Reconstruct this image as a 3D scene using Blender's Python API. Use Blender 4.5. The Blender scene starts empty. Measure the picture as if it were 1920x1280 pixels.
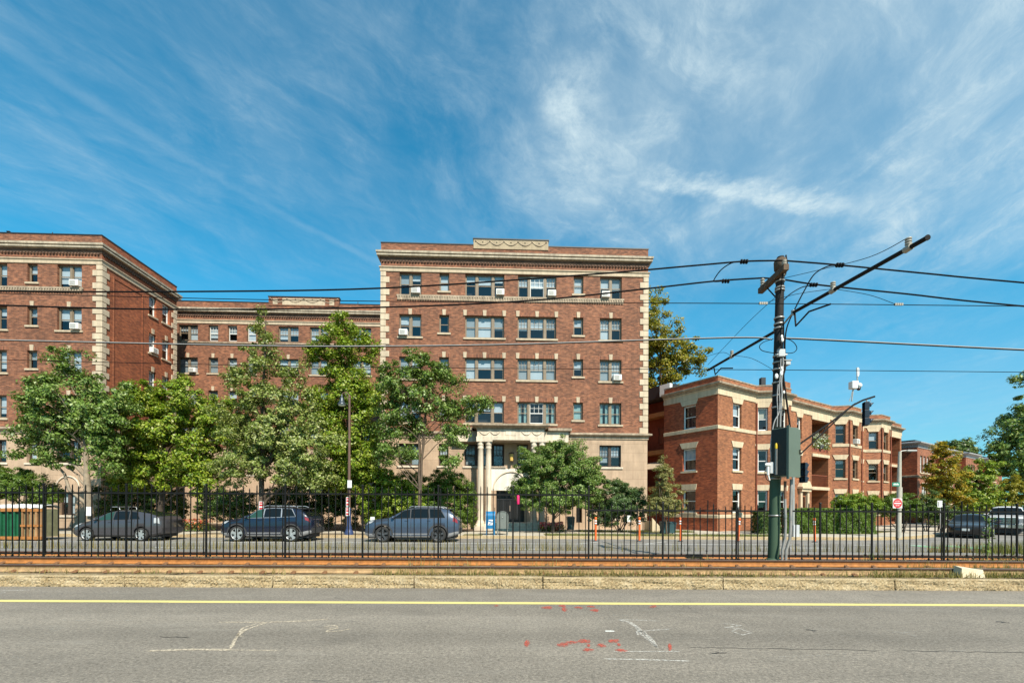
import bpy, bmesh, math, random
import numpy as np
from mathutils import Vector, Matrix
C = bpy.context.scene
COL = C.collection
rng = random.Random(7)
NP = np.random.default_rng(11)
R = math.radians
# ------------------------------------------------------------------ camera, sky, sun, exposure
FPX = 853.0; CX, CY = 960.0, 950.0; ROLL = 0.0044; EYE = 1.7
cam = bpy.data.cameras.new('camera'); cam.sensor_width = 36.0; cam.sensor_fit = 'HORIZONTAL'
cam.lens = 36.0 * FPX / 1920.0
cam.shift_y = (CY - 640.0) / 1920.0
cam.clip_end = 3000.0; cam.clip_start = 0.1
camo = bpy.data.objects.new('camera', cam); COL.objects.link(camo)
camo.location = (0, 0, EYE); camo.rotation_euler = (R(90), -ROLL, 0)
C.camera = camo
SUN_AZ, SUN_EL = 25.0, 46.0          # azimuth measured from -Y (behind the camera) towards +X
sd = Vector((math.sin(R(SUN_AZ)) * math.cos(R(SUN_EL)), -math.cos(R(SUN_AZ)) * math.cos(R(SUN_EL)), math.sin(R(SUN_EL))))
sl = bpy.data.lights.new('sun', 'SUN'); sl.energy = 5.0; sl.angle = R(0.5); sl.color = (1.0, 0.915, 0.77)
so = bpy.data.objects.new('sun', sl); COL.objects.link(so); so.rotation_euler = sd.to_track_quat('Z', 'Y').to_euler()
so.location = sd * 60
C.view_settings.view_transform = 'Standard'; C.view_settings.look = 'None'
C.view_settings.exposure = 0.6; C.view_settings.gamma = 1.0; C.view_settings.use_curve_mapping = False
C.render.engine = 'CYCLES'
C.cycles.use_denoising = True
C.cycles.max_bounces = 6; C.cycles.diffuse_bounces = 2; C.cycles.glossy_bounces = 3
C.cycles.transmission_bounces = 4; C.cycles.transparent_max_bounces = 8
C.cycles.caustics_reflective = False; C.cycles.caustics_refractive = False

class NT:
    """small helper for building node trees"""
    def __init__(s, nt): s.nt = nt; s.n = nt.nodes; s.l = nt.links
    def node(s, t, **kw):
        n = s.n.new(t)
        for k, v in kw.items(): setattr(n, k, v)
        return n
    def put(s, sock, v):
        if hasattr(v, 'is_output') or isinstance(v, bpy.types.NodeSocket): s.l.new(v, sock)
        elif v is not None:
            try: sock.default_value = v
            except Exception:
                sock.default_value = (*v, 1.0)
    def math(s, op, a, b=None, c=None, clamp=False):
        n = s.node('ShaderNodeMath', operation=op); n.use_clamp = clamp
        s.put(n.inputs[0], a)
        if b is not None: s.put(n.inputs[1], b)
        if c is not None: s.put(n.inputs[2], c)
        return n.outputs[0]
    def vmath(s, op, a, b=None):
        n = s.node('ShaderNodeVectorMath', operation=op); s.put(n.inputs[0], a)
        if b is not None: s.put(n.inputs[1], b)
        return n.outputs['Value'] if op in ('DOT_PRODUCT', 'LENGTH') else n.outputs[0]
    def noise(s, vec, scale, detail=4, rough=.55, dist=0.0):
        n = s.node('ShaderNodeTexNoise'); s.put(n.inputs['Vector'], vec)
        n.inputs['Scale'].default_value = scale; n.inputs['Detail'].default_value = detail
        n.inputs['Roughness'].default_value = rough; n.inputs['Distortion'].default_value = dist
        return n.outputs['Fac']
    def ramp(s, fac, stops):
        n = s.node('ShaderNodeValToRGB'); s.put(n.inputs[0], fac); e = n.color_ramp.elements
        while len(e) < len(stops): e.new(0.5)
        for i, (p, c) in enumerate(stops):
            e[i].position = p; e[i].color = c if len(c) == 4 else (*c, 1)
        return n.outputs['Color']
    def rng(s, v, a, b, c=0.0, d=1.0, smooth=False):
        n = s.node('ShaderNodeMapRange'); n.interpolation_type = 'SMOOTHSTEP' if smooth else 'LINEAR'
        for i, x in enumerate((v, a, b, c, d)): s.put(n.inputs[i], x)
        return n.outputs[0]
    def mix(s, fac, a, b, mode='MIX'):
        n = s.node('ShaderNodeMix', data_type='RGBA', blend_type=mode)
        s.put(n.inputs[0], fac); s.put(n.inputs[6], a if not isinstance(a, tuple) or len(a) == 4 else (*a, 1))
        s.put(n.inputs[7], b if not isinstance(b, tuple) or len(b) == 4 else (*b, 1))
        return n.outputs[2]
    def comb(s, x, y, z=0.0):
        n = s.node('ShaderNodeCombineXYZ'); s.put(n.inputs[0], x); s.put(n.inputs[1], y); s.put(n.inputs[2], z); return n.outputs[0]
    def sep(s, v):
        n = s.node('ShaderNodeSeparateXYZ'); s.put(n.inputs[0], v); return n.outputs

def build_world():
    w = bpy.data.worlds.new('World'); C.world = w; w.use_nodes = True
    t = NT(w.node_tree); t.n.clear()
    sky = t.node('ShaderNodeTexSky', sky_type='NISHITA'); sky.sun_disc = False
    sky.sun_elevation = R(SUN_EL); sky.sun_rotation = R(180 - SUN_AZ)
    sky.air_density = 1.0; sky.dust_density = 0.35; sky.ozone_density = 2.2; sky.altitude = 0
    air = t.mix(1.0, sky.outputs[0], t.mix(t.rng(t.sep(t.node('ShaderNodeTexCoord').outputs['Generated'])[2], .0, .40, 0, 1, True), (.20, .60, .70, 1), (.185, .92, .97, 1)), 'MULTIPLY')      # the clear deep blue of the day
    d = t.node('ShaderNodeTexCoord').outputs['Generated']
    x, y, z = t.sep(d)
    zc = t.math('MAXIMUM', z, 0.03)
    px = t.math('DIVIDE', x, zc); py = t.math('DIVIDE', y, zc)      # where the ray meets a cloud layer one unit up
    ang = R(12)
    # slow warp of the layer
    wv = t.comb(px, py, 0)
    wn = t.node('ShaderNodeTexNoise'); t.put(wn.inputs['Vector'], wv); wn.inputs['Scale'].default_value = 1.3; wn.inputs['Detail'].default_value = 5
    wc = t.vmath('SUBTRACT', wn.outputs['Color'], (0.5, 0.5, 0.5))
    sc_ = t.node('ShaderNodeVectorMath', operation='SCALE'); t.put(sc_.inputs[0], wc); sc_.inputs['Scale'].default_value = 0.34
    wv2 = t.vmath('ADD', wv, sc_.outputs[0])
    ux, uy, _ = t.sep(wv2)
    def streak(a, fx, fy, seed, det, ro, dist):
        ca, sa = math.cos(R(a)), math.sin(R(a))
        sx = t.math('SUBTRACT', t.math('MULTIPLY', ux, ca), t.math('MULTIPLY', uy, sa)); sy = t.math('ADD', t.math('MULTIPLY', ux, sa), t.math('MULTIPLY', uy, ca))
        return t.noise(t.comb(t.math('MULTIPLY', sx, fx), t.math('MULTIPLY', sy, fy), seed), 1.0, det, ro, dist)
    n2 = streak(30, 1.5, 1.1, 9.1, 5, .55, .2)          # where the veil is thick
    n1 = streak(38, 3.6, 1.5, 3.7, 10, .66, .35)        # soft streaks, one way
    n4 = streak(-8, 4.2, 1.3, 6.2, 9, .64, .3)          # and another
    n3 = streak(34, 9.0, 5.0, 1.2, 9, .70, .5)          # fine wool
    right = t.rng(px, -0.75, 0.55, 0.0, 1.0, True)
    patchy = t.rng(n2, .34, .62, 0.0, 1.0, True)
    amount = t.math('MULTIPLY', t.math('MULTIPLY_ADD', patchy, .60, .40), t.math('MULTIPLY_ADD', right, .58, .42))
    wisp = t.rng(t.math('ADD', t.math('MULTIPLY', n1, .62), t.math('MULTIPLY', n4, .38)), .33, .73, 0, 1, True)
    fine = t.rng(n3, .40, .72, 0, 1, True)
    dens = t.math('MULTIPLY', amount, t.math('ADD', t.math('MULTIPLY', wisp, .52), t.math('MULTIPLY', t.math('MULTIPLY', fine, wisp), .52)))
    near = t.rng(py, 1.45, 2.4, 1.0, .22, True)
    dens = t.math('MULTIPLY', dens, near)
    dens = t.math('ADD', dens, t.math('MULTIPLY', t.math('MULTIPLY', t.rng(px, -.25, .8, 0, 1, True), t.rng(py, 1.3, 2.1, 1, .15, True)), .26))
    # a little pale band near the horizon
    dens = t.math('ADD', dens, t.rng(z, .0, .34, .30, 0.0, True))
    # old contrail spreading across the left
    q = t.math('SUBTRACT', py, .986)
    cx = t.math('ADD', t.math('MULTIPLY_ADD', q, .523, -1.11), t.math('MULTIPLY', t.math('MULTIPLY', q, t.math('SUBTRACT', py, 1.42)), .237))
    wob = t.math('MULTIPLY', t.math('SUBTRACT', t.noise(wv, 9.0, 5, .6), .5), .07)
    dist = t.math('ABSOLUTE', t.math('ADD', t.math('SUBTRACT', px, cx), wob))
    con = t.rng(dist, 0.0, .042, 1.0, 0.0, True)
    con = t.math('MULTIPLY', con, t.rng(t.noise(wv, 5.0, 5, .65), .3, .65, .25, 1.0))
    con = t.math('MULTIPLY', con, t.rng(py, 1.6, 2.3, 1.0, .3, True))
    # ragged bright streak low on the right
    wob2 = t.math('MULTIPLY', t.math('SUBTRACT', t.noise(wv, 7.0, 6, .65), .5), .20)
    d2 = t.math('ADD', t.math('SUBTRACT', py, t.math('MULTIPLY_ADD', px, .18, 1.315)), wob2)
    stre = t.math('MULTIPLY', t.rng(t.math('ABSOLUTE', d2), 0.0, .07, 1.0, 0.0, True),
                  t.math('MULTIPLY', t.rng(px, .30, .52, 0, 1, True), t.rng(px, .95, 1.25, 1, 0, True)))
    stre = t.math('MULTIPLY', stre, t.rng(t.noise(wv, 11.0, 6, .7), .30, .62, .15, 1.0))
    # two small tufts above it
    def tuft(cx_, cy_, rx, ry, amp):
        e = t.vmath('LENGTH', t.comb(t.math('DIVIDE', t.math('SUBTRACT', ux, cx_), rx), t.math('DIVIDE', t.math('SUBTRACT', uy, cy_), ry)))
        return t.math('MULTIPLY', t.math('MULTIPLY', t.rng(e, 0, 1, 1, 0, True), t.rng(t.noise(wv, 10, 6, .7), .3, .65, 0, 1)), amp)
    tf = t.math('ADD', tuft(.17, 1.14, .12, .18, .5), tuft(.38, 1.22, .07, .12, .45))
    tf = t.math('ADD', tf, tuft(.12, 1.36, .32, .24, .25))
    alpha = t.math('ADD', t.math('ADD', t.math('MULTIPLY', dens, .95), t.math('MULTIPLY', con, .115)), t.math('ADD', t.math('MULTIPLY', stre, .6), tf))
    alpha = t.math('MINIMUM', alpha, .92)
    # only above the horizon
    alpha = t.math('MULTIPLY', alpha, t.rng(z, .02, .16, 0, 1))
    col = t.mix(alpha, air, (3.5, 4.3, 4.6, 1))
    bg = t.node('ShaderNodeBackground'); bg.inputs['Strength'].default_value = 0.13
    t.put(bg.inputs['Color'], col)
    out = t.node('ShaderNodeOutputWorld'); t.l.new(bg.outputs[0], out.inputs[0])
build_world()

# ------------------------------------------------------------------ measuring: a pixel of the photo (1920 wide) to a ray, to points at a depth or on a plane
def ray(px, py):
    dx, dy = px - CX, py - CY
    c, s = math.cos(ROLL), math.sin(ROLL)
    return Vector(((dx * c + dy * s) / FPX, 1.0, -(-dx * s + dy * c) / FPX))
def at(px, py, Y):
    r = ray(px, py); return Vector((r.x * Y, Y, EYE + r.z * Y))
def gnd(px, py, z=0.0):
    r = ray(px, py); t = (z - EYE) / r.z; return Vector((r.x * t, t, z))

# ------------------------------------------------------------------ materials
MATS = {}
def pos(t): return t.node('ShaderNodeNewGeometry').outputs['Position']
def new_mat(name):
    m = bpy.data.materials.new(name); m.use_nodes = True
    t = NT(m.node_tree); b = t.n['Principled BSDF']; MATS[name] = m
    return m, t, b
def bump(t, b, h, strength=.3, dist=.02):
    n = t.node('ShaderNodeBump'); n.inputs['Strength'].default_value = strength; n.inputs['Distance'].default_value = dist
    t.put(n.inputs['Height'], h); t.l.new(n.outputs[0], b.inputs['Normal'])
def plain(name, col, rough=.6, metal=0.0, var=.12, vscale=3.0, coat=0.0, spec=None, emit=None, bmp=0.0):
    m, t, b = new_mat(name)
    if var:
        p = t.node('ShaderNodeTexCoord').outputs['Object']
        n = t.noise(p, vscale, 5, .6)
        k = t.rng(n, .25, .75, 1 - var, 1 + var)
        v = t.node('ShaderNodeVectorMath', operation='SCALE'); v.inputs[0].default_value = col; t.put(v.inputs['Scale'], k)
        t.l.new(v.outputs[0], b.inputs['Base Color'])
        if bmp: bump(t, b, t.noise(p, vscale * 6, 4), bmp)
    else: b.inputs['Base Color'].default_value = (*col, 1)
    b.inputs['Roughness'].default_value = rough; b.inputs['Metallic'].default_value = metal
    if coat: b.inputs['Coat Weight'].default_value = coat; b.inputs['Coat Roughness'].default_value = .03
    if spec is not None: b.inputs['Specular IOR Level'].default_value = spec
    if emit: b.inputs['Emission Color'].default_value = (*emit[0], 1); b.inputs['Emission Strength'].default_value = emit[1]
    return m
def brick(name, du, c1, c2, mortar, stain=.35, course=.075, length=.215, speck=.26):
    m, t, b = new_mat(name)
    p = pos(t)
    u = t.vmath('DOT_PRODUCT', p, tuple(du)); z = t.sep(p)[2]
    br = t.node('ShaderNodeTexBrick'); t.put(br.inputs['Vector'], t.comb(u, z, 0))
    br.inputs['Scale'].default_value = 1.0; br.inputs['Brick Width'].default_value = length; br.inputs['Row Height'].default_value = course
    br.inputs['Mortar Size'].default_value = .006; br.inputs['Mortar Smooth'].default_value = .3; br.inputs['Bias'].default_value = -.1
    br.inputs['Color1'].default_value = (*c1, 1); br.inputs['Color2'].default_value = (*c2, 1); br.inputs['Mortar'].default_value = (*mortar, 1)
    # patches of weathering and per-course blotches
    n = t.noise(p, .35, 6, .6); n2 = t.noise(p, 2.3, 5, .7)
    row = t.math('FLOOR', t.math('DIVIDE', z, course)); colm = t.math('FLOOR', t.math('ADD', t.math('DIVIDE', u, length), t.math('MULTIPLY', t.math('MODULO', row, 2.0), .5)))
    wn_ = t.node('ShaderNodeTexWhiteNoise', noise_dimensions='2D'); t.put(wn_.inputs['Vector'], t.comb(colm, row, 0))
    drip = t.noise(t.comb(t.math('MULTIPLY', u, 2.2), 0, t.math('MULTIPLY', z, .22)), 1.0, 5, .65)
    k = t.math('MULTIPLY', t.rng(n, .3, .7, 1 - stain * .6, 1 + stain * .4), t.rng(n2, .3, .7, 1 - stain * .35, 1 + stain * .3))
    k = t.math('MULTIPLY', k, t.math('MULTIPLY', t.rng(wn_.outputs['Value'], 0, 1, 1 - speck, 1 + speck), t.rng(drip, .42, .62, .90, 1.05)))
    v = t.node('ShaderNodeVectorMath', operation='SCALE'); t.put(v.inputs[0], br.outputs[0]); t.put(v.inputs['Scale'], k)
    t.l.new(v.outputs[0], b.inputs['Base Color'])
    b.inputs['Roughness'].default_value = .85
    bump(t, b, br.outputs['Fac'], -.4, .01)
    return m
def stone(name, col, var=.18, scale=1.3, streak=.2, rough=.8):
    m, t, b = new_mat(name)
    p = pos(t); x, y, z = t.sep(p)
    n = t.noise(p, scale, 6, .62); n2 = t.noise(t.comb(t.math('MULTIPLY', x, 5), t.math('MULTIPLY', y, 5), t.math('MULTIPLY', z, .35)), 1, 4, .6)
    n3 = t.noise(p, 22, 3, .6)
    k = t.math('MULTIPLY', t.rng(n, .28, .72, 1 - var, 1 + var), t.rng(n2, .3, .7, 1 - streak, 1 + streak * .5))
    k = t.math('MULTIPLY', k, t.rng(n3, .3, .7, .93, 1.07))
    v = t.node('ShaderNodeVectorMath', operation='SCALE'); v.inputs[0].default_value = col; t.put(v.inputs['Scale'], k)
    t.l.new(v.outputs[0], b.inputs['Base Color']); b.inputs['Roughness'].default_value = rough
    bump(t, b, n3, .25, .01)
    return m
def ashlar(name, du, col, seam):
    m, t, b = new_mat(name)
    p = pos(t); u = t.vmath('DOT_PRODUCT', p, tuple(du)); x, y, z = t.sep(p)
    br = t.node('ShaderNodeTexBrick'); t.put(br.inputs['Vector'], t.comb(u, z, 0)); br.inputs['Scale'].default_value = 1.0
    br.inputs['Brick Width'].default_value = 1.5; br.inputs['Row Height'].default_value = .62; br.inputs['Mortar Size'].default_value = .012
    br.inputs['Color1'].default_value = (*col, 1); br.inputs['Color2'].default_value = (*[c * .9 for c in col], 1); br.inputs['Mortar'].default_value = (*seam, 1)
    n = t.noise(p, .9, 7, .65); n2 = t.noise(t.comb(t.math('MULTIPLY', u, 3.5), 0, t.math('MULTIPLY', z, .5)), 1, 5, .65)
    k = t.math('MULTIPLY', t.rng(n, .28, .72, .82, 1.14), t.rng(n2, .3, .72, .80, 1.1))
    v = t.node('ShaderNodeVectorMath', operation='SCALE'); t.put(v.inputs[0], br.outputs[0]); t.put(v.inputs['Scale'], k)
    t.l.new(v.outputs[0], b.inputs['Base Color']); b.inputs['Roughness'].default_value = .82
    return m
def asphalt(name, col, var=.16, cracks=True, speck=.5):
    # worn asphalt: broad wear lanes, aggregate grain, dark pits and pale stones
    m, t, b = new_mat(name)
    p = pos(t); x, y, z = t.sep(p)
    big = t.noise(p, .25, 5, .6); mid = t.noise(p, 2.2, 6, .65)
    fine = t.noise(p, 24, 5, .8); fin2 = t.noise(p, 60, 4, .8)
    lane = t.noise(t.comb(t.math('MULTIPLY', x, .05), t.math('MULTIPLY', y, 1.1), 2.2), 1, 3, .5)
    k = t.math('MULTIPLY', t.rng(big, .3, .7, 1 - var * .6, 1 + var * .6), t.rng(mid, .3, .7, 1 - var * .7, 1 + var * .7))
    k = t.math('MULTIPLY', k, t.rng(lane, .3, .7, .80, 1.16))
    k = t.math('MULTIPLY', k, t.math('MULTIPLY', t.rng(fine, .3, .7, 1 - speck * .8, 1 + speck * .8), t.rng(fin2, .3, .7, 1 - speck * .7, 1 + speck * .7)))
    v = t.node('ShaderNodeVectorMath', operation='SCALE'); v.inputs[0].default_value = col; t.put(v.inputs['Scale'], k)
    c = v.outputs[0]
    if cracks:
        pit = t.noise(t.comb(t.math('MULTIPLY', x, 1.0), t.math('MULTIPLY', y, 1.6), 0), 15, 4, .7)
        c = t.mix(t.rng(pit, .60, .70, 0, .72), c, (.045, .04, .033, 1)); c = t.mix(t.rng(pit, .40, .30, 0, .6), c, (.34, .31, .27, 1))
        wn = t.node('ShaderNodeTexNoise'); t.put(wn.inputs['Vector'], p); wn.inputs['Scale'].default_value = 1.6; wn.inputs['Detail'].default_value = 5
        wv = t.vmath('ADD', p, t.vmath('MULTIPLY', wn.outputs['Color'], (.9, .9, 0)))
        vo = t.node('ShaderNodeTexVoronoi', feature='DISTANCE_TO_EDGE'); t.put(vo.inputs['Vector'], wv); vo.inputs['Scale'].default_value = .22
        ck = t.math('MULTIPLY', t.rng(vo.outputs['Distance'], 0, .0035, 1, 0), t.rng(t.noise(p, .45, 3), .50, .62, 0, 1))
        c = t.mix(t.math('MULTIPLY', ck, .55), c, (.02, .02, .02, 1))
        dark = t.rng(t.noise(t.comb(t.math('MULTIPLY', x, 1.0), t.math('MULTIPLY', y, 3.5), 7.7), 1.7, 4, .7), .66, .72, 0, .5)
        c = t.mix(dark, c, (.05, .05, .05, 1))
    oil = t.rng(t.noise(t.comb(t.math('MULTIPLY', x, .55), t.math('MULTIPLY', y, 1.3), 3.1), 1.0, 6, .7), .58, .74, 0, .30)
    c = t.mix(oil, c, (.06, .052, .045, 1))
    pale = t.rng(t.noise(t.comb(t.math('MULTIPLY', x, .35), t.math('MULTIPLY', y, 2.4), 8.8), 1.0, 7, .72), .55, .72, 0, .30)
    c = t.mix(pale, c, (.30, .275, .235, 1))
    t.put(b.inputs['Base Color'], c); b.inputs['Roughness'].default_value = .9
    bump(t, b, t.math('ADD', fine, fin2), .55, .008)
    return m
def leafmat(name, stops, trans=.26, rough=.42):
    m, t, b = new_mat(name)
    r = t.node('ShaderNodeNewGeometry').outputs['Random Per Island']
    c = t.ramp(r, [(i / (len(stops) - 1), s) for i, s in enumerate(stops)])
    t.put(b.inputs['Base Color'], c); b.inputs['Roughness'].default_value = rough; b.inputs['Specular IOR Level'].default_value = .42
    tr = t.node('ShaderNodeBsdfTranslucent'); t.put(tr.inputs[0], t.mix(.5, c, (.22, .25, .02, 1)))
    mx = t.node('ShaderNodeMixShader'); mx.inputs[0].default_value = trans
    t.l.new(b.outputs[0], mx.inputs[1]); t.l.new(tr.outputs[0], mx.inputs[2])
    t.l.new(mx.outputs[0], t.n['Material Output'].inputs[0])
    return m
def glassmat(name, tint=(.80, .85, .88), refl=1.0):
    m, t, b = new_mat(name); t.n.remove(b)
    tr = t.node('ShaderNodeBsdfTransparent'); tr.inputs[0].default_value = (*tint, 1)
    gl = t.node('ShaderNodeBsdfGlossy'); gl.inputs['Roughness'].default_value = .03; gl.inputs[0].default_value = (1, 1, 1, 1)
    lw = t.node('ShaderNodeLayerWeight'); lw.inputs[0].default_value = .5
    f = t.math('MULTIPLY', t.math('MULTIPLY_ADD', t.math('POWER', lw.outputs['Facing'], 4.0), .9, .06), refl, clamp=True)
    mx = t.node('ShaderNodeMixShader'); t.put(mx.inputs[0], f); t.l.new(tr.outputs[0], mx.inputs[1]); t.l.new(gl.outputs[0], mx.inputs[2])
    t.l.new(mx.outputs[0], t.n['Material Output'].inputs[0])
    return m

# ------------------------------------------------------------------ frames, mesh builder, object linking
class Fr:
    """a wall plane: origin O on the ground, U along the wall (left to right seen from outside), N outward"""
    def __init__(s, O, U):
        s.O = Vector(O); s.U = Vector((U[0], U[1], 0)).normalized(); s.N = Vector((s.U.y, -s.U.x, 0))
    def p(s, u, n, z): return s.O + s.U * u + s.N * n + Vector((0, 0, z))
    def hit(s, px, py, n=0.0):
        r = ray(px, py); e = Vector((0, 0, EYE)); O = s.O + s.N * n
        t = (O - e).dot(s.N) / r.dot(s.N); q = e + r * t
        return (q - s.O).dot(s.U), q.z
XY = Fr((0, 0, 0), (1, 0))      # u = X, n = -Y, z = Z

class MB:
    def __init__(s): s.v = []; s.f = []; s.m = []; s.sm = []
    def add(s, verts, faces, mi=0, smooth=False):
        o = len(s.v); s.v.extend(Vector(v) for v in verts)
        for f in faces: s.f.append(tuple(o + i for i in f)); s.m.append(mi); s.sm.append(smooth)
    def quad(s, a, b, c, d, mi=0): s.add([a, b, c, d], [(0, 1, 2, 3)], mi)
    def hexa(s, P, mi=0):
        """P: 8 points, bottom ring 0-3 counter-clockwise from above, top ring 4-7"""
        s.add(P, [(3, 2, 1, 0), (4, 5, 6, 7), (0, 1, 5, 4), (1, 2, 6, 5), (2, 3, 7, 6), (3, 0, 4, 7)], mi)
    def box(s, x0, x1, y0, y1, z0, z1, mi=0):
        s.hexa([(x0, y0, z0), (x1, y0, z0), (x1, y1, z0), (x0, y1, z0), (x0, y0, z1), (x1, y0, z1), (x1, y1, z1), (x0, y1, z1)], mi)
    def fbox(s, fr, u0, u1, n0, n1, z0, z1, mi=0):
        P = fr.p
        s.hexa([P(u0, n1, z0), P(u1, n1, z0), P(u1, n0, z0), P(u0, n0, z0), P(u0, n1, z1), P(u1, n1, z1), P(u1, n0, z1), P(u0, n0, z1)], mi)
    def bbox(s, fr, u0, u1, n0, n1, z0, z1, b, mi=0):
        """box with its front edges chamfered"""
        P = fr.p
        ring = lambda z, i: [P(u0 + i, n0, z), P(u0 + i, n1 - b - 0 * i, z), P(u0 + b + i, n1, z) if not i else P(u0 + b, n1 - i, z), P(u1 - b, n1 - i, z), P(u1 - i, n1 - b, z), P(u1 - i, n0, z)]
        r = [ring(z0, b * .6), ring(z0 + b, 0), ring(z1 - b, 0), ring(z1, b * .6)]
        vs = [q for a in r for q in a]; fs = []
        for k in range(3):
            for i in range(5): fs.append((k * 6 + i, k * 6 + i + 1, k * 6 + 6 + i + 1, k * 6 + 6 + i))
        fs.append(tuple(range(6))[::-1]); fs.append(tuple(range(18, 24)))
        s.add(vs, fs, mi)
    def tube(s, pts, rad, seg=8, mi=0, cap=True, smooth=True):
        pts = [Vector(p) for p in pts]; n = len(pts)
        rad = [rad] * n if not isinstance(rad, (list, tuple)) else rad
        vs = []; fs = []; up = None
        for i, p in enumerate(pts):
            d = (pts[min(i + 1, n - 1)] - pts[max(i - 1, 0)])
            d = d.normalized() if d.length > 1e-9 else Vector((0, 0, 1))
            if up is None:
                a = Vector((0, 0, 1)) if abs(d.z) < .9 else Vector((1, 0, 0)); x = d.cross(a).normalized()
            else: x = (up - d * up.dot(d)); x = x.normalized() if x.length > 1e-6 else d.orthogonal().normalized()
            up = x; y = d.cross(x)
            for k in range(seg):
                t = 2 * math.pi * k / seg; vs.append(p + (x * math.cos(t) + y * math.sin(t)) * rad[i])
        for i in range(n - 1):
            for k in range(seg):
                a = i * seg + k; b = i * seg + (k + 1) % seg
                fs.append((a, b, b + seg, a + seg))
        s.add(vs, fs, mi, smooth)
        if cap:
            s.add(vs[:seg], [tuple(range(seg))[::-1]], mi); s.add(vs[-seg:], [tuple(range(seg))], mi)
    def crenel(s, fr, a, b, pitch, w, n0, n1, n2, z0, z1, mi=0):
        """one continuous toothed course: teeth of width w from n1 out to n2, backed at n0"""
        pl = []; u = a
        while u < b - w:
            pl += [(u, n1), (u, n2), (u + w, n2), (u + w, n1)]; u += pitch
        pl = [(a - .01, n1)] + pl + [(b, n1)]; k = len(pl)
        vs = [fr.p(u_, n_, z) for z in (z0, z1) for u_, n_ in pl] + [fr.p(u_, n0, z) for z in (z0, z1) for u_, n_ in pl]
        fs = []
        for i in range(k - 1):
            fs.append((i, i + 1, k + i + 1, k + i)); fs.append((2 * k + i, 2 * k + i + 1, i + 1, i)); fs.append((k + i, k + i + 1, 3 * k + i + 1, 3 * k + i))
        s.add(vs, fs, mi)
    def lathe(s, c, axis, prof, seg=20, mi=0, smooth=True, arc=None):
        """prof: (distance along axis, radius)"""
        c = Vector(c); d = Vector(axis).normalized(); x = d.orthogonal().normalized(); y = d.cross(x)
        vs = []; fs = []
        for h, r in prof:
            for k in range(seg):
                t = 2 * math.pi * k / seg; vs.append(c + d * h + (x * math.cos(t) + y * math.sin(t)) * r)
        for i in range(len(prof) - 1):
            for k in range(seg):
                a = i * seg + k; b = i * seg + (k + 1) % seg; fs.append((a, b, b + seg, a + seg))
        s.add(vs, fs, mi, smooth)
    def prism(s, poly, d, mi=0):
        """poly: 3-D ring, extruded along vector d"""
        n = len(poly); d = Vector(d); a = [Vector(p) for p in poly]; b = [p + d for p in a]
        s.add(a + b, [tuple(range(n))[::-1], tuple(range(n, 2 * n))] + [(i, (i + 1) % n, n + (i + 1) % n, n + i) for i in range(n)], mi)
    def sphere(s, c, r, seg=14, rings=8, mi=0):
        c = Vector(c); r = Vector(r) if not isinstance(r, (int, float)) else Vector((r, r, r)); vs = []; fs = []
        for i in range(rings + 1):
            a = math.pi * i / rings
            for k in range(seg):
                t = 2 * math.pi * k / seg
                vs.append(c + Vector((r.x * math.sin(a) * math.cos(t), r.y * math.sin(a) * math.sin(t), r.z * math.cos(a))))
        for i in range(rings):
            for k in range(seg):
                p = i * seg + k; q = i * seg + (k + 1) % seg; fs.append((p, p + seg, q + seg, q))
        s.add(vs, fs, mi, True)
    def sweep(s, plan, prof, mi=0, closed=False):
        """profile [(n, z)] swept along a plan polyline (walls seen from outside run left to right) with mitred corners"""
        P = [Vector((p[0], p[1], 0)) for p in plan]; n = len(P); offs = []
        seg = [(P[(i + 1) % n] - P[i]).normalized() for i in range(n if closed else n - 1)]
        nor = [Vector((d.y, -d.x, 0)) for d in seg]
        for i in range(n):
            if closed: a, b = nor[i - 1], nor[i]
            else: a, b = nor[max(i - 1, 0)], nor[min(i, n - 2)]
            offs.append((a + b) / (1 + a.dot(b)))
        k = len(prof); vs = [P[i] + offs[i] * o + Vector((0, 0, z)) for i in range(n) for o, z in prof]; fs = []
        for i in range(n if closed else n - 1):
            j = (i + 1) % n
            for a in range(k - 1): fs.append((i * k + a, j * k + a, j * k + a + 1, i * k + a + 1))
        s.add(vs, fs, mi)
    def data(s, name, mats, org):
        me = bpy.data.meshes.new(name)
        me.from_pydata([tuple(v - org) for v in s.v], [], s.f)
        for m in mats: me.materials.append(MATS[m] if isinstance(m, str) else m)
        me.polygons.foreach_set('material_index', s.m); me.polygons.foreach_set('use_smooth', s.sm)
        me.update(); return me
    def build(s, name, mats, parent=None, origin=None):
        mats = mats if isinstance(mats, (list, tuple)) else [mats]
        if parent is not None: org = ORG[parent]
        elif origin is not None: org = Vector(origin)
        else:
            xs = [v.x for v in s.v]; ys = [v.y for v in s.v]; zs = [v.z for v in s.v]
            org = Vector(((min(xs) + max(xs)) / 2, (min(ys) + max(ys)) / 2, min(zs)))
        o = bpy.data.objects.new(name, s.data(name, mats, org)); COL.objects.link(o)
        if parent is not None: o.parent = parent
        else: o.location = org
        ORG[o] = org
        return o
ORG = {}
def tag(o, label=None, cat=None, group=None, kind=None):
    if label: o['label'] = label
    if cat: o['category'] = cat
    if group: o['group'] = group
    if kind: o['kind'] = kind
    return o
def thing(name, loc, label, cat, group=None):
    o = bpy.data.objects.new(name, None); COL.objects.link(o); o.location = loc; ORG[o] = Vector(loc); o.empty_display_size = .3
    return tag(o, label, cat, group)
def struct(o): o['kind'] = 'structure'; return o
def copy_tree(o, parent=None, loc=None, rot=None):
    c = o.copy(); COL.objects.link(c); c.parent = parent; ORG[c] = ORG[o]
    if loc is not None: c.location = loc; ORG[c] = Vector(loc)
    if rot is not None: c.rotation_euler.z = rot
    for ch in list(o.children): copy_tree(ch, c)
    return c
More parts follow.
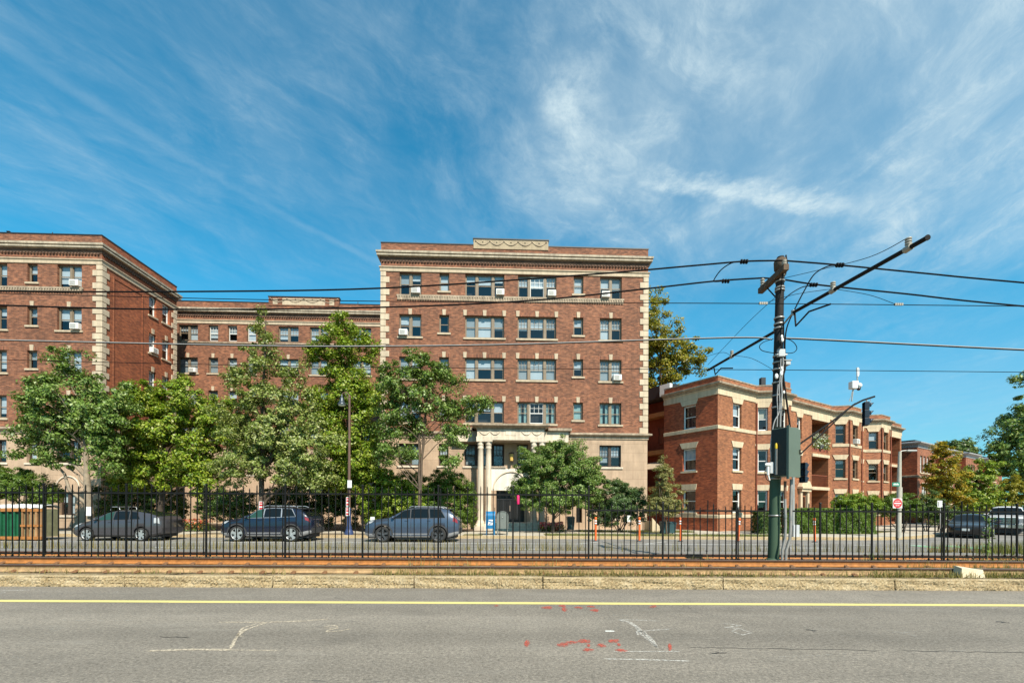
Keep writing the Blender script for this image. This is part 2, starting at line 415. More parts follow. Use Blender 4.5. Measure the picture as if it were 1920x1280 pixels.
def fast_mesh(name, V, F4, mat, parent=None, org=None):
    """numpy verts (n,3) and quads (m,4)"""
    org = ORG[parent] if parent is not None else Vector(org)
    me = bpy.data.meshes.new(name); V = np.asarray(V, dtype=np.float32) - np.array(org, dtype=np.float32); F4 = np.asarray(F4, dtype=np.int32)
    me.vertices.add(len(V)); me.vertices.foreach_set('co', V.ravel())
    me.loops.add(F4.size); me.loops.foreach_set('vertex_index', F4.ravel())
    k = F4.shape[1]
    me.polygons.add(len(F4)); me.polygons.foreach_set('loop_start', np.arange(0, F4.size, k, dtype=np.int32))
    me.update(calc_edges=True); me.validate()
    me.materials.append(MATS[mat] if isinstance(mat, str) else mat)
    o = bpy.data.objects.new(name, me); COL.objects.link(o)
    if parent is not None: o.parent = parent
    else: o.location = org
    ORG[o] = org
    return o
def text_geo(txt, size, bold=0.0):
    cu = bpy.data.curves.new('txt', 'FONT'); cu.body = txt; cu.size = size; cu.align_x = 'CENTER'; cu.align_y = 'CENTER'; cu.offset = bold; cu.resolution_u = 2
    o = bpy.data.objects.new('txt', cu); COL.objects.link(o)
    dg = bpy.context.evaluated_depsgraph_get(); me = bpy.data.meshes.new_from_object(o.evaluated_get(dg))
    vs = [v.co.copy() for v in me.vertices]; fs = [tuple(p.vertices) for p in me.polygons]
    bpy.data.objects.remove(o); bpy.data.curves.remove(cu); bpy.data.meshes.remove(me)
    return vs, fs
def put_text(mb, txt, size, c, U, N=None, mi=0, bold=.0, W=(0, 0, 1)):
    vs, fs = text_geo(txt, size, bold); c = Vector(c); U = Vector(U); W = Vector(W)
    mb.add([c + U * v.x + W * v.y for v in vs], fs, mi)
# ------------------------------------------------------------------ ground, roads, kerb, tracks
asphalt('asphalt_near', (.195, .170, .138), speck=.75)
asphalt('asphalt_far', (.19, .178, .16), cracks=False, speck=.2)
plain('dirt', (.16, .12, .075), .95, var=.35, vscale=1.5, bmp=.4)
plain('concrete', (.42, .375, .30), .9, var=.16, vscale=1.1, bmp=.15)
plain('mulch', (.09, .06, .035), .95, var=.4, vscale=6, bmp=.5)
plain('yellow_paint', (.78, .66, .24), .6, var=.10, vscale=5)
plain('white_paint', (.62, .62, .60), .7, var=.16, vscale=4)
plain('green_paint', (.16, .36, .20), .8, var=.2, vscale=3)
plain('rust_dusty', (.34, .22, .11), .85, var=.4, vscale=7, bmp=.3)
plain('rust', (.34, .135, .032), .75, var=.35, vscale=9, bmp=.3)
plain('rust_clip', (.16, .075, .03), .8, var=.3, vscale=9)
plain('rust_shaded', (.05, .022, .012), .7, var=.3, vscale=9)  # rust darkened to paint the shadow line along the rail head sides
plain('rail_head', (.40, .31, .25), .38, metal=.4, var=.15)
plain('black_iron', (.007, .007, .007), .6, var=.2, vscale=8, spec=.2)
def worn_paint(name, col, cover):
    m, t, b = new_mat(name); p = pos(t)
    n = t.noise(p, 26, 5, .75); a = t.rng(n, 1 - cover - .13, 1 - cover + .10, 0, 1)
    b.inputs['Base Color'].default_value = (*col, 1); b.inputs['Roughness'].default_value = .85
    t.put(b.inputs['Alpha'], a)
worn_paint('chalk', (.52, .44, .33), .52)
worn_paint('chalk_white', (.52, .49, .44), .49)
worn_paint('chalk_faint', (.42, .39, .34), .40)
worn_paint('red_spray', (.50, .10, .065), .46)

# ballast / dirt between kerb and far road
m, t, b = new_mat('ballast')
p = pos(t); vo = t.node('ShaderNodeTexVoronoi'); t.put(vo.inputs['Vector'], p); vo.inputs['Scale'].default_value = 22
n = t.noise(p, 1.2, 5, .6)
k = t.ramp(vo.outputs['Color'], [(0, (.10, .065, .04)), (.5, (.20, .145, .085)), (1, (.32, .24, .15))])
t.put(b.inputs['Base Color'], t.mix(t.rng(n, .4, .6, 0, .7), k, (.22, .17, .07, 1))); b.inputs['Roughness'].default_value = .95
bump(t, b, vo.outputs['Distance'], .8, .03)
# split-face granite
m, t, b = new_mat('granite_kerb'); p = pos(t)
gx_, gy_, gz_ = t.sep(p)
n1 = t.noise(p, 3.5, 6, .65); n2 = t.noise(t.comb(t.math('MULTIPLY', t.math('SUBTRACT', gx_, t.math('MULTIPLY', gz_, 1.1)), 34), t.math('MULTIPLY', gy_, 20), t.math('MULTIPLY', t.math('MULTIPLY_ADD', gx_, .8, gz_), 12)), 1.0, 5, .7); n3 = t.noise(p, 70, 3, .7)
c = t.ramp(n1, [(.25, (.34, .24, .12)), (.5, (.46, .345, .19)), (.75, (.56, .45, .29))])
c = t.mix(t.rng(n2, .50, .68, 0, .8), c, (.15, .09, .035, 1)); c = t.mix(t.rng(n2, .44, .30, 0, .6), c, (.66, .56, .38, 1))
c = t.mix(t.rng(n3, .55, .7, 0, .5), c, (.55, .48, .36, 1))
t.put(b.inputs['Base Color'], c); b.inputs['Roughness'].default_value = .9
bump(t, b, t.math('ADD', n2, n3), .8, .03)
# dry lawn
m, t, b = new_mat('lawn'); p = pos(t)
n1 = t.noise(p, .9, 5, .65); n2 = t.noise(p, 40, 4, .8)
c = t.ramp(n1, [(.32, (.10, .105, .02)), (.5, (.18, .155, .045)), (.68, (.27, .20, .08))])
t.put(b.inputs['Base Color'], t.mix(t.rng(n2, .4, .6, 0, .6), c, (.05, .06, .012, 1))); b.inputs['Roughness'].default_value = .95

e_dir = Vector((.842, .540, 0)).normalized(); n_dir = Vector((e_dir.y, -e_dir.x, 0))
CB = Vector((13.54, 30.0, 0))                       # street corner of the brick corner block
def sheet(name, ring, z, mat, z0=None):
    mb = MB(); ring = [Vector((p[0], p[1], z)) for p in ring]
    if z0 is None: mb.add(ring, [tuple(range(len(ring)))])
    else: mb.prism([Vector((p.x, p.y, z0)) for p in ring], (0, 0, z - z0))
    return struct(mb.build(name, mat))
sheet('ground', [(-900, -300), (900, -300), (900, 1500), (-900, 1500)], -.06, 'dirt')
sheet('near_road', [(-120, -40), (120, -40), (120, 9.49), (-120, 9.49)], 0.0, 'asphalt_near')
KY = 15.75
sheet('far_road', [(-120, KY), (120, KY), (120, 140), (-120, 140)], 0.0, 'asphalt_far')
# raised track bed
mb = MB(); nx, ny = 240, 16
V = []; F = []
for j in range(ny + 1):
    for i in range(nx + 1):
        x = -45 + 90 * i / nx; y = 9.66 + (KY - .16 - 9.66) * j / ny
        V.append((x, y, (.225 if y < 12.95 else (.225 - .20 * min(1, (y - 12.95) / .5))) + .02 * math.sin(x * 3.1 + y * 7) * rng.random() + rng.uniform(-.012, .012)))
for j in range(ny):
    for i in range(nx): a = j * (nx + 1) + i; F.append((a, a + 1, a + nx + 2, a + nx + 1))
mb.add(V, F, 0, True); struct(mb.build('track_bed', 'ballast'))
# granite kerb: long blocks with rough split faces
mb = MB(); x = -31.0
joints_px = [505, 775, 1018, 1352, 1665]
jx = [gnd(p, 1103).x for p in joints_px]
jx = [jx[0] - 3.1 * k for k in range(8, 0, -1)] + jx + [jx[-1] + 3.0 * k for k in range(1, 8)]
for a, b_ in zip(jx[:-1], jx[1:]):
    a += .012; b_ -= .012; nx = 130; h = .232 + rng.uniform(-.008, .012)
    rows = [(0.0, .0, .012), (.03, .0, .013), (.06, .006, .014), (.09, .004, .014), (.12, .010, .014), (.15, .006, .013), (.18, .008, .012), (h - .02, .004, .009), (h, .018, .006), (h + .003, .07, .006), (h, .165, .004)]
    V = []; F = []
    for z, dy, amp in rows:
        for i in range(nx + 1):
            x = a + (b_ - a) * i / nx
            V.append((x, 9.485 + dy + rng.uniform(-amp, amp) + .016 * math.sin(x * 5.3 + z * 21) * math.sin(x * 2.1 - z * 13) , max(0, z) + rng.uniform(-amp, amp) * .35))
    w = nx + 1
    for r_ in range(len(rows) - 1):
        for i in range(nx): q = r_ * w + i; F.append((q, q + 1, q + w + 1, q + w))
    F.append(tuple(r_ * w for r_ in range(len(rows)))); F.append(tuple(r_ * w + nx for r_ in range(len(rows)))[::-1])
    mb.add(V, F, 0, False)
struct(mb.build('granite_kerb', 'granite_kerb'))
mb = MB(); mb.box(-60, 60, KY - .16, KY, -.02, .06); struct(mb.build('far_track_kerb', 'granite_kerb'))
# far pavement, with a kerb, turning the corner into the side street
K0 = CB + n_dir * 8.6
def kline(s, off=0.0): return K0 + n_dir * off + e_dir * s
pv = [(-90, 24.45), (18.6, 24.45), (20.0, 24.6), (21.2, 25.0)] + [tuple(kline(s)[:2]) for s in (5.2, 7.5, 20, 80)] + [(60, 140), (-90, 140)]
sheet('pavement', pv, .15, 'concrete', -.02)
ks = [(-90, 24.45), (18.6, 24.45), (20.0, 24.6), (21.2, 25.0)] + [tuple(kline(s)[:2]) for s in (5.2, 7.5, 20, 80)]
mb = MB(); mb.sweep(ks, [(-.14, .156), (0.012, .153), (.022, .0)]); struct(mb.build('far_kerb', 'granite_kerb'))
# pavement across the side street
q = [tuple((K0 + n_dir * 11.5 + e_dir * s)[:2]) for s in (4, 80)]
sheet('side_street_pavement', [q[0], (60, q[0][1] - 2), (130, 40), (130, 90), q[1]], .15, 'concrete', -.02)
# grass strips, beds
def strip(name, x0, x1, y0, y1, mat, z=.154): return sheet(name, [(x0, y0), (x1, y0), (x1, y1), (x0, y1)], z, mat)
def gx(px, Y): return at(px, 950, Y).x
strip('grass_strip', gx(1022, 25), gx(1468, 25), 24.72, 26.5, 'lawn')
strip('grass_verge', gx(868, 25), gx(905, 25), 24.72, 25.9, 'lawn')
strip('dirt_strip', gx(355, 25), gx(690, 25), 24.72, 26.2, 'dirt')
strip('planting_bed', gx(-200, 29), gx(925, 29), 28.6, 40, 'mulch')
strip('front_lawn', gx(1085, 29), gx(1300, 29), 28.3, 31, 'lawn')
sheet('corner_bed', [(17.2, 28.0), (23.0, 30.8), tuple((CB + e_dir * 6)[:2]), tuple((CB + e_dir * 1.5)[:2])], .154, 'mulch')
sheet('side_lawn', [(20.0, 27.2), (21.4, 27.6), tuple((CB + e_dir * 12 + n_dir * 6)[:2]), tuple((CB + e_dir * 10 + n_dir * 1)[:2]), (20.0, 31.5)], .158, 'lawn')
worn_paint('yellow_worn', (.62, .52, .19), .80)
# ------- painted lines
def hline(mb, x0, x1, y0, y1, z=.004, mi=0, n=1): 
    mb.add([(x0, y0, z), (x1, y0, z), (x1, y1, z), (x0, y1, z)], [(0, 1, 2, 3)], mi)
def ribbon(mb, pts, w, z=.004, mi=0):
    """pts in photo pixels lying on the road: a thin painted stroke"""
    P = [gnd(*p) for p in pts]; L = []; Rr = []
    for i, p_ in enumerate(P):
        d = (P[min(i + 1, len(P) - 1)] - P[max(i - 1, 0)]); d.z = 0; d.normalize(); nn = Vector((-d.y, d.x, 0))
        ww = w * (.65 + .6 * rng.random()) if 0 < i < len(P) - 1 else w * .35
        L.append(p_ + nn * ww / 2 + Vector((0, 0, z))); Rr.append(p_ - nn * ww / 2 + Vector((0, 0, z)))
    n = len(P); mb.add(L + Rr, [(n + i, n + i + 1, i + 1, i) for i in range(n - 1)], mi)
def dens(pts, k=6):
    out = []
    for a, b in zip(pts[:-1], pts[1:]):
        for i in range(k): out.append((a[0] + (b[0] - a[0]) * i / k, a[1] + (b[1] - a[1]) * i / k))
    return out + [pts[-1]]
def blob(mb, px, py, rx, ry, z=.004, mi=0):
    c = gnd(px, py); P = []
    for k in range(16):
        a = 2 * math.pi * k / 16; j = rng.uniform(.7, 1.2); q = gnd(px + rx * math.cos(a) * j, py + ry * math.sin(a) * j); P.append((q.x, q.y, z))
    mb.add(P, [tuple(range(16))[::-1]], mi)
mb = MB(); a0 = gnd(960, 1132.1).y; a1 = gnd(960, 1128.2).y
for i in range(60):
    x0 = -45 + i * 1.5; hline(mb, x0, x0 + 1.5, a0 + rng.uniform(-.006, .006), a1 + rng.uniform(-.006, .006))
struct(mb.build('yellow_line', 'yellow_worn'))
mb = MB()
hline(mb, -90, gx(1500, 21.2), 21.15, 21.27)
hline(mb, gx(880, 18.4), gx(1026, 18.4), 18.35, 18.47); hline(mb, gx(0, 18.4), gx(30, 18.4), 18.35, 18.47); hline(mb, gx(290, 18.4), gx(390, 18.4), 18.35, 18.47)
hline(mb, gx(1420, 19.6), gx(1556, 19.6), 19.5, 19.62)
hline(mb, gx(1440, 16.2), gx(1500, 16.2), 16.1, 16.25); hline(mb, gx(1020, 16.2), gx(1440, 16.2), 16.1, 16.25)
for px in (1490, 1600, 1705, 1775, 1835, 1890): hline(mb, gx(px, 21.2), gx(px + 32, 21.2), 21.15, 21.27)
for px in (1660, 1760, 1860): hline(mb, gx(px, 19.3), gx(px + 26, 19.3), 19.25, 19.37)
# parking bay ticks at the far kerb
for px in (372, 612, 660, 905, 1080, 1200):
    x = gx(px, 22); mb.add([(x, 21.31, .004), (x + .12, 21.31, .004), (x + 1.6, 22.8, .004), (x + 1.48, 22.8, .004)], [(0, 1, 2, 3)])
struct(mb.build('white_lines', 'white_paint'))
mb = MB()
for a, b_ in ((1735, 1760), (1790, 1830), (1862, 1884)): hline(mb, gx(a, 20.2), gx(b_, 20.2), 19.45, 21.1)
struct(mb.build('cycle_lane_paint', 'green_paint'))
# survey spray marks
mb = MB()
ribbon(mb, dens([(410, 1166), (500, 1166), (560, 1164), (618, 1160)], 8), .05)
ribbon(mb, dens([(274, 1220), (360, 1217), (435, 1218)], 8), .06)
ribbon(mb, dens([(435, 1218), (522, 1219)], 6), .035)
ribbon(mb, dens([(432, 1216), (440, 1200), (447, 1190), (460, 1180), (500, 1167)], 5), .045)
ribbon(mb, dens([(443, 1193), (455, 1177), (480, 1169), (500, 1167)], 5), .03)
ribbon(mb, dens([(445, 1191), (456, 1193)], 3), .03)
ribbon(mb, dens([(608, 1174), (628, 1172), (634, 1177), (612, 1182), (614, 1184), (640, 1182), (657, 1178)], 4), .035)
ribbon(mb, dens([(606, 1177), (630, 1177)], 3), .03)
struct(mb.build('orange_chalk_marks', 'chalk'))
mb = MB()
ribbon(mb, dens([(1159, 1161), (1200, 1162), (1238, 1164)], 6), .035)
ribbon(mb, dens([(1160, 1161), (1180, 1166), (1195, 1176), (1215, 1192), (1232, 1213)], 6), .06)
ribbon(mb, dens([(1192, 1176), (1203, 1189), (1222, 1205), (1234, 1214)], 6), .035)
ribbon(mb, dens([(1196, 1184), (1225, 1181), (1256, 1179)], 6), .03)
ribbon(mb, dens([(1206, 1182), (1194, 1184), (1196, 1190), (1210, 1189), (1208, 1184), (1198, 1184)], 4), .03)
ribbon(mb, dens([(1150, 1221), (1200, 1221), (1275, 1221)], 6), .03)
ribbon(mb, dens([(1130, 1235), (1200, 1236), (1293, 1239)], 8), .045)
ribbon(mb, dens([(1134, 1182), (1154, 1183)], 4), .06)
ribbon(mb, dens([(0, 1107), (40, 1106), (66, 1105)], 6), .07); ribbon(mb, dens([(0, 1112), (14, 1109)], 3), .04)
ribbon(mb, dens([(214, 1109), (223, 1109)], 3), .07)
ribbon(mb, dens([(1354, 1168), (1390, 1172), (1358, 1176), (1392, 1178)], 5), .03); ribbon(mb, dens([(1372, 1183), (1384, 1178), (1410, 1186), (1392, 1190), (1372, 1183)], 4), .03)
struct(mb.build('white_chalk_marks', 'chalk_white'))
mb = MB()
ribbon(mb, dens([(118, 1162), (180, 1163), (252, 1163)], 6), .04)
ribbon(mb, dens([(74, 1181), (92, 1178), (118, 1176), (100, 1184), (82, 1188)], 4), .035); ribbon(mb, dens([(95, 1180), (142, 1176)], 4), .03); ribbon(mb, dens([(40, 1196), (70, 1190)], 4), .03)
ribbon(mb, dens([(0, 1231), (48, 1232)], 5), .04)
ribbon(mb, dens([(1083, 1152), (1130, 1153), (1185, 1153)], 6), .035)
for y in (1180, 1185, 1191): ribbon(mb, dens([(1081, y), (1108, y + 1)], 4), .025)
ribbon(mb, dens([(1300, 1154), (1424, 1155)], 5), .03); ribbon(mb, dens([(1580, 1158), (1660, 1159)], 5), .03)
ribbon(mb, dens([(1440, 1232), (1520, 1229), (1595, 1225)], 6), .03)
ribbon(mb, dens([(1662, 1180), (1690, 1186), (1718, 1193)], 5), .06); ribbon(mb, dens([(1670, 1186), (1722, 1184)], 5), .04)
ribbon(mb, dens([(1764, 1221), (1840, 1219)], 5), .03)
struct(mb.build('faint_chalk_marks', 'chalk_faint'))
mb = MB()
for px, py, rx, ry in ((988, 1205, 6, 8), (1258, 1212, 6, 8), (1060, 1207, 13, 6), (1075, 1204, 9, 3), (1096, 1202, 12, 5), (1102, 1209, 5, 4), (1104, 1218, 12, 4), (1129, 1210, 9, 5), (1150, 1202, 12, 5), (1160, 1208, 5, 3), (1163, 1219, 13, 3),
                       (1027, 1138, 11, 3.5), (1055, 1136, 8, 2.5), (1057, 1142, 7, 4), (1084, 1139, 8, 2.5), (1108, 1137, 9, 2.5), (1115, 1144, 9, 3.5), (1224, 1137, 7, 3), (931, 1135, 4, 2)):
    for _ in range(3): blob(mb, px + rng.uniform(-.45, .45) * rx, py + rng.uniform(-.4, .4) * ry, rx * rng.uniform(.5, .8), ry * rng.uniform(.5, .75), z=.004 + .0006 * _)
struct(mb.build('red_spray_marks', 'red_spray'))

plain('tar', (.035, .032, .028), .7, var=.2)
mb = MB()
def crack(pts, w=.012):
    q = dens(pts, 9); ribbon(mb, [(x + rng.uniform(-2, 2), y + rng.uniform(-1.1, 1.1)) for x, y in q], w, z=.003)
crack([(1290, 1213), (1420, 1215), (1560, 1217), (1650, 1220)]); crack([(1690, 1219), (1800, 1221), (1960, 1224)]); crack([(1330, 1224), (1362, 1223)], .03); crack([(1510, 1180), (1532, 1182)], .03); crack([(1868, 1165), (1892, 1167)], .03)
crack([(300, 1193), (355, 1194)], .02)
struct(mb.build('road_cracks', 'tar'))
# ------- rails
def rail_mesh(y, z0, x0=-40, x1=40):
    pr = [(-.07, 0), (-.07, .012), (-.02, .03), (-.009, .05), (-.009, .112), (-.034, .122), (-.036, .148), (-.028, .155), (.028, .155), (.036, .148), (.034, .122), (.009, .112), (.009, .05), (.02, .03), (.07, .012), (.07, 0)]
    mb = MB(); n = len(pr)
    vs = [(x, y + a, z0 + b_) for x in (x0, x1) for a, b_ in pr]
    for i in range(n):
        j = (i + 1) % n; mb.add([vs[i], vs[j], vs[n + j], vs[n + i]], [(0, 3, 2, 1)], (1 if i == 7 else 2) if 5 <= i <= 10 or i in (6, 9) else 0)
    return mb
Z_R = .238
def track(ys, label, clips, Z_R=Z_R):
    tr = thing('railway_track', (0, sum(ys) / 2, Z_R), label, 'railway track', 'tram tracks')
    proto = None
    for y in ys:
        rail_mesh(y, Z_R).build('rail', ['rust_dusty' if y < 10.5 else 'rust', 'rail_head', 'rust_shaded'], tr)
        if not clips: continue
        for i in range(-24, 25):
            x = i * .68 + (.2 if y > 10.5 else 0)
            if proto is None:
                mb = MB(); mb.hexa([(-.06, -.125, -.004), (.06, -.125, -.004), (.05, -.045, .03), (-.05, -.045, .03), (-.045, -.115, .02), (.045, -.115, .02), (.03, -.04, .05), (-.03, -.04, .05)])
                mb.lathe((0, -.085, .015), (0, 0, 1), [(0, .022), (.028, .02), (.03, 0)], 8)
                mb.v = [v + ORG[tr] for v in mb.v]; proto = mb.build('rail_clip', 'rust_clip', tr); c = proto
            else: c = proto.copy(); COL.objects.link(c); c.parent = tr
            c.location = (x, y - ORG[tr].y, 0)
    return tr
track((10.0, 11.435), 'rusty tram track running along the granite kerb in front of the fence', True)
track((13.75, 15.1), 'rusty tram track on the far side of the black picket fence', False, .012)
# paved strip beside rail
# ------- fences between the tracks
def fence(px0, px1, posts_px, Y, ztop, zrail, zbot, pick_px, label):
    x0, x1 = gx(px0, Y), gx(px1, Y)
    ft = thing('picket_fence', ((x0 + x1) / 2, Y, .24), label, 'fence', 'black iron fences between the tracks')
    for z in zrail:
        mb = MB(); mb.box(x0, x1, Y - .022, Y + .022, z - .022, z + .022); mb.build('rail', 'black_iron', ft)
    for p in posts_px:
        x = gx(p, Y); mb = MB(); mb.box(x - .022, x + .022, Y - .016, Y + .016, .2, ztop + .03)
        mb.hexa([(x - .032, Y - .032, ztop + .03), (x + .032, Y - .032, ztop + .03), (x + .032, Y + .032, ztop + .03), (x - .032, Y + .032, ztop + .03), (x - .015, Y - .015, ztop + .065), (x + .015, Y - .015, ztop + .065), (x + .015, Y + .015, ztop + .065), (x - .015, Y + .015, ztop + .065)])
        mb.box(x - .06, x + .06, Y - .06, Y + .06, .2, .262); mb.build('post', 'black_iron', ft)
    w = pick_px / FPX * Y; x = x0 + w * .6; proto = None
    pxs = [gx(p, Y) for p in posts_px]
    while x < x1 - .03:
        if min(abs(x - q) for q in pxs) > .05:
            if proto is None:
                mb = MB(); s = .0108; zb = zbot
                mb.hexa([(x - s, Y - s, zb), (x + s, Y - s, zb), (x + s, Y + s, zb), (x - s, Y + s, zb), (x - s, Y - s, ztop - .05), (x + s, Y - s, ztop - .05), (x + s, Y + s, ztop - .05), (x - s, Y + s, ztop - .05)])
                q = ztop - .05
                mb.add([(x - s, Y - s, q), (x + s, Y - s, q), (x + s, Y + s, q), (x - s, Y + s, q), (x, Y, ztop)], [(0, 1, 4), (1, 2, 4), (2, 3, 4), (3, 0, 4)])
                for z in zrail: mb.box(x - .016, x + .016, Y - .027, Y + .027, z - .012, z + .012)
                proto = mb.build('picket', 'black_iron', ft); px_ = x
            else:
                c = proto.copy(); COL.objects.link(c); c.parent = ft; c.location.x = x - px_; c.rotation_euler.y = rng.uniform(-.008, .008) if rng.random() < .9 else rng.uniform(-.02, .02); c.location.z = rng.uniform(-.006, .006)
        x += w
    return ft
FY = 12.6
fence(-70, 1104, [-62, 82, 237, 387, 535, 680, 822, 962, 1104], FY, 2.24, (2.04, .36), .275, 12.35, 'tall black iron picket fence at the left, in front of the parked cars')
fence(1104, 2186, [1243, 1381, 1538, 1635, 1770, 1907, 2045, 2184], FY + .05, 1.80, (1.62, .36), .275, 11.9, 'lower black iron picket fence at the right, around the green pole')
# ------------------------------------------------------------------ brick buildings
ONE = 1.0
TH = R(2.1)
UM = Vector((math.cos(TH), math.sin(TH), 0))
FM = Fr((0, 32.0, 0), UM)
US = Vector((-math.sin(TH), math.cos(TH), 0))
brick('brick_front', UM, (.255, .092, .044), (.135, .047, .026), (.22, .145, .095), speck=.32)
brick('brick_side', US, (.35, .095, .034), (.22, .052, .022), (.27, .14, .08))
brick('brick_corner_front', e_dir, (.32, .115, .046), (.22, .072, .030), (.28, .165, .095), stain=.25)
brick('brick_corner_side', n_dir, (.40, .085, .028), (.22, .042, .017), (.28, .12, .06), stain=.3)
brick('brick_row', e_dir, (.30, .105, .050), (.20, .062, .032), (.26, .155, .095), stain=.25)
brick('brick_shaded', UM, (.15, .075, .045), (.08, .042, .028), (.15, .11, .08))  # darker brick: the shadow under the cornice is put into its colour
brick('brick_soldier', UM, (.27, .095, .045), (.15, .05, .028), (.23, .15, .10), course=.40, length=.075)
dcant = (e_dir + n_dir).normalized()
brick('brick_cant', dcant, (.33, .115, .052), (.22, .07, .034), (.3, .18, .11), stain=.25)
ashlar('limestone', UM, (.48, .34, .232), (.33, .225, .15))
stone('cream_stone', (.47, .375, .265), .12)
stone('panel_stone', (.37, .29, .19), .12)
stone('cornice_stone', (.43, .36, .27), .24, 2.0, .35)
stone('quoin_stone', (.53, .43, .31), .12, 2.0)
stone('weathered_stone', (.36, .28, .20), .28, 1.6, .4)
stone('porch_stone', (.64, .545, .43), .18, 1.3, .3)
stone('pale_stone', (.56, .45, .305), .10)
plain('dark_metal', (.02, .022, .026), .5, var=.15)
plain('taupe_frame', (.20, .15, .10), .6, var=.2, vscale=4)
plain('brown_frame', (.055, .035, .024), .6, var=.2)
plain('white_frame', (.74, .73, .70), .45, var=.06)
plain('blind_white', (.50, .54, .56), .8, var=.08)
plain('blind_grey', (.30, .33, .34), .8, var=.1)
plain('curtain_teal', (.28, .42, .40), .85, var=.2, vscale=5)
plain('blind_cream', (.55, .50, .38), .8, var=.1)
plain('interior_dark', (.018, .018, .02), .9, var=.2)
plain('roof_tar', (.05, .048, .045), .9, var=.2)
plain('ac_white', (.72, .71, .67), .5, var=.06)
plain('ac_grille', (.16, .16, .16), .6, var=.1)
plain('loggia_tan', (.46, .34, .17), .85, var=.12)
plain('porch_brown', (.22, .06, .03), .8, var=.25)
plain('porch_trim', (.42, .20, .07), .7, var=.15)
plain('dark_door', (.008, .007, .007), .4, var=.2)
plain('lantern_glass', (.62, .42, .12), .3, var=.1)
plain('shade_pink', (.75, .02, .14), .7, var=.1)
glassmat('glass', refl=1.0)

def facade(mb, fr, u0, u1, z0, z1, ops, reveal=.16, mi=0, mr=None):
    """brick sheet with real openings and reveals; ops: (u0, u1, z0, z1)"""
    us = sorted({u0, u1, *[o[0] for o in ops], *[o[1] for o in ops]}); us = [u for u in us if u0 - 1e-6 <= u <= u1 + 1e-6]
    zs = sorted({z0, z1, *[o[2] for o in ops], *[o[3] for o in ops]}); zs = [z for z in zs if z0 - 1e-6 <= z <= z1 + 1e-6]
    for a, b in zip(us[:-1], us[1:]):
        for c, d in zip(zs[:-1], zs[1:]):
            um, zm = (a + b) / 2, (c + d) / 2
            if any(o[0] < um < o[1] and o[2] < zm < o[3] for o in ops): continue
            mb.quad(fr.p(a, 0, c), fr.p(b, 0, c), fr.p(b, 0, d), fr.p(a, 0, d), mi)
    mr = mi if mr is None else mr
    for o in ops:
        if not (z0 - 1e-6 <= o[2] and o[3] <= z1 + 1e-6): continue
        rv = o[4] if len(o) > 4 else reveal
        a, b, c, d = o[:4]; P = fr.p
        mb.quad(P(a, 0, c), P(a, 0, d), P(a, -rv, d), P(a, -rv, c), mr); mb.quad(P(b, 0, d), P(b, 0, c), P(b, -rv, c), P(b, -rv, d), mr)
        mb.quad(P(a, 0, d), P(b, 0, d), P(b, -rv, d), P(a, -rv, d), mr); mb.quad(P(b, 0, c), P(a, 0, c), P(a, -rv, c), P(b, -rv, c), mr)

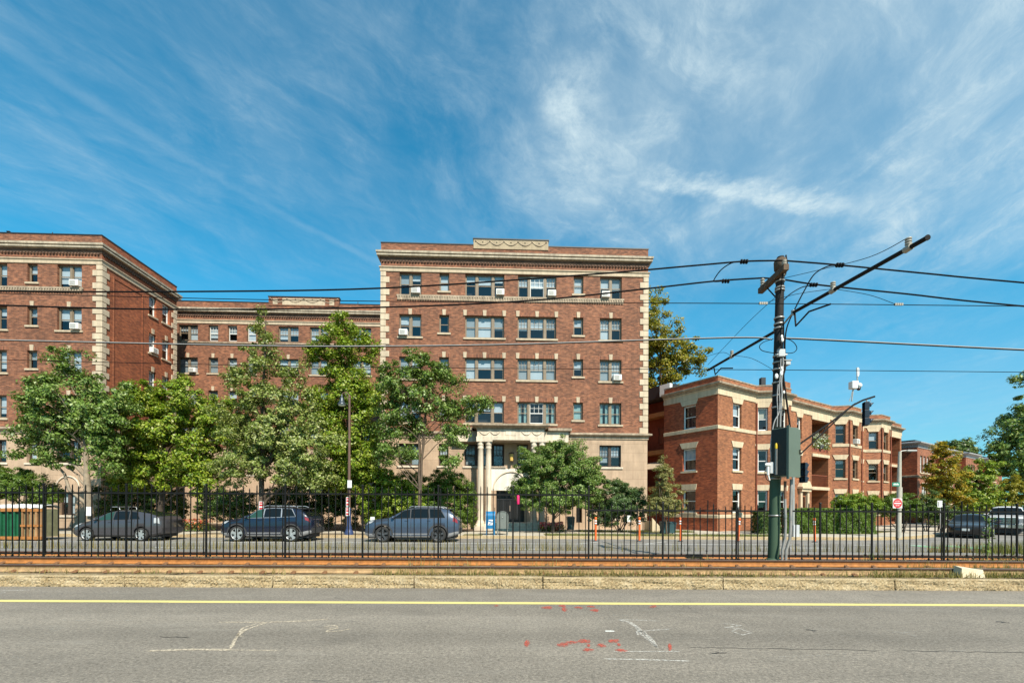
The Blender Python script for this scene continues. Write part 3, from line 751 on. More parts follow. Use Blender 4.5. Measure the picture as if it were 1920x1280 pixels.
def window(fr, bld, u0, u1, z0, z1, lay=(1,), frame='taupe_frame', reveal=.16, blinds=None, keys=(), sill='cream_stone', sash=True,
           blind_mats=('blind_white', 'blind_grey'), mull=.17, grid=0, lintel=None, white_sash=()):
    """one window: frame mesh under the building; panes, blinds, sill and keystones under the window"""
    n1 = -reveal + .0; n0 = n1 - .07; fw = .055
    mb = MB()
    mb.fbox(fr, u0, u0 + fw, n0, n1, z0, z1); mb.fbox(fr, u1 - fw, u1, n0, n1, z0, z1)
    mb.fbox(fr, u0 + fw, u1 - fw, n0, n1 - .002, z0, z0 + fw); mb.fbox(fr, u0 + fw, u1 - fw, n0, n1 - .002, z1 - fw, z1)
    k = len(lay); W = (u1 - u0 - 2 * fw) - mull * (k - 1); tot = sum(lay); a = u0 + fw; cells = []
    for i, w in enumerate(lay):
        b = a + W * w / tot; cells.append((a, b))
        if i < k - 1: mb.fbox(fr, b, b + mull, n0, n1 + .03, z0 + fw, z1 - fw)
        a = b + mull
    sw = .035; zm = (z0 + z1) / 2
    for i, (a, b) in enumerate(cells):
        mi = 1 if i in white_sash else 0
        mb.fbox(fr, a, a + sw, n0 + .012, n1 - .02, z0 + fw, z1 - fw, mi); mb.fbox(fr, b - sw, b, n0 + .012, n1 - .02, z0 + fw, z1 - fw, mi)
        if sash: mb.fbox(fr, a + sw, b - sw, n0 + .012, n1 - .016, zm - .025, zm + .025, mi)
        mb.fbox(fr, a + sw, b - sw, n0 + .012, n1 - .022, z0 + fw, z0 + fw + .05, mi); mb.fbox(fr, a + sw, b - sw, n0 + .012, n1 - .022, z1 - fw - .04, z1 - fw, mi)
        if grid:
            for g in range(1, grid + 1):
                x = a + (b - a) * g / (grid + 1); mb.fbox(fr, x - .01, x + .01, n0 + .02, n1 - .03, zm + .025, z1 - fw - .04, mi)
            zz = (zm + z1 - fw) / 2; mb.fbox(fr, a + sw, b - sw, n0 + .022, n1 - .032, zz - .01, zz + .01, mi)
    wo = mb.build('window', [frame, 'white_frame'], bld)
    mb = MB(); np_ = n0 + .028
    for a, b in cells: mb.quad(fr.p(a, np_, z0 + fw), fr.p(b, np_, z0 + fw), fr.p(b, np_, z1 - fw), fr.p(a, np_, z1 - fw))
    mb.build('pane', 'glass', wo)
    if blinds is None: blinds = [rng.choice((.35, .45, .5, .5, .55, .8, .95)) for _ in cells]
    mb = MB(); nb = n0 - .05
    for (a, b), d in zip(cells, blinds):
        if d <= 0: continue
        if d >= 2:      # drawn curtains with gathers on both sides
            for s0, s1 in ((a, a + (b - a) * .36), (b - (b - a) * .36, b)):
                for q in range(6):
                    p0 = s0 + (s1 - s0) * q / 6; p1 = s0 + (s1 - s0) * (q + 1) / 6; e0 = .03 * (q % 2); e1 = .03 * ((q + 1) % 2)
                    mb.quad(fr.p(p0, nb - e0, z0 + fw), fr.p(p1, nb - e1, z0 + fw), fr.p(p1, nb - e1, z1 - fw), fr.p(p0, nb - e0, z1 - fw), 0)
            continue
        zt = z1 - fw; zb = zt - (z1 - z0 - 2 * fw) * min(d, 1)
        mb.quad(fr.p(a - .02, nb, zb), fr.p(b + .02, nb, zb), fr.p(b + .02, nb, zt), fr.p(a - .02, nb, zt), 0 if rng.random() < .72 else 1)
    if mb.f: mb.build('blind', list(blind_mats), wo)
    if sill:
        mb = MB(); mb.fbox(fr, u0 - .12, u1 + .12, .002, .075, z0 - .125, z0 - .003); mb.fbox(fr, u0 + .003, u1 - .003, -reveal + .002, .002, z0 - .06, z0 + .012); mb.build('sill', sill, wo)
    for q in keys:
        w = .13; h = .37; uu = u0 + (u1 - u0) * q; mb = MB(); P = fr.p
        mb.prism([P(uu - w * .8, .002, z1 - .02), P(uu + w * .8, .002, z1 - .02), P(uu + w, .002, z1 + h), P(uu - w, .002, z1 + h)], fr.N * .055); mb.build('keystone', 'cream_stone', wo)
    if lintel:
        h, ex, mt = lintel; mb = MB(); P = fr.p
        mb.prism([P(u0 - .03, .002, z1 + .002), P(u1 + .03, .002, z1 + .002), P(u1 + ex, .002, z1 + h), P(u0 - ex, .002, z1 + h)], fr.N * .05); mb.build('lintel', mt, wo)
    return wo

def quoins(mb, fr, u, sgn, z0, z1, pitch=.43, mi=0, proud=.05):
    """alternating corner stones on one face; sgn +1: stones run towards +u from the corner"""
    z = z0; k = 0
    while z < z1 - .15:
        L = .62 if k % 2 == 0 else .38; zt = min(z + pitch - .035, z1)
        a, b = (u, u + L) if sgn > 0 else (u - L, u)
        mb.bbox(fr, a, b, -.01, proud, z, zt, .02, mi); z += pitch; k += 1
def roof(bld, ring, z):
    mb = MB(); mb.add([(p[0], p[1], z) for p in ring], [tuple(range(len(ring)))]); mb.build('roof', 'roof_tar', bld)
CORN = [(.0, 18.80), (.04, 18.82), (.04, 18.92), (.08, 18.95), (.10, 19.03), (.22, 19.05), (.25, 19.08), (.25, 19.18), (.18, 19.19), (.18, 19.25), (.29, 19.255), (.30, 19.39), (.18, 19.43), (0.0, 19.47)]
ZP = 20.02
def crown_trim(bld, plan, dent):
    mb = MB(); mb.sweep(plan, CORN[4:]); mb.build('cornice', 'cornice_stone', bld)
    mb = MB(); mb.sweep(plan, CORN[:5]); mb.build('cornice_bed', 'brick_shaded', bld)
    mb = MB(); mb.sweep(plan, [(0, 18.03), (.06, 18.05), (.06, 18.28), (.12, 18.31), (.12, 18.37), (0, 18.40)]); mb.build('belt_course', 'cream_stone', bld)
    mb = MB(); mb.sweep(plan, [(.03, ZP), (.03, ZP + .07), (-.35, ZP + .07)]); mb.build('coping', 'dark_metal', bld)
    for fr, a, b in dent:
        mb = MB(); mb.crenel(fr, a + .02, b - .02, .21, .10, .002, .02, .105, 18.70, 18.798); mb.build('dentils', 'brick_shaded', bld)
ROWS = {5: (16.46, 18.02), 4: (13.54, 15.10), 3: (10.62, 12.15), 2: (7.55, 9.10), 1: (4.55, 6.10)}
ac_list = []
def ac_unit(fr, u, z, label, w=.58, h=.40, n=-.10):
    o = thing('air_conditioner', fr.p(u, n, z), label, 'air conditioner', 'window air conditioners')
    mb = MB(); mb.bbox(fr, u - w / 2, u + w / 2, n - .1, n + .36, z, z + h, .02); mb.build('casing', 'ac_white', o)
    mb = MB(); mb.fbox(fr, u - w * .40, u + w * .22, n + .36, n + .368, z + .06, z + h - .06)
    mb.build('grille', 'ac_grille', o)
    mb = MB()
    for k in range(5): zz = z + .08 + k * (h - .16) / 4.2; mb.fbox(fr, u - w * .40, u + w * .22, n + .369, n + .376, zz, zz + .022)
    mb.build('louvre', 'ac_white', o)
    return o

# ---------------- main block with the columned porch
uL = FM.hit(713.5, 700)[0]; uR = FM.hit(1214.5, 700)[0]
U = lambda px, py=610: FM.hit(px, py)[0]
main = thing('apartment_building', FM.p((uL + uR) / 2, 0, 0), 'five storey brick apartment block in the centre with a columned stone porch', 'apartment building', 'matching brick apartment blocks round the courtyard')
cols = {1: (U(748.5), U(790)), 2: (U(823.5), U(842)), 3: (U(872), U(945.4)), 4: (U(970.8), U(1043)), 5: (U(1075.2), U(1093.6)), 6: (U(1124.8), U(1165.6))}
ops = []; wins = []
for r_ in (5, 4, 3, 2):
    z0, z1 = ROWS[r_]
    for c_ in range(1, 7):
        zz = z0 if c_ not in (2, 5) else z0 + .30
        ops.append((*cols[c_], zz, z1)); wins.append((r_, c_, zz, z1))
mb = MB()
facade(mb, FM, uL, uR, 6.9, ZP, ops, .16, 0)
base_ops = []
for c_ in (1, 2, 3, 6): base_ops.append((*cols[c_], 4.55, 6.10))
dW = (U(925), U(946.5)); dW2 = (U(971), U(991))
base_ops += [(*dW, 4.55, 6.12), (*dW2, 4.55, 6.12), (U(932), U(985), .62, 2.85, .8), (U(1082), U(1093), .62, 2.6, .5), (U(1128), U(1160), .9, 2.3)]
facade(mb, FM, uL, uR, 0.0, 6.9, base_ops, .20, 1)
# sides and back
Dp = 16.0
for a, b in ((FM.p(uR, 0, 0), FM.p(uR, -Dp, 0)), (FM.p(uR, -Dp, 0), FM.p(uL, -Dp, 0)), (FM.p(uL, -Dp, 0), FM.p(uL, 0, 0))):
    up = Vector((0, 0, ZP)); mb.quad(a, b, b + up, a + up, 2)
# soldier courses over the lower windows
for r_, c_, zz, z1 in wins:
    if r_ == 5: continue
    a, b = cols[c_]; mb.fbox(FM, a - .1, b + .1, -.05, .012, z1 + .004, z1 + .27, 3)
mb.build('wall', ['brick_front', 'limestone', 'brick_side', 'brick_soldier'], main)
for r_, c_, zz, z1 in wins:
    lay = {1: (1, 1), 2: (1,), 3: (1, 1.45, 1), 4: (1, 1.45, 1), 5: (1,), 6: (1, 1)}[c_]
    keys = () if r_ == 5 else ((.5,) if c_ not in (3, 4) else (0, .5, 1))
    bl = {(5, 1): (.5, .3), (5, 2): (1,), (5, 3): (.32, .42, .3), (5, 4): (.5, .55, .45), (5, 6): (.5, .6), (4, 1): (.4, .5), (4, 2): (0,), (4, 3): (.98, .98, .6), (4, 4): (.6, .55, .55), (4, 6): (.98, .45),
          (3, 3): (.98, .5, .5), (3, 4): (.95, 1, .95), (3, 6): (1, 1), (2, 3): (.3, .4, .5), (2, 4): (2, .0, 2), (2, 5): (.95,), (2, 6): (2, 2)}.get((r_, c_))
    bm = ('curtain_teal', 'blind_white') if (r_, c_) in ((2, 4), (2, 5), (2, 6)) else ('blind_white', 'blind_grey')
    window(FM, main, *cols[c_], zz, z1, lay, blinds=bl, keys=keys, sill=None if (r_ == 5 and c_ not in (2, 5)) else 'cream_stone',
           white_sash=(1,) if (r_, c_) in ((5, 4), (2, 4)) else (), grid=2 if (r_, c_) in ((4, 4), (3, 4), (2, 4), (3, 6), (4, 6), (5, 4)) else 0, blind_mats=bm)
for c_ in (1, 2, 3, 6):
    window(FM, main, *cols[c_], 4.55, 6.10, (1, 1) if c_ in (1, 6) else ((1,) if c_ == 2 else (1, 1.45, 1)), 'brown_frame', .2, grid=2, sill='porch_stone', blinds=None)
for d in (dW, dW2): window(FM, main, *d, 4.55, 6.12, (1,), 'brown_frame', .2, grid=2, blinds=(.5,), blind_mats=('blind_cream', 'blind_cream'), sill='porch_stone')
window(FM, main, U(1128), U(1160), .9, 2.3, (1, 1), 'brown_frame', .2, sill='porch_stone')
mb = MB(); P = FM.p
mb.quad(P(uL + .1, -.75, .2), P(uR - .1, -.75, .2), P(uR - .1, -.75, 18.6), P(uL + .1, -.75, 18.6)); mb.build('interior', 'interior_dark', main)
plan_m = [tuple(FM.p(uL, -6, 0)[:2]), tuple(FM.p(uL, 0, 0)[:2]), tuple(FM.p(uR, 0, 0)[:2]), tuple(FM.p(uR, -6, 0)[:2])]
crown_trim(main, plan_m, [(FM, uL + .05, uR - .1)])
roof(main, [FM.p(uL, 0, 0), FM.p(uR, 0, 0), FM.p(uR, -Dp, 0), FM.p(uL, -Dp, 0)], 19.7)
# dentilled string under the top floor windows
mb = MB(); a, b = U(744, 560), U(1170, 565)
mb.fbox(FM, a, b, .002, .07, 16.335, 16.455); sc_ = mb.build('string_course', 'weathered_stone', main)
mb = MB(); mb.crenel(FM, a + .05, b - .05, .175, .09, .002, .03, .072, 16.10, 16.333); mb.build('teeth', 'weathered_stone', sc_)
for a, b in ((uL - .03, 1), (uR + .03, -1)): mb = MB(); quoins(mb, FM, a, b, 6.95, 18.02); mb.build('quoins', 'quoin_stone', main)
mb = MB(); mb.sweep(plan_m, [(.0, 6.5), (.06, 6.52), (.06, 6.68), (.22, 6.76), (.26, 6.80), (.26, 6.90), (.03, 6.97), (0, 6.97)]); mb.build('base_cornice', 'weathered_stone', main)
# raised parapet panel with garlands
def garland_panel(bld, fr, ua, ub, z0, z1, swags=5, mat='cream_stone'):
    mb = MB(); mb.fbox(fr, ua, ub, -.30, .05, z0, z1); mb.build('parapet_panel', 'brick_front' if mat == 'brick' else mat, bld)
    mb = MB(); mb.fbox(fr, ua - .05, ub + .05, -.33, .09, z1 + .002, z1 + .075); mb.build('panel_coping', 'dark_metal', bld)
    mb = MB(); w = (ub - ua - .3) / swags; zc = z1 - .12; h = (z1 - z0) * .42
    for k in range(swags):
        a = ua + .15 + k * w; pts = [fr.p(a + w * i / 10, .06, zc - h * (1 - (2 * i / 10 - 1) ** 2)) for i in range(11)]; mb.tube(pts, [.02 + .02 * math.sin(math.pi * i / 10) for i in range(11)], 6)
        mb.sphere(fr.p(a, .06, zc), .06, 8, 6)
        mb.sphere(fr.p(a + w / 2, .06, zc - .05), .05, 8, 6)
    mb.sphere(fr.p(ub - .15, .06, zc), .06, 8, 6)
    mb.build('garland', 'weathered_stone', bld)
garland_panel(main, FM, U(888, 460), U(1028, 460), 19.78, 20.42, mat='panel_stone')
for px, h in ((863, .28), (1050, .25), (1118, .20)):
    q = FM.p(U(px, 462), -.6, 19.9); mb = MB(); mb.lathe(q, (0, 0, 1), [(0, .07), (.12 + h, .07), (.12 + h, .1), (.2 + h, .1), (.2 + h, 0)], 10); mb.build('roof_vent', 'dark_metal', main)
# porch
def column(fr, u, n, z0, z1, r):
    mb = MB(); c = fr.p(u, n, 0)
    mb.fbox(fr, u - r * 1.45, u + r * 1.45, n - r * 1.45, n + r * 1.45, z0, z0 + .14)
    pr = [(z0 + .14, r * 1.35), (z0 + .2, r * 1.38), (z0 + .26, r * 1.2), (z0 + .3, r * 1.22), (z0 + .34, r * 1.04)]
    H = z1 - z0
    for i in range(9): k = i / 8; pr.append((z0 + .36 + (H - .95) * k, r * (1.03 - .03 * k - .12 * k * k)))
    pr += [(z1 - .56, r * 1.0), (z1 - .52, r * 1.0), (z1 - .5, r * .9), (z1 - .36, r * .94), (z1 - .33, r * 1.06), (z1 - .28, r * 1.06), (z1 - .25, r * .98), (z1 - .14, r * 1.22), (z1 - .12, r * 1.22)]
    mb.lathe(c, (0, 0, 1), pr, 24)
    mb.fbox(fr, u - r * 1.3, u + r * 1.3, n - r * 1.3, n + r * 1.3, z1 - .12, z1 - .002)
    return mb
NP_ = 1.15
def Un(px, n, py=850): return FM.hit(px, py, n)[0]
for px in (901, 916, 1001, 1016): column(FM, Un(px, NP_), NP_, .45, 6.2, .205).build('column', 'porch_stone', main)
a, b = Un(893, NP_ + .25), Un(1022, NP_ + .25)
mb = MB(); mb.fbox(FM, a, b, .003, NP_ + .25, 6.2, 6.42); mb.fbox(FM, a + .05, b - .05, .003, NP_ + .2, 6.42, 6.92); mb.build('porch_entablature', 'porch_stone', main)
mb = MB(); pl = [tuple(FM.p(a + .05, 0, 0)[:2]), tuple(FM.p(a + .05, NP_ + .2, 0)[:2]), tuple(FM.p(b - .05, NP_ + .2, 0)[:2]), tuple(FM.p(b - .05, 0, 0)[:2])]
mb.sweep(pl, [(0, 6.92), (.06, 6.95), (.08, 7.03), (.30, 7.10), (.34, 7.14), (.34, 7.24), (0, 7.30), (-1.0, 7.31)]); mb.build('porch_cornice', 'weathered_stone', main)
mb = MB(); k = 6; w = (b - a - .4) / k
for i in range(k):
    s0 = a + .2 + i * w; n_ = NP_ + .215
    if i in (2, 3): continue
    mb.tube([FM.p(s0 + w * j / 8, n_, 6.80 - .24 * (1 - (2 * j / 8 - 1) ** 2)) for j in range(9)], [.02 + .02 * math.sin(math.pi * j / 8) for j in range(9)], 6)
mb.fbox(FM, (a + b) / 2 - .35, (a + b) / 2 + .35, NP_ + .19, NP_ + .225, 6.52, 6.82)
mb.build('garland', 'porch_stone', main)
# wider, shallower part of the porch head
a2, b2 = Un(850, .5), Un(1066, .5)
for q0, q1, q2, q3 in ((a2, a - .003, a2 - .2, a - .30), (b + .003, b2, b + .30, b2 + .2)):
    mb = MB(); mb.fbox(FM, q0, q1, .004, .45, 6.21, 6.95); mb.build('porch_wing', 'porch_stone', main)
    mb = MB(); mb.fbox(FM, q2, q3, .004, .68, 6.98, 7.16); mb.build('porch_wing_cornice', 'weathered_stone', main)
# arches in relief, door, lantern, steps
def arch(px, zc, r, bld=main):
    u = U(px, 900); mb = MB(); pts = [FM.p(u + r * math.cos(math.pi * i / 20), .03, zc + r * math.sin(math.pi * i / 20)) for i in range(21)]; mb.tube(pts, .06, 6); mb.build('arch_moulding', 'porch_stone', bld)
stone('white_plaster', (.72, .68, .60), .10)
mb = MB(); mb.fbox(FM, U(922), U(995), .002, .010, 2.86, 4.40); mb.build('arch_panel', 'white_plaster', main)
arch(958, 2.95, 1.22); arch(1150, 2.75, .62)
mb = MB(); ua, ub = U(932), U(985)
mb.fbox(FM, ua, ub, -.62, -.56, .64, 2.84)
do = mb.build('door', 'dark_door', main)
mb = MB()
for i in range(1, 4): x = ua + (ub - ua) * i / 4; mb.fbox(FM, x - .03, x + .03, -.56, -.53, .64, 2.83)
mb.fbox(FM, ua, ub, -.529, -.51, 2.2, 2.27); mb.build('door_frame', 'dark_metal', do)
mb = MB(); mb.fbox(FM, ua + .95, ua + 1.0, -.51, -.44, 1.4, 1.8); mb.build('handle', 'rail_head', do)
mb = MB(); mb.fbox(FM, U(1082), U(1093), -.45, -.4, .62, 2.6); mb.build('door', 'dark_door', main)
u = Un(959, .3); q = FM.p(u, .3, 0)
lan = MB(); lan.fbox(FM, u - .05, u + .05, .003, .32, 4.95, 5.02); lan.lathe(FM.p(u, .36, 0), (0, 0, 1), [(5.50, .02), (5.46, .2), (5.40, .22), (5.38, .14)], 8); lan.lathe(FM.p(u, .36, 0), (0, 0, 1), [(4.80, .02), (4.86, .11), (4.9, .12)], 8)
lo = lan.build('lantern', 'dark_metal', main)
mb = MB(); mb.lathe(FM.p(u, .36, 0), (0, 0, 1), [(4.9, .115), (5.38, .14)], 8, smooth=False); mb.build('lantern_glass', 'lantern_glass', lo)
mb = MB()
for i in range(3): mb.fbox(FM, U(925) + .0, U(1022) + .0, .003, 2.2 - .38 * i, .155 + .16 * i, .155 + .16 * (i + 1))
mb.fbox(FM, U(893), U(925) - .003, .003, 2.35, .155, .45); mb.fbox(FM, U(1022) + .003, U(1036), .003, 2.35, .155, .62)
mb.build('entrance_steps', 'porch_stone', main)
mb = MB()
for px in (929, 1020):
    uu = U(px); mb.tube([FM.p(uu, 2.1, .3), FM.p(uu, 2.1, 1.2), FM.p(uu, .3, 1.65), FM.p(uu, .3, .62)], .022, 6)
mb.build('handrail', 'black_iron', main)
aclab = 'white air conditioner in the '
for px, z, lab in ((780, 16.50, 'top floor window nearest the left quoins of the central block'), (937.5, 16.50, 'top floor triple window left of the white sash'), (1034, 16.50, 'top floor triple window beside the white sash'),
                   (1134.5, 16.50, 'top right double window of the central block'), (757, 13.58, 'fourth floor left double window of the central block'), (1157, 10.66, 'third floor right double window of the central block')):
    ac_unit(FM, U(px), z, aclab + lab)

# ---------------- left wing
uC = U(190.5, 600); uA0 = U(-230, 600)
wing = thing('apartment_building', FM.p((uA0 + uC) / 2, 0, 0), 'brick apartment block cut off by the left edge, its side wall running back', 'apartment building', 'matching brick apartment blocks round the courtyard')
FS = Fr(FM.p(uC, 0, 0), US)
sE = FS.hit(331, 600)[0]
colsA = [(U(-215), U(-170)), (U(-150), U(-130)), (U(-95), U(-55)), (U(-27), U(13)), (U(51), U(70)), (U(107), U(153))]
sc = [(FS.hit(279.5, 600)[0], FS.hit(293, 600)[0]), (FS.hit(304.5, 600)[0], FS.hit(318, 600)[0])]
opsA = []; opsS = []
for r_ in (5, 4, 3, 2):
    z0, z1 = ROWS[r_]
    for i, c_ in enumerate(colsA): opsA.append((*c_, z0 + (.3 if i in (1, 4) else 0), z1, i, r_))
    for c_ in sc: opsS.append((*c_, z0, z1, 9, r_))
mb = MB()
facade(mb, FM, uA0, uC, 6.9, ZP, [o[:4] for o in opsA], .16, 0)
bA = [(*c_, 4.55, 6.1) for c_ in colsA]
bA += [(U(112), U(142), 1.0, 2.6)]
facade(mb, FM, uA0, uC, 0, 6.9, bA, .2, 1)
facade(mb, FS, 0, sE, 6.9, ZP, [o[:4] for o in opsS], .16, 2)
facade(mb, FS, 0, sE, 0, 6.9, [(*c_, 4.55, 6.1) for c_ in sc], .2, 1)
B1 = FS.p(sE, 0, 0); B0 = FM.p(uA0, -sE, 0); up = Vector((0, 0, ZP)); A0 = FM.p(uA0, 0, 0)
mb.quad(B1, B0, B0 + up, B1 + up, 0); mb.quad(B0, A0, A0 + up, B0 + up, 2)
for o in opsA:
    if o[5] != 5: mb.fbox(FM, o[0] - .1, o[1] + .1, -.05, .012, o[3] + .004, o[3] + .27, 3)
a_, b_ = FS.hit(212, 560)[0], FS.hit(268, 560)[0]
# blind brick panel on the side wall, a shallow raised border
for (x0, x1, z0, z1) in ((a_, b_, 17.6, 17.72), (a_, b_, 7.6, 7.72), (a_, a_ + .1, 7.72, 17.6), (b_ - .1, b_, 7.72, 17.6)): mb.fbox(FS, x0, x1, -.02, .035, z0, z1, 2)
mb.build('wall', ['brick_front', 'limestone', 'brick_side', 'brick_soldier'], wing)
for o in opsA: window(FM, wing, *o[:4], (1,) if o[4] in (1, 4) else ((1, 1.4, 1) if o[4] in (0, 2) else (1, 1)), keys=() if o[5] == 5 else (.5,), sill=None if (o[5] == 5 and o[4] not in (1, 4)) else 'cream_stone')
for o in opsS: window(FS, wing, *o[:4], (1,), keys=() if o[5] == 5 else (.5,), frame='white_frame')
for c_ in colsA: window(FM, wing, *c_, 4.55, 6.1, (1, 1) if c_[1] - c_[0] > 1 else (1,), 'brown_frame', .2, grid=2, sill='porch_stone')
for c_ in sc: window(FS, wing, *c_, 4.55, 6.1, (1,), 'brown_frame', .2, sill='porch_stone')
window(FM, wing, U(112), U(142), 1.0, 2.6, (1, 1), 'brown_frame', .2, sill='porch_stone')
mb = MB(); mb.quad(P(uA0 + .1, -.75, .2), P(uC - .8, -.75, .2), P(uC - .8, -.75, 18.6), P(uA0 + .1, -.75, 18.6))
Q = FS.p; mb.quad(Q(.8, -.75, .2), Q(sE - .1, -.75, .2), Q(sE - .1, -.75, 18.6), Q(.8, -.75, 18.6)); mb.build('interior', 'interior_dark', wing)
plan_w = [tuple(A0[:2]), tuple(FM.p(uC, 0, 0)[:2]), tuple(B1[:2]), tuple(FS.p(sE, -3, 0)[:2])]
crown_trim(wing, plan_w, [(FM, uA0, uC - .1), (FS, .1, sE)])
roof(wing, [A0, FM.p(uC, 0, 0), B1, B0], 19.7)
mb = MB(); b = U(157, 560); mb.fbox(FM, uA0, b, .002, .07, 16.335, 16.455); sc_ = mb.build('string_course', 'weathered_stone', wing)
mb = MB(); mb.crenel(FM, uA0 + .05, b - .05, .175, .09, .002, .03, .072, 16.10, 16.333); mb.build('teeth', 'weathered_stone', sc_)
for f_, a, b in ((FM, uC + .03, -1), (FS, -.03, 1), (FS, sE + .02, -1)): mb = MB(); quoins(mb, f_, a, b, 6.95, 18.02); mb.build('quoins', 'quoin_stone', wing)
mb = MB(); mb.sweep(plan_w, [(.0, 6.5), (.06, 6.52), (.06, 6.68), (.22, 6.76), (.26, 6.80), (.26, 6.90), (.03, 6.97), (0, 6.97)]); mb.build('base_cornice', 'weathered_stone', wing)
arch_u = U(128, 890)
mb = MB(); mb.tube([FM.p(arch_u + .75 * math.cos(math.pi * i / 16), .03, 2.9 + .75 * math.sin(math.pi * i / 16)) for i in range(17)], .05, 6); mb.build('arch_moulding', 'porch_stone', wing)
for px, n_ in ((2, .5), (85, .5)):
    q = FM.p(U(px, 440), -n_, 19.9); mb = MB(); mb.lathe(q, (0, 0, 1), [(0, .1 if px < 10 else .05), (.5 if px < 10 else .35, .1 if px < 10 else .05), (.5 if px < 10 else .35, .14 if px < 10 else .09), (.6, 0)], 10); mb.build('roof_vent', 'dark_metal', wing)
ac_unit(FM, U(143.5, 530), 16.50, 'white air conditioner in the top floor double window of the left block')
ac_unit(FM, U(144.5, 610), 13.58, 'white air conditioner one floor below the top in the left block')
ac_unit(FS, (sc[0][0] + sc[0][1]) / 2, 13.58, 'white air conditioner in the narrow side wall window of the left block')

# ---------------- rear block across the courtyard
FRr = Fr(FM.p(0, -9.9, 0), UM)
V_ = lambda px, py=620: FRr.hit(px, py)[0]
rear = thing('apartment_building', FRr.p(V_(520), 0, 0), 'brick apartment block set back behind the courtyard trees, with a raised parapet panel', 'apartment building', 'matching brick apartment blocks round the courtyard')
r0, r1 = V_(300), V_(760)
cr = [(335, 371, 2), (391, 409, 1), (427, 444.5, 1), (463, 480, 1), (505, 521, 1), (522, 560, 2), (581, 616, 2), (660, 696, 2)]
cR = [(V_(a), V_(b), k) for a, b, k in cr if a != 505]
opsR = []
for r_ in (5, 4, 3, 2):
    z0, z1 = ROWS[r_]
    for a, b, k in cR: opsR.append((a, b, z0 + .05, z1 - .1, k, r_))
mb = MB(); facade(mb, FRr, r0, r1, 6.9, ZP, [o[:4] for o in opsR], .16, 0)
facade(mb, FRr, r0, r1, 0, 6.9, [(a, b, 4.5, 6.0) for a, b, k in cR], .2, 1)
q0, q1, q2, q3 = FRr.p(r0, 0, 0), FRr.p(r1, 0, 0), FRr.p(r1, -8, 0), FRr.p(r0, -8, 0)
for a, b in ((q1, q2), (q2, q3), (q3, q0)): mb.quad(a, b, b + up, a + up, 2)
mb.build('wall', ['brick_front', 'limestone', 'brick_side'], rear)
for o in opsR: window(FRr, rear, *o[:4], (1,) * o[4], keys=() if o[5] == 5 else (.5,), grid=2 if o[5] == 5 else 0, frame='taupe_frame', sill=None if o[5] == 5 else 'cream_stone', white_sash=(0, 1) if o[4] == 1 and o[5] == 5 else ())
for a, b, k in cR: window(FRr, rear, a, b, 4.5, 6.0, (1,) * k, 'brown_frame', .2, sill='porch_stone')
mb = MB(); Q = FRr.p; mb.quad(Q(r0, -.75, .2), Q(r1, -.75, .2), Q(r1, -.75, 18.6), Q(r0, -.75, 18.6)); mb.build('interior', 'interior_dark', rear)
plan_r = [tuple(q0[:2]), tuple(q1[:2])]
crown_trim(rear, plan_r, [(FRr, r0, r1)])
roof(rear, [q0, q1, q2, q3], 19.7)
mb = MB(); mb.fbox(FRr, r0, r1, .002, .07, 16.30, 16.42); mb.build('string_course', 'weathered_stone', rear)
a, b = V_(504, 570), V_(636, 570)
garland_panel(rear, FRr, a, b, 19.78, 20.55, 4, 'brick')
mb = MB(); mb.fbox(FRr, V_(530, 570), V_(610, 570), .052, .058, 19.86, 20.45); mb.fbox(FRr, V_(512, 570), V_(521, 570), .052, .06, 19.9, 20.4); mb.fbox(FRr, V_(618, 570), V_(627, 570), .052, .06, 19.9, 20.4); mb.build('panel_inset', 'cream_stone', rear)
q = FRr.p(V_(668, 570), -.5, 20.0); mb = MB(); mb.lathe(q, (0, 0, 1), [(0, .03), (.5, .03), (.5, 0)], 6); mb.build('roof_vent', 'dark_metal', rear)
ac_unit(FRr, V_(363.5), 13.62, 'white air conditioner in the set back block behind the courtyard trees')
# ------------------------------------------------------------------ corner block with bays
corner = thing('corner_building', tuple(CB), 'three storey red brick corner block with stone lintels and bays, its corner towards the tracks', 'apartment building')
BAY = .9
def tpx(px, n): return Fr(CB, e_dir).hit(px, 850, n)[0]
LF = 4.31; LP = 4.2                                  # length of the brick left face, and of the porch part further back
n1v = Vector((-n_dir.y, n_dir.x, 0))
back_dir = Vector((-n_dir.x, -n_dir.y, 0))
Lend = CB + back_dir * LF
FL = Fr(Lend, n_dir)                                 # left face, u from its far end to the corner
def W(t, n=0.0): return CB + e_dir * t + n_dir * n
t1 = tpx(1417, 0); t1b = t1 + BAY; t1c = tpx(1483, BAY); t1d = t1c + BAY
t2 = tpx(1560, 0); t2b = t2 + BAY; t2c = max(tpx(1615, BAY), t2b + 1.2); t2d = t2c + BAY
t3 = max(tpx(1623, 0), t2d + .5); t3b = t3 + BAY; t3c = max(tpx(1669, BAY), t3b + 1.4); t3d = t3c + BAY
tE = max(tpx(1690, 0), t3d + 1.6)
plan_b = [Lend, CB, W(t1), W(t1b, BAY), W(t1c, BAY), W(t1d), W(t2), W(t2b, BAY), W(t2c, BAY), W(t2d), W(t3), W(t3b, BAY), W(t3c, BAY), W(t3d), W(tE)]
fac = [Fr(a, b - a) for a, b in zip(plan_b[:-1], plan_b[1:])]
fl = [(b - a).length for a, b in zip(plan_b[:-1], plan_b[1:])]
fmat = [1, 0, 2, 0, 3, 0, 2, 0, 3, 0, 2, 0, 3, 0]
BZ = {3: (7.20, 8.84), 2: (4.26, 5.85), 1: (1.38, 2.95)}
def pxw(i, a, b): return fac[i].hit(a, 850)[0], fac[i].hit(b, 850)[0]
bw = []                                              # (facet, u0, u1, z0, z1, lintel)
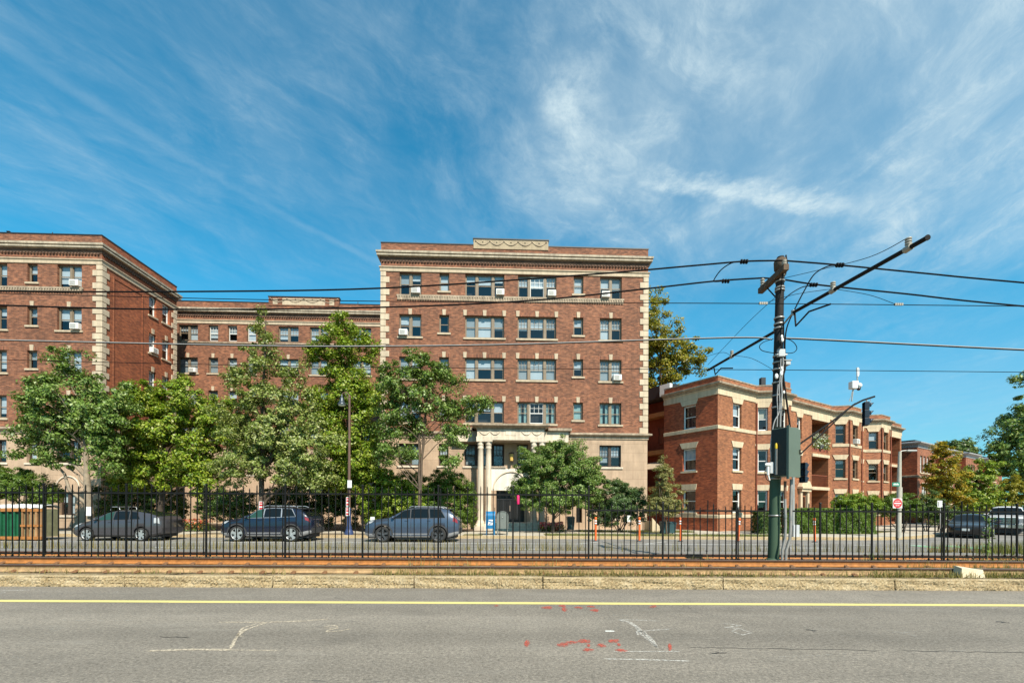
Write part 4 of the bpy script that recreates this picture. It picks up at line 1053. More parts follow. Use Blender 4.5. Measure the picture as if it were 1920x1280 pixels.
def addw(i, a, b, rows=(3, 2, 1)):
    for r_ in rows: bw.append((i, a, b, *BZ[r_], r_))
addw(0, *pxw(0, 1280, 1304.5))
addw(1, *pxw(1, 1374, 1390))
addw(2, *pxw(2, 1421, 1440))
m_ = fl[3] / 2; addw(3, m_ - .5, m_ + .5)
addw(5, *pxw(5, 1494, 1503), rows=(3, 2))
def mid(i, w): c = fl[i] / 2; addw(i, c - w / 2, c + w / 2)
mid(6, .78); mid(7, 1.0); mid(10, .78); mid(11, 1.0)
c = fac[9].hit(1615.5, 850)[0]; c = min(max(c, .3), max(fl[9] - .3, .31))
addw(9, c - .24, c + .24)
lA, lB = pxw(5, 1522, 1553)
eA, eB = pxw(5, 1502.5, 1508.5)
lg = [(lA, lB, 6.32, 8.9, 1.6), (lA, lB, 3.5, 5.9, 1.6), (lA, lB, .4, 3.2, 1.6)]
PZ = 10.36
mb = MB()
for i, f_ in enumerate(fac):
    op = [w[1:5] for w in bw if w[0] == i]
    if i == 5: op = op + lg + [(eA - .05, eB + .1, .35, 2.6, .4)]
    if i == 13: op = op + [(.5, fl[13] - .4, 6.32, 8.9, 1.2), (.5, fl[13] - .4, 3.5, 5.9, 1.2), (.5, fl[13] - .4, .4, 3.2, 1.2)]
    facade(mb, f_, 0, fl[i], -.1, PZ, op, .15, fmat[i])
e0, e1 = plan_b[-1], plan_b[-1] - n_dir * 12; e2 = Lend + back_dir * 8; up = Vector((0, 0, PZ))
mb.quad(e0, e1, e1 + up, e0 + up, 1); mb.quad(e1, e2, e2 + up, e1 + up, 0)
mb.build('wall', ['brick_corner_front', 'brick_corner_side', 'brick_cant', 'brick_corner_side'], corner)
for i, a, b, z0, z1, r_ in bw:
    wf = 'white_frame' if i < 6 else 'taupe_frame'
    window(fac[i], corner, a, b, z0, z1, (1,), wf, .15, sill=None if r_ == 3 else 'pale_stone', blinds=(rng.choice((0, .3, .45, .5, .2)),),
           blind_mats=('blind_white', 'blind_cream'), lintel=(.40, .22 if r_ > 1 else .12, 'pale_stone') if r_ < 3 else (.36, .18, 'pale_stone'))
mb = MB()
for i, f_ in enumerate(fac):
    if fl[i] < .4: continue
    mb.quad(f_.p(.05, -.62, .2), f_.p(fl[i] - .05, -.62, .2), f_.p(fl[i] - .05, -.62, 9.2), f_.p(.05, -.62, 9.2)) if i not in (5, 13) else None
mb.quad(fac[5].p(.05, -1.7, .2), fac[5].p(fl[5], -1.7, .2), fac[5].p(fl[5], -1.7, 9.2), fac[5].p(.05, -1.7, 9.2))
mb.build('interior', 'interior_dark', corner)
mb = MB(); mb.sweep(plan_b, [(0, 9.20), (.05, 9.21), (.05, 9.62), (.10, 9.64), (.12, 9.70), (0, 9.72)]); mb.build('frieze', 'pale_stone', corner)
mb = MB(); mb.sweep(plan_b, [(0, 9.715), (.16, 9.725), (.20, 9.80), (.34, 9.84), (.36, 9.92), (.36, 9.96), (0, 9.99)]); mb.build('cornice', 'weathered_stone', corner)
mb = MB(); mb.sweep(plan_b, [(.03, PZ), (.04, PZ + .08), (-.3, PZ + .085)]); mb.build('coping', 'weathered_stone', corner)
for pl_ in (plan_b[:6], plan_b[6:14]):
    mb = MB(); mb.sweep(pl_, [(0, 6.93), (.05, 6.94), (.06, 7.16), (0, 7.185)]); mb.build('belt_course', 'pale_stone', corner)
    mb = MB(); mb.sweep(pl_, [(0, 1.02), (.05, 1.03), (.06, 1.22), (0, 1.25)]); mb.build('water_table', 'pale_stone', corner)
roof(corner, [tuple(p[:2]) for p in plan_b] + [tuple(e1[:2]), tuple(e2[:2])], 9.9)
for k in (2, 3, 7, 8, 11, 12):      # downpipes at the bay corners
    q = plan_b[k] + n_dir * .07; mb = MB(); mb.tube([q + Vector((0, 0, .1)), q + Vector((0, 0, 9.15))], .05, 8); mb.build('downpipe', 'porch_brown', corner)
# loggia: back wall, floors, parapets
for i, (a, b, rows_, dp) in enumerate(((lA, lB, lg, 1.58), )):
    f_ = fac[5]; mb = MB(); mb.quad(f_.p(a, -dp, .4), f_.p(b, -dp, .4), f_.p(b, -dp, 8.9), f_.p(a, -dp, 8.9)); mb.build('loggia_wall', 'loggia_tan', corner)
    for z in (5.9, 3.2): mb = MB(); mb.fbox(f_, a - .05, b + .05, -1.5, .10, z + .02, z + .26); mb.build('balcony_slab', 'pale_stone', corner)
    mb = MB(); mb.fbox(f_, a - .1, b + .1, .002, .08, 8.92, 9.19); mb.build('balcony_lintel', 'pale_stone', corner)
    mb = MB(); mb.fbox(f_, a + .003, b - .003, -.12, -.02, 6.33, 6.62); mb.build('balcony_parapet', 'porch_brown', corner)
    mb = MB(); n_ = 16
    for k in range(n_ + 1): x = a + .03 + (b - a - .06) * k / n_; mb.fbox(f_, x - .012, x + .012, -.10, -.07, 3.52, 4.40)
    mb.fbox(f_, a, b, -.11, -.06, 4.40, 4.45); mb.build('balcony_railing', 'porch_brown', corner)
f_ = fac[13]; mb = MB(); mb.quad(f_.p(.5, -1.19, .4), f_.p(fl[13] - .4, -1.19, .4), f_.p(fl[13] - .4, -1.19, 8.9), f_.p(.5, -1.19, 8.9)); mb.build('loggia_wall', 'porch_brown', corner)
for z in (5.9, 3.2): mb = MB(); mb.fbox(f_, .45, fl[13] - .35, -1.1, .10, z + .02, z + .26); mb.build('balcony_slab', 'pale_stone', corner)
mb = MB(); mb.fbox(f_, .4, fl[13] - .3, .002, .08, 8.92, 9.19); mb.build('balcony_lintel', 'pale_stone', corner)
# entrance canopy
f_ = fac[5]; mb = MB(); c = (eA + eB) / 2
mb.fbox(f_, c - .75, c + .75, .003, .30, 3.02, 3.25); mb.fbox(f_, c - .9, c + .9, .003, .42, 3.252, 3.40)
mb.prism([f_.p(c - .85, .003, 3.402), f_.p(c + .85, .003, 3.402), f_.p(c + .5, .003, 3.85), f_.p(c - .5, .003, 3.85)], f_.N * .3)
mb.fbox(f_, c - .7, c - .4, .003, .18, .2, 3.018); mb.fbox(f_, c + .4, c + .7, .003, .18, .2, 3.018); mb.build('entrance_surround', 'pale_stone', corner)
mb = MB(); mb.fbox(f_, eA, eB + .05, -.38, -.33, .35, 2.58); mb.build('door', 'dark_door', corner)
# wooden porches behind the left face
FPo = Fr(Lend + back_dir * LP - Vector((0, 0, 0)), n_dir)
mb = MB(); mb.fbox(FPo, 0, LP, -2.0, -1.2, -.1, 10.0); mb.build('rear_wall', 'porch_brown', corner)
mb = MB()
for z in (3.0, 5.75, 8.6): mb.fbox(FPo, 0, LP - .003, -1.197, -.35, z, z + .32)
for u in (.2, LP - .25): mb.fbox(FPo, u, u + .14, -.6, -.46, -.1, 8.59)
mb.build('porch_floors', 'porch_trim', corner)
for z0, z1 in ((6.6, 8.0), (3.9, 5.1), (.8, 2.5)): window(FPo if 0 else Fr(FPo.p(0, -1.2, 0), n_dir), corner, LP - 1.5, LP - .6, z0, z1, (1,), 'porch_brown', -.075, sill=None, blinds=(0,))
mb = MB(); mb.fbox(FPo, LP - 2.4, LP - .2, -2.4, -.9, 10.0, 11.1); mb.build('roof_box', 'dark_metal', corner)
mb = MB(); mb.fbox(FPo, LP - .9, LP + .02, -.897, -.6, 10.15, 11.0); mb.build('roof_unit', 'white_frame', corner)
mb = MB(); z = 5.95
mb.add([FPo.p(0, -.34, 4.9), FPo.p(LP - .1, -.34, 4.9), FPo.p(LP - .1, .5, 4.55), FPo.p(0, .5, 4.55), FPo.p(0, -.34, 5.15), FPo.p(LP - .1, -.34, 5.15), FPo.p(LP - .1, .5, 4.6), FPo.p(0, .5, 4.6)], [(4, 7, 6, 5), (0, 1, 2, 3), (3, 2, 6, 7), (1, 5, 6, 2), (0, 3, 7, 4)])
mb.build('awning', 'cream_stone', corner)
q = W(t1b + .3, -.2); mb = MB(); mb.box(q.x - .16, q.x + .16, q.y - .16, q.y + .16, 9.9, 11.2); mb.build('chimney_pipe', 'dark_metal', corner)
mb = MB(); a = fac[3]; mb.fbox(a, fl[3] - .9, fl[3] - .1, -.6, .0 - .004, PZ + .09, PZ + .5); mb.build('parapet_stub', 'brick_corner_front', corner)
# bay window air conditioners
i = 7; ac_unit(fac[7], fl[7] * .5, BZ[3][0] + .05, 'white air conditioner in the upper window of the middle bay of the corner block')
ac_unit(fac[9], c if 0 else min(fl[9] - .3, .35), BZ[2][0] + .05, 'white air conditioner in the narrow window between the bays of the corner block', w=.42)

# ------------------------------------------------------------------ row houses further along the side street
plain('slate_cornice', (.30, .30, .31), .7, var=.15)
row_t = [(34.0, 42.3), (42.5, 50.6), (50.8, 60.0), (60.2, 72.0)]
hl = ['brick row house with white windows beside the corner block', 'brick row house behind the orange autumn tree', 'third brick row house along the side street', 'farthest brick row house, half behind the tree at the right edge']
for k, (ta, tb) in enumerate(row_t):
    n0 = .0
    fr = Fr(W(ta, n0), e_dir); L = tb - ta
    h = thing('row_house', fr.p(L / 2, 0, 0), hl[k], 'row house', 'brick row houses along the side street')
    bz = {2: (5.55, 7.35), 1: (2.3, 4.2)}
    H = 8.75 - .1 * (k % 2)
    proj = .7                                             # square projecting part at the near end
    Lp = L * .52
    plan = [fr.p(0, -9, 0), fr.p(0, proj, 0), fr.p(Lp, proj, 0), fr.p(Lp, 0, 0), fr.p(L, 0, 0), fr.p(L, -9, 0)]
    fs = [Fr(a, b - a) for a, b in zip(plan[:-1], plan[1:])]; ls = [(b - a).length for a, b in zip(plan[:-1], plan[1:])]
    c = Lp / 2; wl = [(1, c - 1.35, c - .65, 2), (1, c - .35, c + .35, 2), (1, c + .65, c + 1.35, 2), (1, c - .8, c + .8, 1), (3, .6, 1.5, 2), (3, 2.3, 3.2, 2), (3, 2.2, 3.2, 1)]
    mb = MB()
    for i, f_ in enumerate(fs): facade(mb, f_, 0, ls[i], -.1, H, [(a, b, *bz[r_]) for j, a, b, r_ in wl if j == i] + ([(.5, 1.5, .6, 3.0)] if i == 3 else []), .12, 1 if i in (0, 2, 4) else 0)
    mb.build('wall', ['brick_row', 'brick_corner_side'], h)
    for j, a, b, r_ in wl: window(fs[j], h, a, b, *bz[r_], (1, 1) if b - a > 1.3 else (1,), 'white_frame', .12, sill='pale_stone', mull=.1, lintel=(.3, .08, 'pale_stone') if r_ == 1 else None)
    mb = MB(); mb.fbox(fs[3], .5, 1.5, -.12, -.07, .6, 3.0); mb.build('door', 'dark_door', h)
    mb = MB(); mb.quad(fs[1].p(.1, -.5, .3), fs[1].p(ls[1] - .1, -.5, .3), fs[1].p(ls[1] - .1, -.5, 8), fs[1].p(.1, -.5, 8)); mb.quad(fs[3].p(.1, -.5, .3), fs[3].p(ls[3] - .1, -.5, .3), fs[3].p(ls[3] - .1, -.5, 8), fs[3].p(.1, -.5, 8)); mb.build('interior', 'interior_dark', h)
    mb = MB(); mb.sweep(plan, [(0, H - .62), (.06, H - .60), (.06, H - .34), (.30, H - .22), (.42, H - .16), (.42, H - .04), (.0, H + .04), (-.4, H + .05)]); mb.build('cornice', 'slate_cornice', h)
    mb = MB(); mb.sweep(plan, [(0, 5.0), (.12, 5.02), (.14, 5.2), (0, 5.24)]); mb.build('belt_course', 'weathered_stone', h)
    mb = MB(); mb.sweep(plan, [(-.3, H + .05), (-.3, H + .25), (-.6, H + .26)]); mb.build('parapet', 'dark_metal', h)
    roof(h, [tuple(p[:2]) for p in plan], H - .1)
# ------------------------------------------------------------------ trees, shrubs, weeds
G1 = [(.042, .092, .018), (.098, .180, .027), (.150, .250, .040), (.220, .315, .065), (.320, .380, .150)]
leafmat('leaf_mid', G1)
leafmat('leaf_bright', [(.060, .125, .010), (.150, .260, .014), (.235, .340, .020), (.330, .400, .035), (.40, .43, .12)], .32)
leafmat('leaf_pale', [(.070, .115, .020), (.175, .240, .040), (.270, .330, .070), (.370, .410, .130), (.45, .47, .22)], .30)
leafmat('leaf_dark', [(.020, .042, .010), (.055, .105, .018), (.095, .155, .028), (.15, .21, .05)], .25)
leafmat('leaf_blue', [(.050, .095, .030), (.085, .150, .045), (.125, .19, .06)], .28)
leafmat('leaf_yellowgreen', [(0.135, 0.162, 0.016), (0.230, 0.230, 0.022), (0.338, 0.297, 0.027), (0.459, 0.338, 0.034)], .4)
leafmat('leaf_cream', [(0.203, 0.216, 0.061), (0.297, 0.297, 0.101), (0.405, 0.378, 0.149), (0.297, 0.230, 0.081)], .4)
leafmat('leaf_orange', [(.30, .17, .015), (.46, .28, .018), (.54, .40, .028), (.22, .24, .025), (.16, .21, .025)], .4)
leafmat('leaf_hedge', [(0.061, 0.115, 0.014), (0.101, 0.176, 0.019), (0.149, 0.230, 0.027)], .3)
leafmat('leaf_lime', [(0.135, 0.230, 0.019), (0.216, 0.324, 0.027), (0.297, 0.392, 0.047)], .4)
leafmat('petal_red', [(.55, .02, .03), (.7, .10, .14), (.65, .25, .3), (.06, .1, .02)], .3)
leafmat('petal_mixed', [(.5, .03, .04), (.62, .18, .06), (.06, .1, .02), (.6, .35, .3)], .3)
leafmat('petal_white', [(.7, .68, .6), (.6, .62, .5), (.07, .12, .02)], .3)
leafmat('dry_blade', [(.30, .22, .07), (.22, .19, .05), (.36, .28, .12), (.13, .15, .03)], .3, .7)
leafmat('green_blade', [(.07, .12, .02), (.13, .16, .03), (.28, .24, .08)], .3, .7)
plain('bark_brown', (.105, .075, .052), .95, var=.35, vscale=5, bmp=.5)
plain('bark_pale', (.25, .20, .145), .95, var=.35, vscale=5, bmp=.5)
plain('bark_dark', (.05, .038, .028), .95, var=.35, vscale=5, bmp=.4)

DENS = 1.45; CLU = 1.75
def leaves_np(cent, nrm, size, asp=.55, fold=.25):
    """one folded diamond per leaf; cent (n,3), nrm (n,3) unit, size (n,)"""
    n = len(cent)
    r = NP.normal(size=(n, 3)); a = r - nrm * (r * nrm).sum(1, keepdims=True); a /= np.linalg.norm(a, axis=1, keepdims=True) + 1e-9
    a[:, 2] -= .25; a /= np.linalg.norm(a, axis=1, keepdims=True)
    b = np.cross(nrm, a); b /= np.linalg.norm(b, axis=1, keepdims=True) + 1e-9
    s = size[:, None]
    V = np.stack([cent - a * s * .5, cent + b * s * .5 * asp + nrm * s * fold * .4 - a * s * .08, cent + a * s * .5, cent - b * s * .5 * asp + nrm * s * fold * .4 - a * s * .08], 1)
    F = np.arange(4 * n).reshape(n, 4)
    return V.reshape(-1, 3), F

def crown_points(lobes, nclu):
    vol = [l[1][0] * l[1][1] * l[1][2] for l in lobes]; tot = sum(v ** .75 for v in vol); out = []
    for (c, r), v in zip(lobes, vol):
        k = max(3, int(nclu * CLU * v ** .75 / tot))
        d = NP.normal(size=(k, 3)); d /= np.linalg.norm(d, axis=1, keepdims=True)
        rad = NP.random(k) ** .42
        out.append(np.array(c) + d * rad[:, None] * np.array(r) * (.88 + .2 * NP.random((k, 1))))
    return np.concatenate(out)

def crown_mesh(name, mat, parent, clusters, per, crad, lsize, up=.5, center=None, flat=.7):
    n = len(clusters); k = (NP.random(n) * .9 + .55) * per * DENS; k = k.astype(int)
    cc = np.repeat(clusters, k, 0); cr = np.repeat((.45 + .7 * NP.random(n)) * crad, k)
    d = NP.normal(size=(len(cc), 3)); d /= np.linalg.norm(d, axis=1, keepdims=True); rr = NP.random(len(cc)) ** .5
    off = d * (rr * cr)[:, None]; off[:, 2] *= flat
    p = cc + off
    ctr = clusters.mean(0) if center is None else np.array(center)
    outw = p - ctr; outw /= np.linalg.norm(outw, axis=1, keepdims=True) + 1e-9
    nrm = d * .55 + outw * .45 + np.array((0, 0, up)) + NP.normal(size=p.shape) * .45; nrm /= np.linalg.norm(nrm, axis=1, keepdims=True)
    s = lsize * .86 * (.5 + .95 * NP.random(len(p)))
    V, F = leaves_np(p, nrm, s)
    return fast_mesh(name, V, F, mat, parent)

def limb(mb, a, b, r0, r1, sag=.0, seg=6, k=5, wob=.05):
    a, b = Vector(a), Vector(b); L = (b - a).length; pts = []; rs = []
    for i in range(k + 1):
        t = i / k; p = a.lerp(b, t); p.z += sag * math.sin(math.pi * t) * L
        if 0 < i < k: p += Vector((rng.gauss(0, wob), rng.gauss(0, wob), rng.gauss(0, wob * .5))) * L * .5
        pts.append(p); rs.append(r0 + (r1 - r0) * t)
    mb.tube(pts, rs, seg); return pts

def tree(name, label, cat, lobes_px, Y, trunk_px, mat, bark='bark_brown', nclu=110, per=70, crad=.55, lsize=.17, r0=.16, nlimb=14, stems=1, group=None, zb=.15, depth=.9, up=.5, trunk_top=None, trunks=None, flat=.7):
    s = Y / FPX; lobes = []
    for px, py, rx, ry in lobes_px:
        c = at(px, py, Y + rng.uniform(-.2, .2)); lobes.append((tuple(c), (rx * s, (rx + ry) / 2 * s * depth, ry * s)))
    base = at(trunk_px, 990, Y); base.z = zb
    o = thing(name, tuple(base), label, cat, group)
    cl = crown_points(lobes, nclu)
    crown_mesh('crown', mat, o, cl, per, crad, lsize, up, flat=flat)
    mb = MB(); top = max(c[2] for c, r in lobes); low = min(c[2] - r[2] for c, r in lobes)
    ctr = sum((Vector(c) for c, r in lobes), Vector()) / len(lobes)
    order = sorted(range(len(cl)), key=lambda i: cl[i][2])
    for q in range(stems):
        off = Vector((rng.uniform(-.12, .12), rng.uniform(-.12, .12), 0)) if stems > 1 else Vector((0, 0, 0))
        tt = Vector((base.x * .65 + ctr.x * .35 + (rng.uniform(-1, 1) * .8 if stems > 1 else 0), ctr.y, trunk_top if trunk_top else low + (top - low) * .75))
        st = base + off; n = 10; pts = []; rs = []
        for i in range(n + 1):
            t = i / n; p = st.lerp(tt, t); p.x = st.x + (tt.x - st.x) * t ** 1.6; p += Vector((rng.gauss(0, .03), rng.gauss(0, .03), 0)) * (0 if i == 0 else 1); pts.append(p)
            rs.append((r0 / (stems ** .5)) * ((1.25 if i == 0 else 1.0) - .82 * t))
        pts[0].z -= .1; mb.tube(pts, rs, 10)
        for k in range(nlimb // stems):
            c = Vector(cl[rng.choice(order)]); 
            hz = min(max(c.z - (abs(c.x - st.x) + abs(c.y - st.y)) * rng.uniform(.35, .8), st.z + (low - st.z) * .75), tt.z - .2)
            i = max(1, min(n - 1, int((hz - st.z) / max(.1, tt.z - st.z) * n))); a = pts[i]
            pl = limb(mb, a, c, rs[i] * .55, .015, .06)
            for j in range(2):
                c2 = Vector(cl[rng.choice(order)])
                if (c2 - pl[3]).length < 2.2: limb(mb, pl[3], c2, .025, .008, .05, 5, 3)
    mb.build('trunk', bark, o)
    return o

def shrub(name, label, lobes_px, Y, mat, nclu=70, per=90, crad=.32, lsize=.10, group=None, cat='shrub', zb=.15, depth=.9, up=.45, stem_px=None):
    s = Y / FPX; lobes = []
    for px, py, rx, ry in lobes_px:
        c = at(px, py, Y); lobes.append((tuple(c), (rx * s, (rx + ry) / 2 * s * depth, ry * s)))
    px = stem_px or sum(l[0] for l in lobes_px) / len(lobes_px); base = at(px, 990, Y); base.z = zb
    o = thing(name, tuple(base), label, cat, group)
    cl = crown_points(lobes, nclu); cl[:, 2] = np.maximum(cl[:, 2], zb + .12)
    crown_mesh('foliage', mat, o, cl, per, crad, lsize, up)
    mb = MB()
    for k in range(9): limb(mb, base + Vector((rng.uniform(-.15, .15), rng.uniform(-.15, .15), -.05)), Vector(cl[rng.randrange(len(cl))]), .03, .008, .03, 5, 3)
    mb.build('stem', 'bark_dark', o)
    return o

SG = 'street trees along the far pavement'
tree('street_tree', 'leafy green street tree at the left with a pale trunk carrying a white notice', 'tree',
     [(135, 760, 88, 72), (75, 800, 52, 48), (205, 770, 45, 62), (130, 690, 45, 42), (60, 745, 28, 25), (110, 850, 46, 32), (205, 850, 36, 48), (40, 850, 22, 16), (150, 800, 70, 50)], 25.3, 167, 'leaf_mid', 'bark_pale', 200, 85, .46, .17, .22, 18, group=SG)
tree('street_tree', 'dense dark green tree behind the grey hatchback car', 'tree',
     [(290, 800, 70, 80), (265, 745, 45, 45), (345, 770, 60, 55), (245, 855, 50, 50), (370, 850, 45, 60), (395, 800, 42, 60), (310, 885, 66, 42), (330, 720, 30, 22), (250, 890, 48, 40), (375, 900, 50, 36), (430, 800, 34, 60)], 28.0, 300, 'leaf_bright', 'bark_dark', 300, 95, .50, .18, .18, 14)
tree('street_tree', 'tall slender pale green tree with a pointed top above the dark blue car', 'tree',
     [(490, 650, 32, 46), (487, 602, 14, 26), (490, 722, 66, 52), (455, 790, 60, 55), (545, 775, 58, 58), (590, 840, 55, 50), (480, 850, 75, 55), (545, 880, 60, 40), (548, 700, 26, 30), (432, 705, 18, 20), (450, 880, 50, 40), (520, 820, 60, 55), (595, 890, 40, 34)], 25.3, 490, 'leaf_pale', 'bark_brown', 280, 80, .46, .16, .17, 22, group=SG, trunk_top=12.0)
tree('street_tree', 'bright green tree behind the street lamp, its top level with the rear roofline', 'tree',
     [(640, 650, 46, 50), (650, 612, 30, 24), (688, 650, 24, 38), (595, 668, 22, 24), (645, 735, 66, 52), (600, 780, 50, 50), (690, 760, 40, 60), (660, 830, 62, 55), (620, 880, 55, 42), (695, 865, 32, 50), (660, 890, 50, 40)], 27.5, 652, 'leaf_bright', 'bark_dark', 330, 90, .50, .17, .17, 16)
tree('street_tree', 'open branched tree with several stems standing behind the blue grey car', 'tree',
     [(770, 730, 56, 50), (735, 785, 36, 44), (840, 760, 46, 34), (897, 757, 30, 22), (800, 690, 42, 30), (730, 710, 24, 36), (845, 710, 28, 24), (845, 815, 30, 30), (770, 800, 40, 25), (730, 850, 28, 26), (845, 865, 24, 20), (780, 670, 24, 16), (760, 850, 26, 20)], 25.3, 786, 'leaf_mid', 'bark_brown', 210, 68, .42, .155, .17, 20, stems=3, group=SG)
tree('ornamental_tree', 'small round crowned tree in front of the porch', 'tree',
     [(1045, 880, 76, 50), (1003, 872, 44, 42), (1092, 888, 44, 42), (1050, 845, 52, 27), (1042, 922, 84, 26), (982, 908, 30, 26), (1105, 915, 38, 28), (1045, 940, 84, 24), (975, 925, 24, 22)], 27.6, 1038, 'leaf_mid', 'bark_dark', 480, 105, .33, .108, .10, 14, stems=2)
tree('young_tree', 'young pale yellow green tree standing in front of the corner block', 'tree',
     [(1250, 930, 32, 30), (1245, 895, 20, 24), (1243, 870, 9, 14), (1262, 950, 28, 18), (1232, 948, 20, 20)], 26.3, 1250, 'leaf_cream', 'bark_brown', 110, 60, .24, .095, .05, 12)
tree('background_tree', 'big yellow green tree rising behind the gap between the central and corner blocks', 'tree',
     [(1230, 640, 50, 70), (1225, 575, 28, 40), (1270, 670, 50, 50), (1300, 680, 36, 30), (1245, 710, 60, 45), (1200, 600, 30, 60)], 46.0, 1235, 'leaf_yellowgreen', 'bark_brown', 130, 70, .75, .30, .3, 12, zb=0)
tree('background_tree', 'orange brown autumn tree in front of the row houses', 'tree',
     [(1775, 890, 34, 42), (1772, 850, 22, 26), (1760, 925, 26, 34), (1790, 930, 26, 30), (1748, 900, 16, 24)], 37.0, 1772, 'leaf_orange', 'bark_dark', 110, 80, .36, .17, .10, 10, zb=0)
tree('background_tree', 'green tree with yellow patches right of the orange autumn tree', 'tree',
     [(1832, 910, 34, 40), (1850, 885, 22, 28), (1815, 940, 30, 30), (1855, 940, 28, 26)], 38.0, 1832, 'leaf_bright', 'bark_dark', 110, 80, .36, .17, .10, 10, zb=0)
tree('background_tree', 'yellow turning tree behind the parked pickup truck', 'tree',
     [(1882, 930, 30, 30), (1900, 915, 24, 26), (1870, 955, 28, 18), (1915, 945, 22, 26)], 38.5, 1888, 'leaf_yellowgreen', 'bark_dark', 90, 75, .32, .15, .09, 10, zb=0)
tree('background_tree', 'large green tree reaching in from the right edge', 'tree',
     [(1935, 780, 50, 70), (1900, 830, 46, 45), (1965, 840, 60, 80), (1880, 870, 30, 28), (1930, 720, 30, 24), (1860, 840, 18, 14), (1950, 900, 50, 30), (1910, 890, 25, 30)], 40.0, 1968, 'leaf_mid', 'bark_dark', 190, 80, .62, .27, .25, 16, zb=0)
tree('background_tree', 'round green treetop behind the row house roofs', 'tree',
     [(1798, 842, 26, 18), (1778, 838, 16, 12), (1818, 850, 14, 12)], 78.0, 1798, 'leaf_dark', 'bark_dark', 60, 60, 1.0, .45, .3, 8, zb=0)
# shrubs and hedges
shrub('shrub', 'large broad leaved shrub behind the bonnet of the blue grey car', [(735, 930, 50, 42), (705, 950, 30, 45), (770, 945, 40, 40), (720, 905, 36, 28)], 27.6, 'leaf_bright', 220, 80, .30, .14)
shrub('shrub', 'tall rounded green shrub left of the porch columns', [(856, 942, 38, 48), (842, 912, 34, 32), (872, 962, 24, 32), (815, 945, 40, 44), (835, 900, 40, 22), (790, 940, 44, 50), (765, 915, 40, 34), (880, 935, 16, 40)], 28.2, 'leaf_hedge', 420, 105, .27, .09)
shrub('shrub', 'bushy blue green shrub at the right end of the central block', [(1158, 943, 50, 42), (1176, 925, 32, 24), (1134, 958, 36, 30), (1192, 955, 22, 34), (1150, 912, 28, 16)], 28.4, 'leaf_blue', 230, 95, .26, .10, up=.6)
shrub('shrub', 'green bush behind the rubbish skips at the left edge', [(40, 915, 62, 32), (-30, 905, 50, 35), (85, 930, 32, 22), (20, 890, 40, 14)], 26.0, 'leaf_hedge', 200, 95, .28, .10)
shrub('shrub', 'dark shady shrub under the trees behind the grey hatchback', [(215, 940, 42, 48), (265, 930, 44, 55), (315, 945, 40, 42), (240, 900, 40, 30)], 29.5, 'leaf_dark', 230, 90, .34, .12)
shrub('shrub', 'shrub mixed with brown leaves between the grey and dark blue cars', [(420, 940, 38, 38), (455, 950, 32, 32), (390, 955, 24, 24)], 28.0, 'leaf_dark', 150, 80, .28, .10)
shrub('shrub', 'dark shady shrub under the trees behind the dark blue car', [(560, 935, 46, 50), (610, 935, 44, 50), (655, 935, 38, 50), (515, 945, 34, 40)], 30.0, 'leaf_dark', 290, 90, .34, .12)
shrub('shrub', 'bright lime green shrub beside the stop bar of the corner block hedge', [(1605, 941, 38, 18), (1580, 945, 22, 16), (1632, 945, 24, 16)], 28.6, 'leaf_lime', 80, 90, .22, .095, stem_px=1605)
shrub('shrub', 'rounded green and yellow bush behind the do not enter sign', [(1690, 945, 30, 24), (1665, 950, 20, 20), (1710, 955, 14, 22)], 30.0, 'leaf_hedge', 90, 95, .25, .09)
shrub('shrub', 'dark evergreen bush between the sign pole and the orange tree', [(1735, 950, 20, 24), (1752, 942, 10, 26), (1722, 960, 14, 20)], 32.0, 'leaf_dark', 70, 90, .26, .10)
shrub('shrub', 'dark low bush left of the parked saloon car', [(1775, 965, 24, 18), (1755, 970, 16, 16)], 31.0, 'leaf_dark', 50, 80, .26, .10)
def hedge(label, p0, p1, w, h, mat='leaf_hedge'):
    p0, p1 = Vector(p0), Vector(p1); d = (p1 - p0); L = d.length; d.normalize(); nn = Vector((d.y, -d.x, 0))
    o = thing('hedge', tuple((p0 + p1) / 2), label, 'hedge', 'clipped hedges by the corner block')
    n = int(L * w * h * 4200) + int(L * 2600); u = NP.random(n) * L; a = (NP.random(n) - .5) * w; z = NP.random(n) * h
    # push most leaves to the surface
    side = NP.random(n); a = np.where(side < .5, -w / 2 * np.sign(.5 - NP.random(n) * 1.0) * (.9 + .15 * NP.random(n)), a); z = np.where(side > .68, h * (.93 + .1 * NP.random(n)), z)
    bul = 1 + .16 * np.sin(u * 2.2) * np.sin(z * 2.4 + u) + .12 * np.sin(u * 5.1 + z * 4)
    a = a * bul * (1 - .25 * (z / h) ** 4); z = z * (.93 + .07 * bul)
    p = np.array(p0) + np.outer(u, np.array(d)) + np.outer(a, np.array(nn)); p[:, 2] = .15 + z
    nr = np.outer(np.sign(a), np.array(nn)) * .7 + np.array((0, 0, 1.0)) * (z / h > .85)[:, None] + NP.normal(size=(n, 3)) * .5 + np.array((0, 0, .3)); nr /= np.linalg.norm(nr, axis=1, keepdims=True)
    V, F = leaves_np(p, nr, .09 * (.6 + .8 * NP.random(n))); fast_mesh('foliage', V, F, mat, o)
    mb = MB()
    for k in range(int(L * 2)): q = p0 + d * (k + .5) / 2; mb.tube([Vector((q.x, q.y, .1)), Vector((q.x + rng.uniform(-.1, .1), q.y, .15 + h * .8))], .02, 5)
    mb.build('stem', 'bark_dark', o); return o
hedge('clipped green hedge in front of the corner block, running right from the green pole', (16.7, 28.2, .15), (22.2, 28.2, .15), 1.0, 1.5)
hedge('short clipped hedge just left of the green pole', (14.9, 27.9, .15), (16.2, 27.9, .15), .9, 1.3, 'leaf_dark')
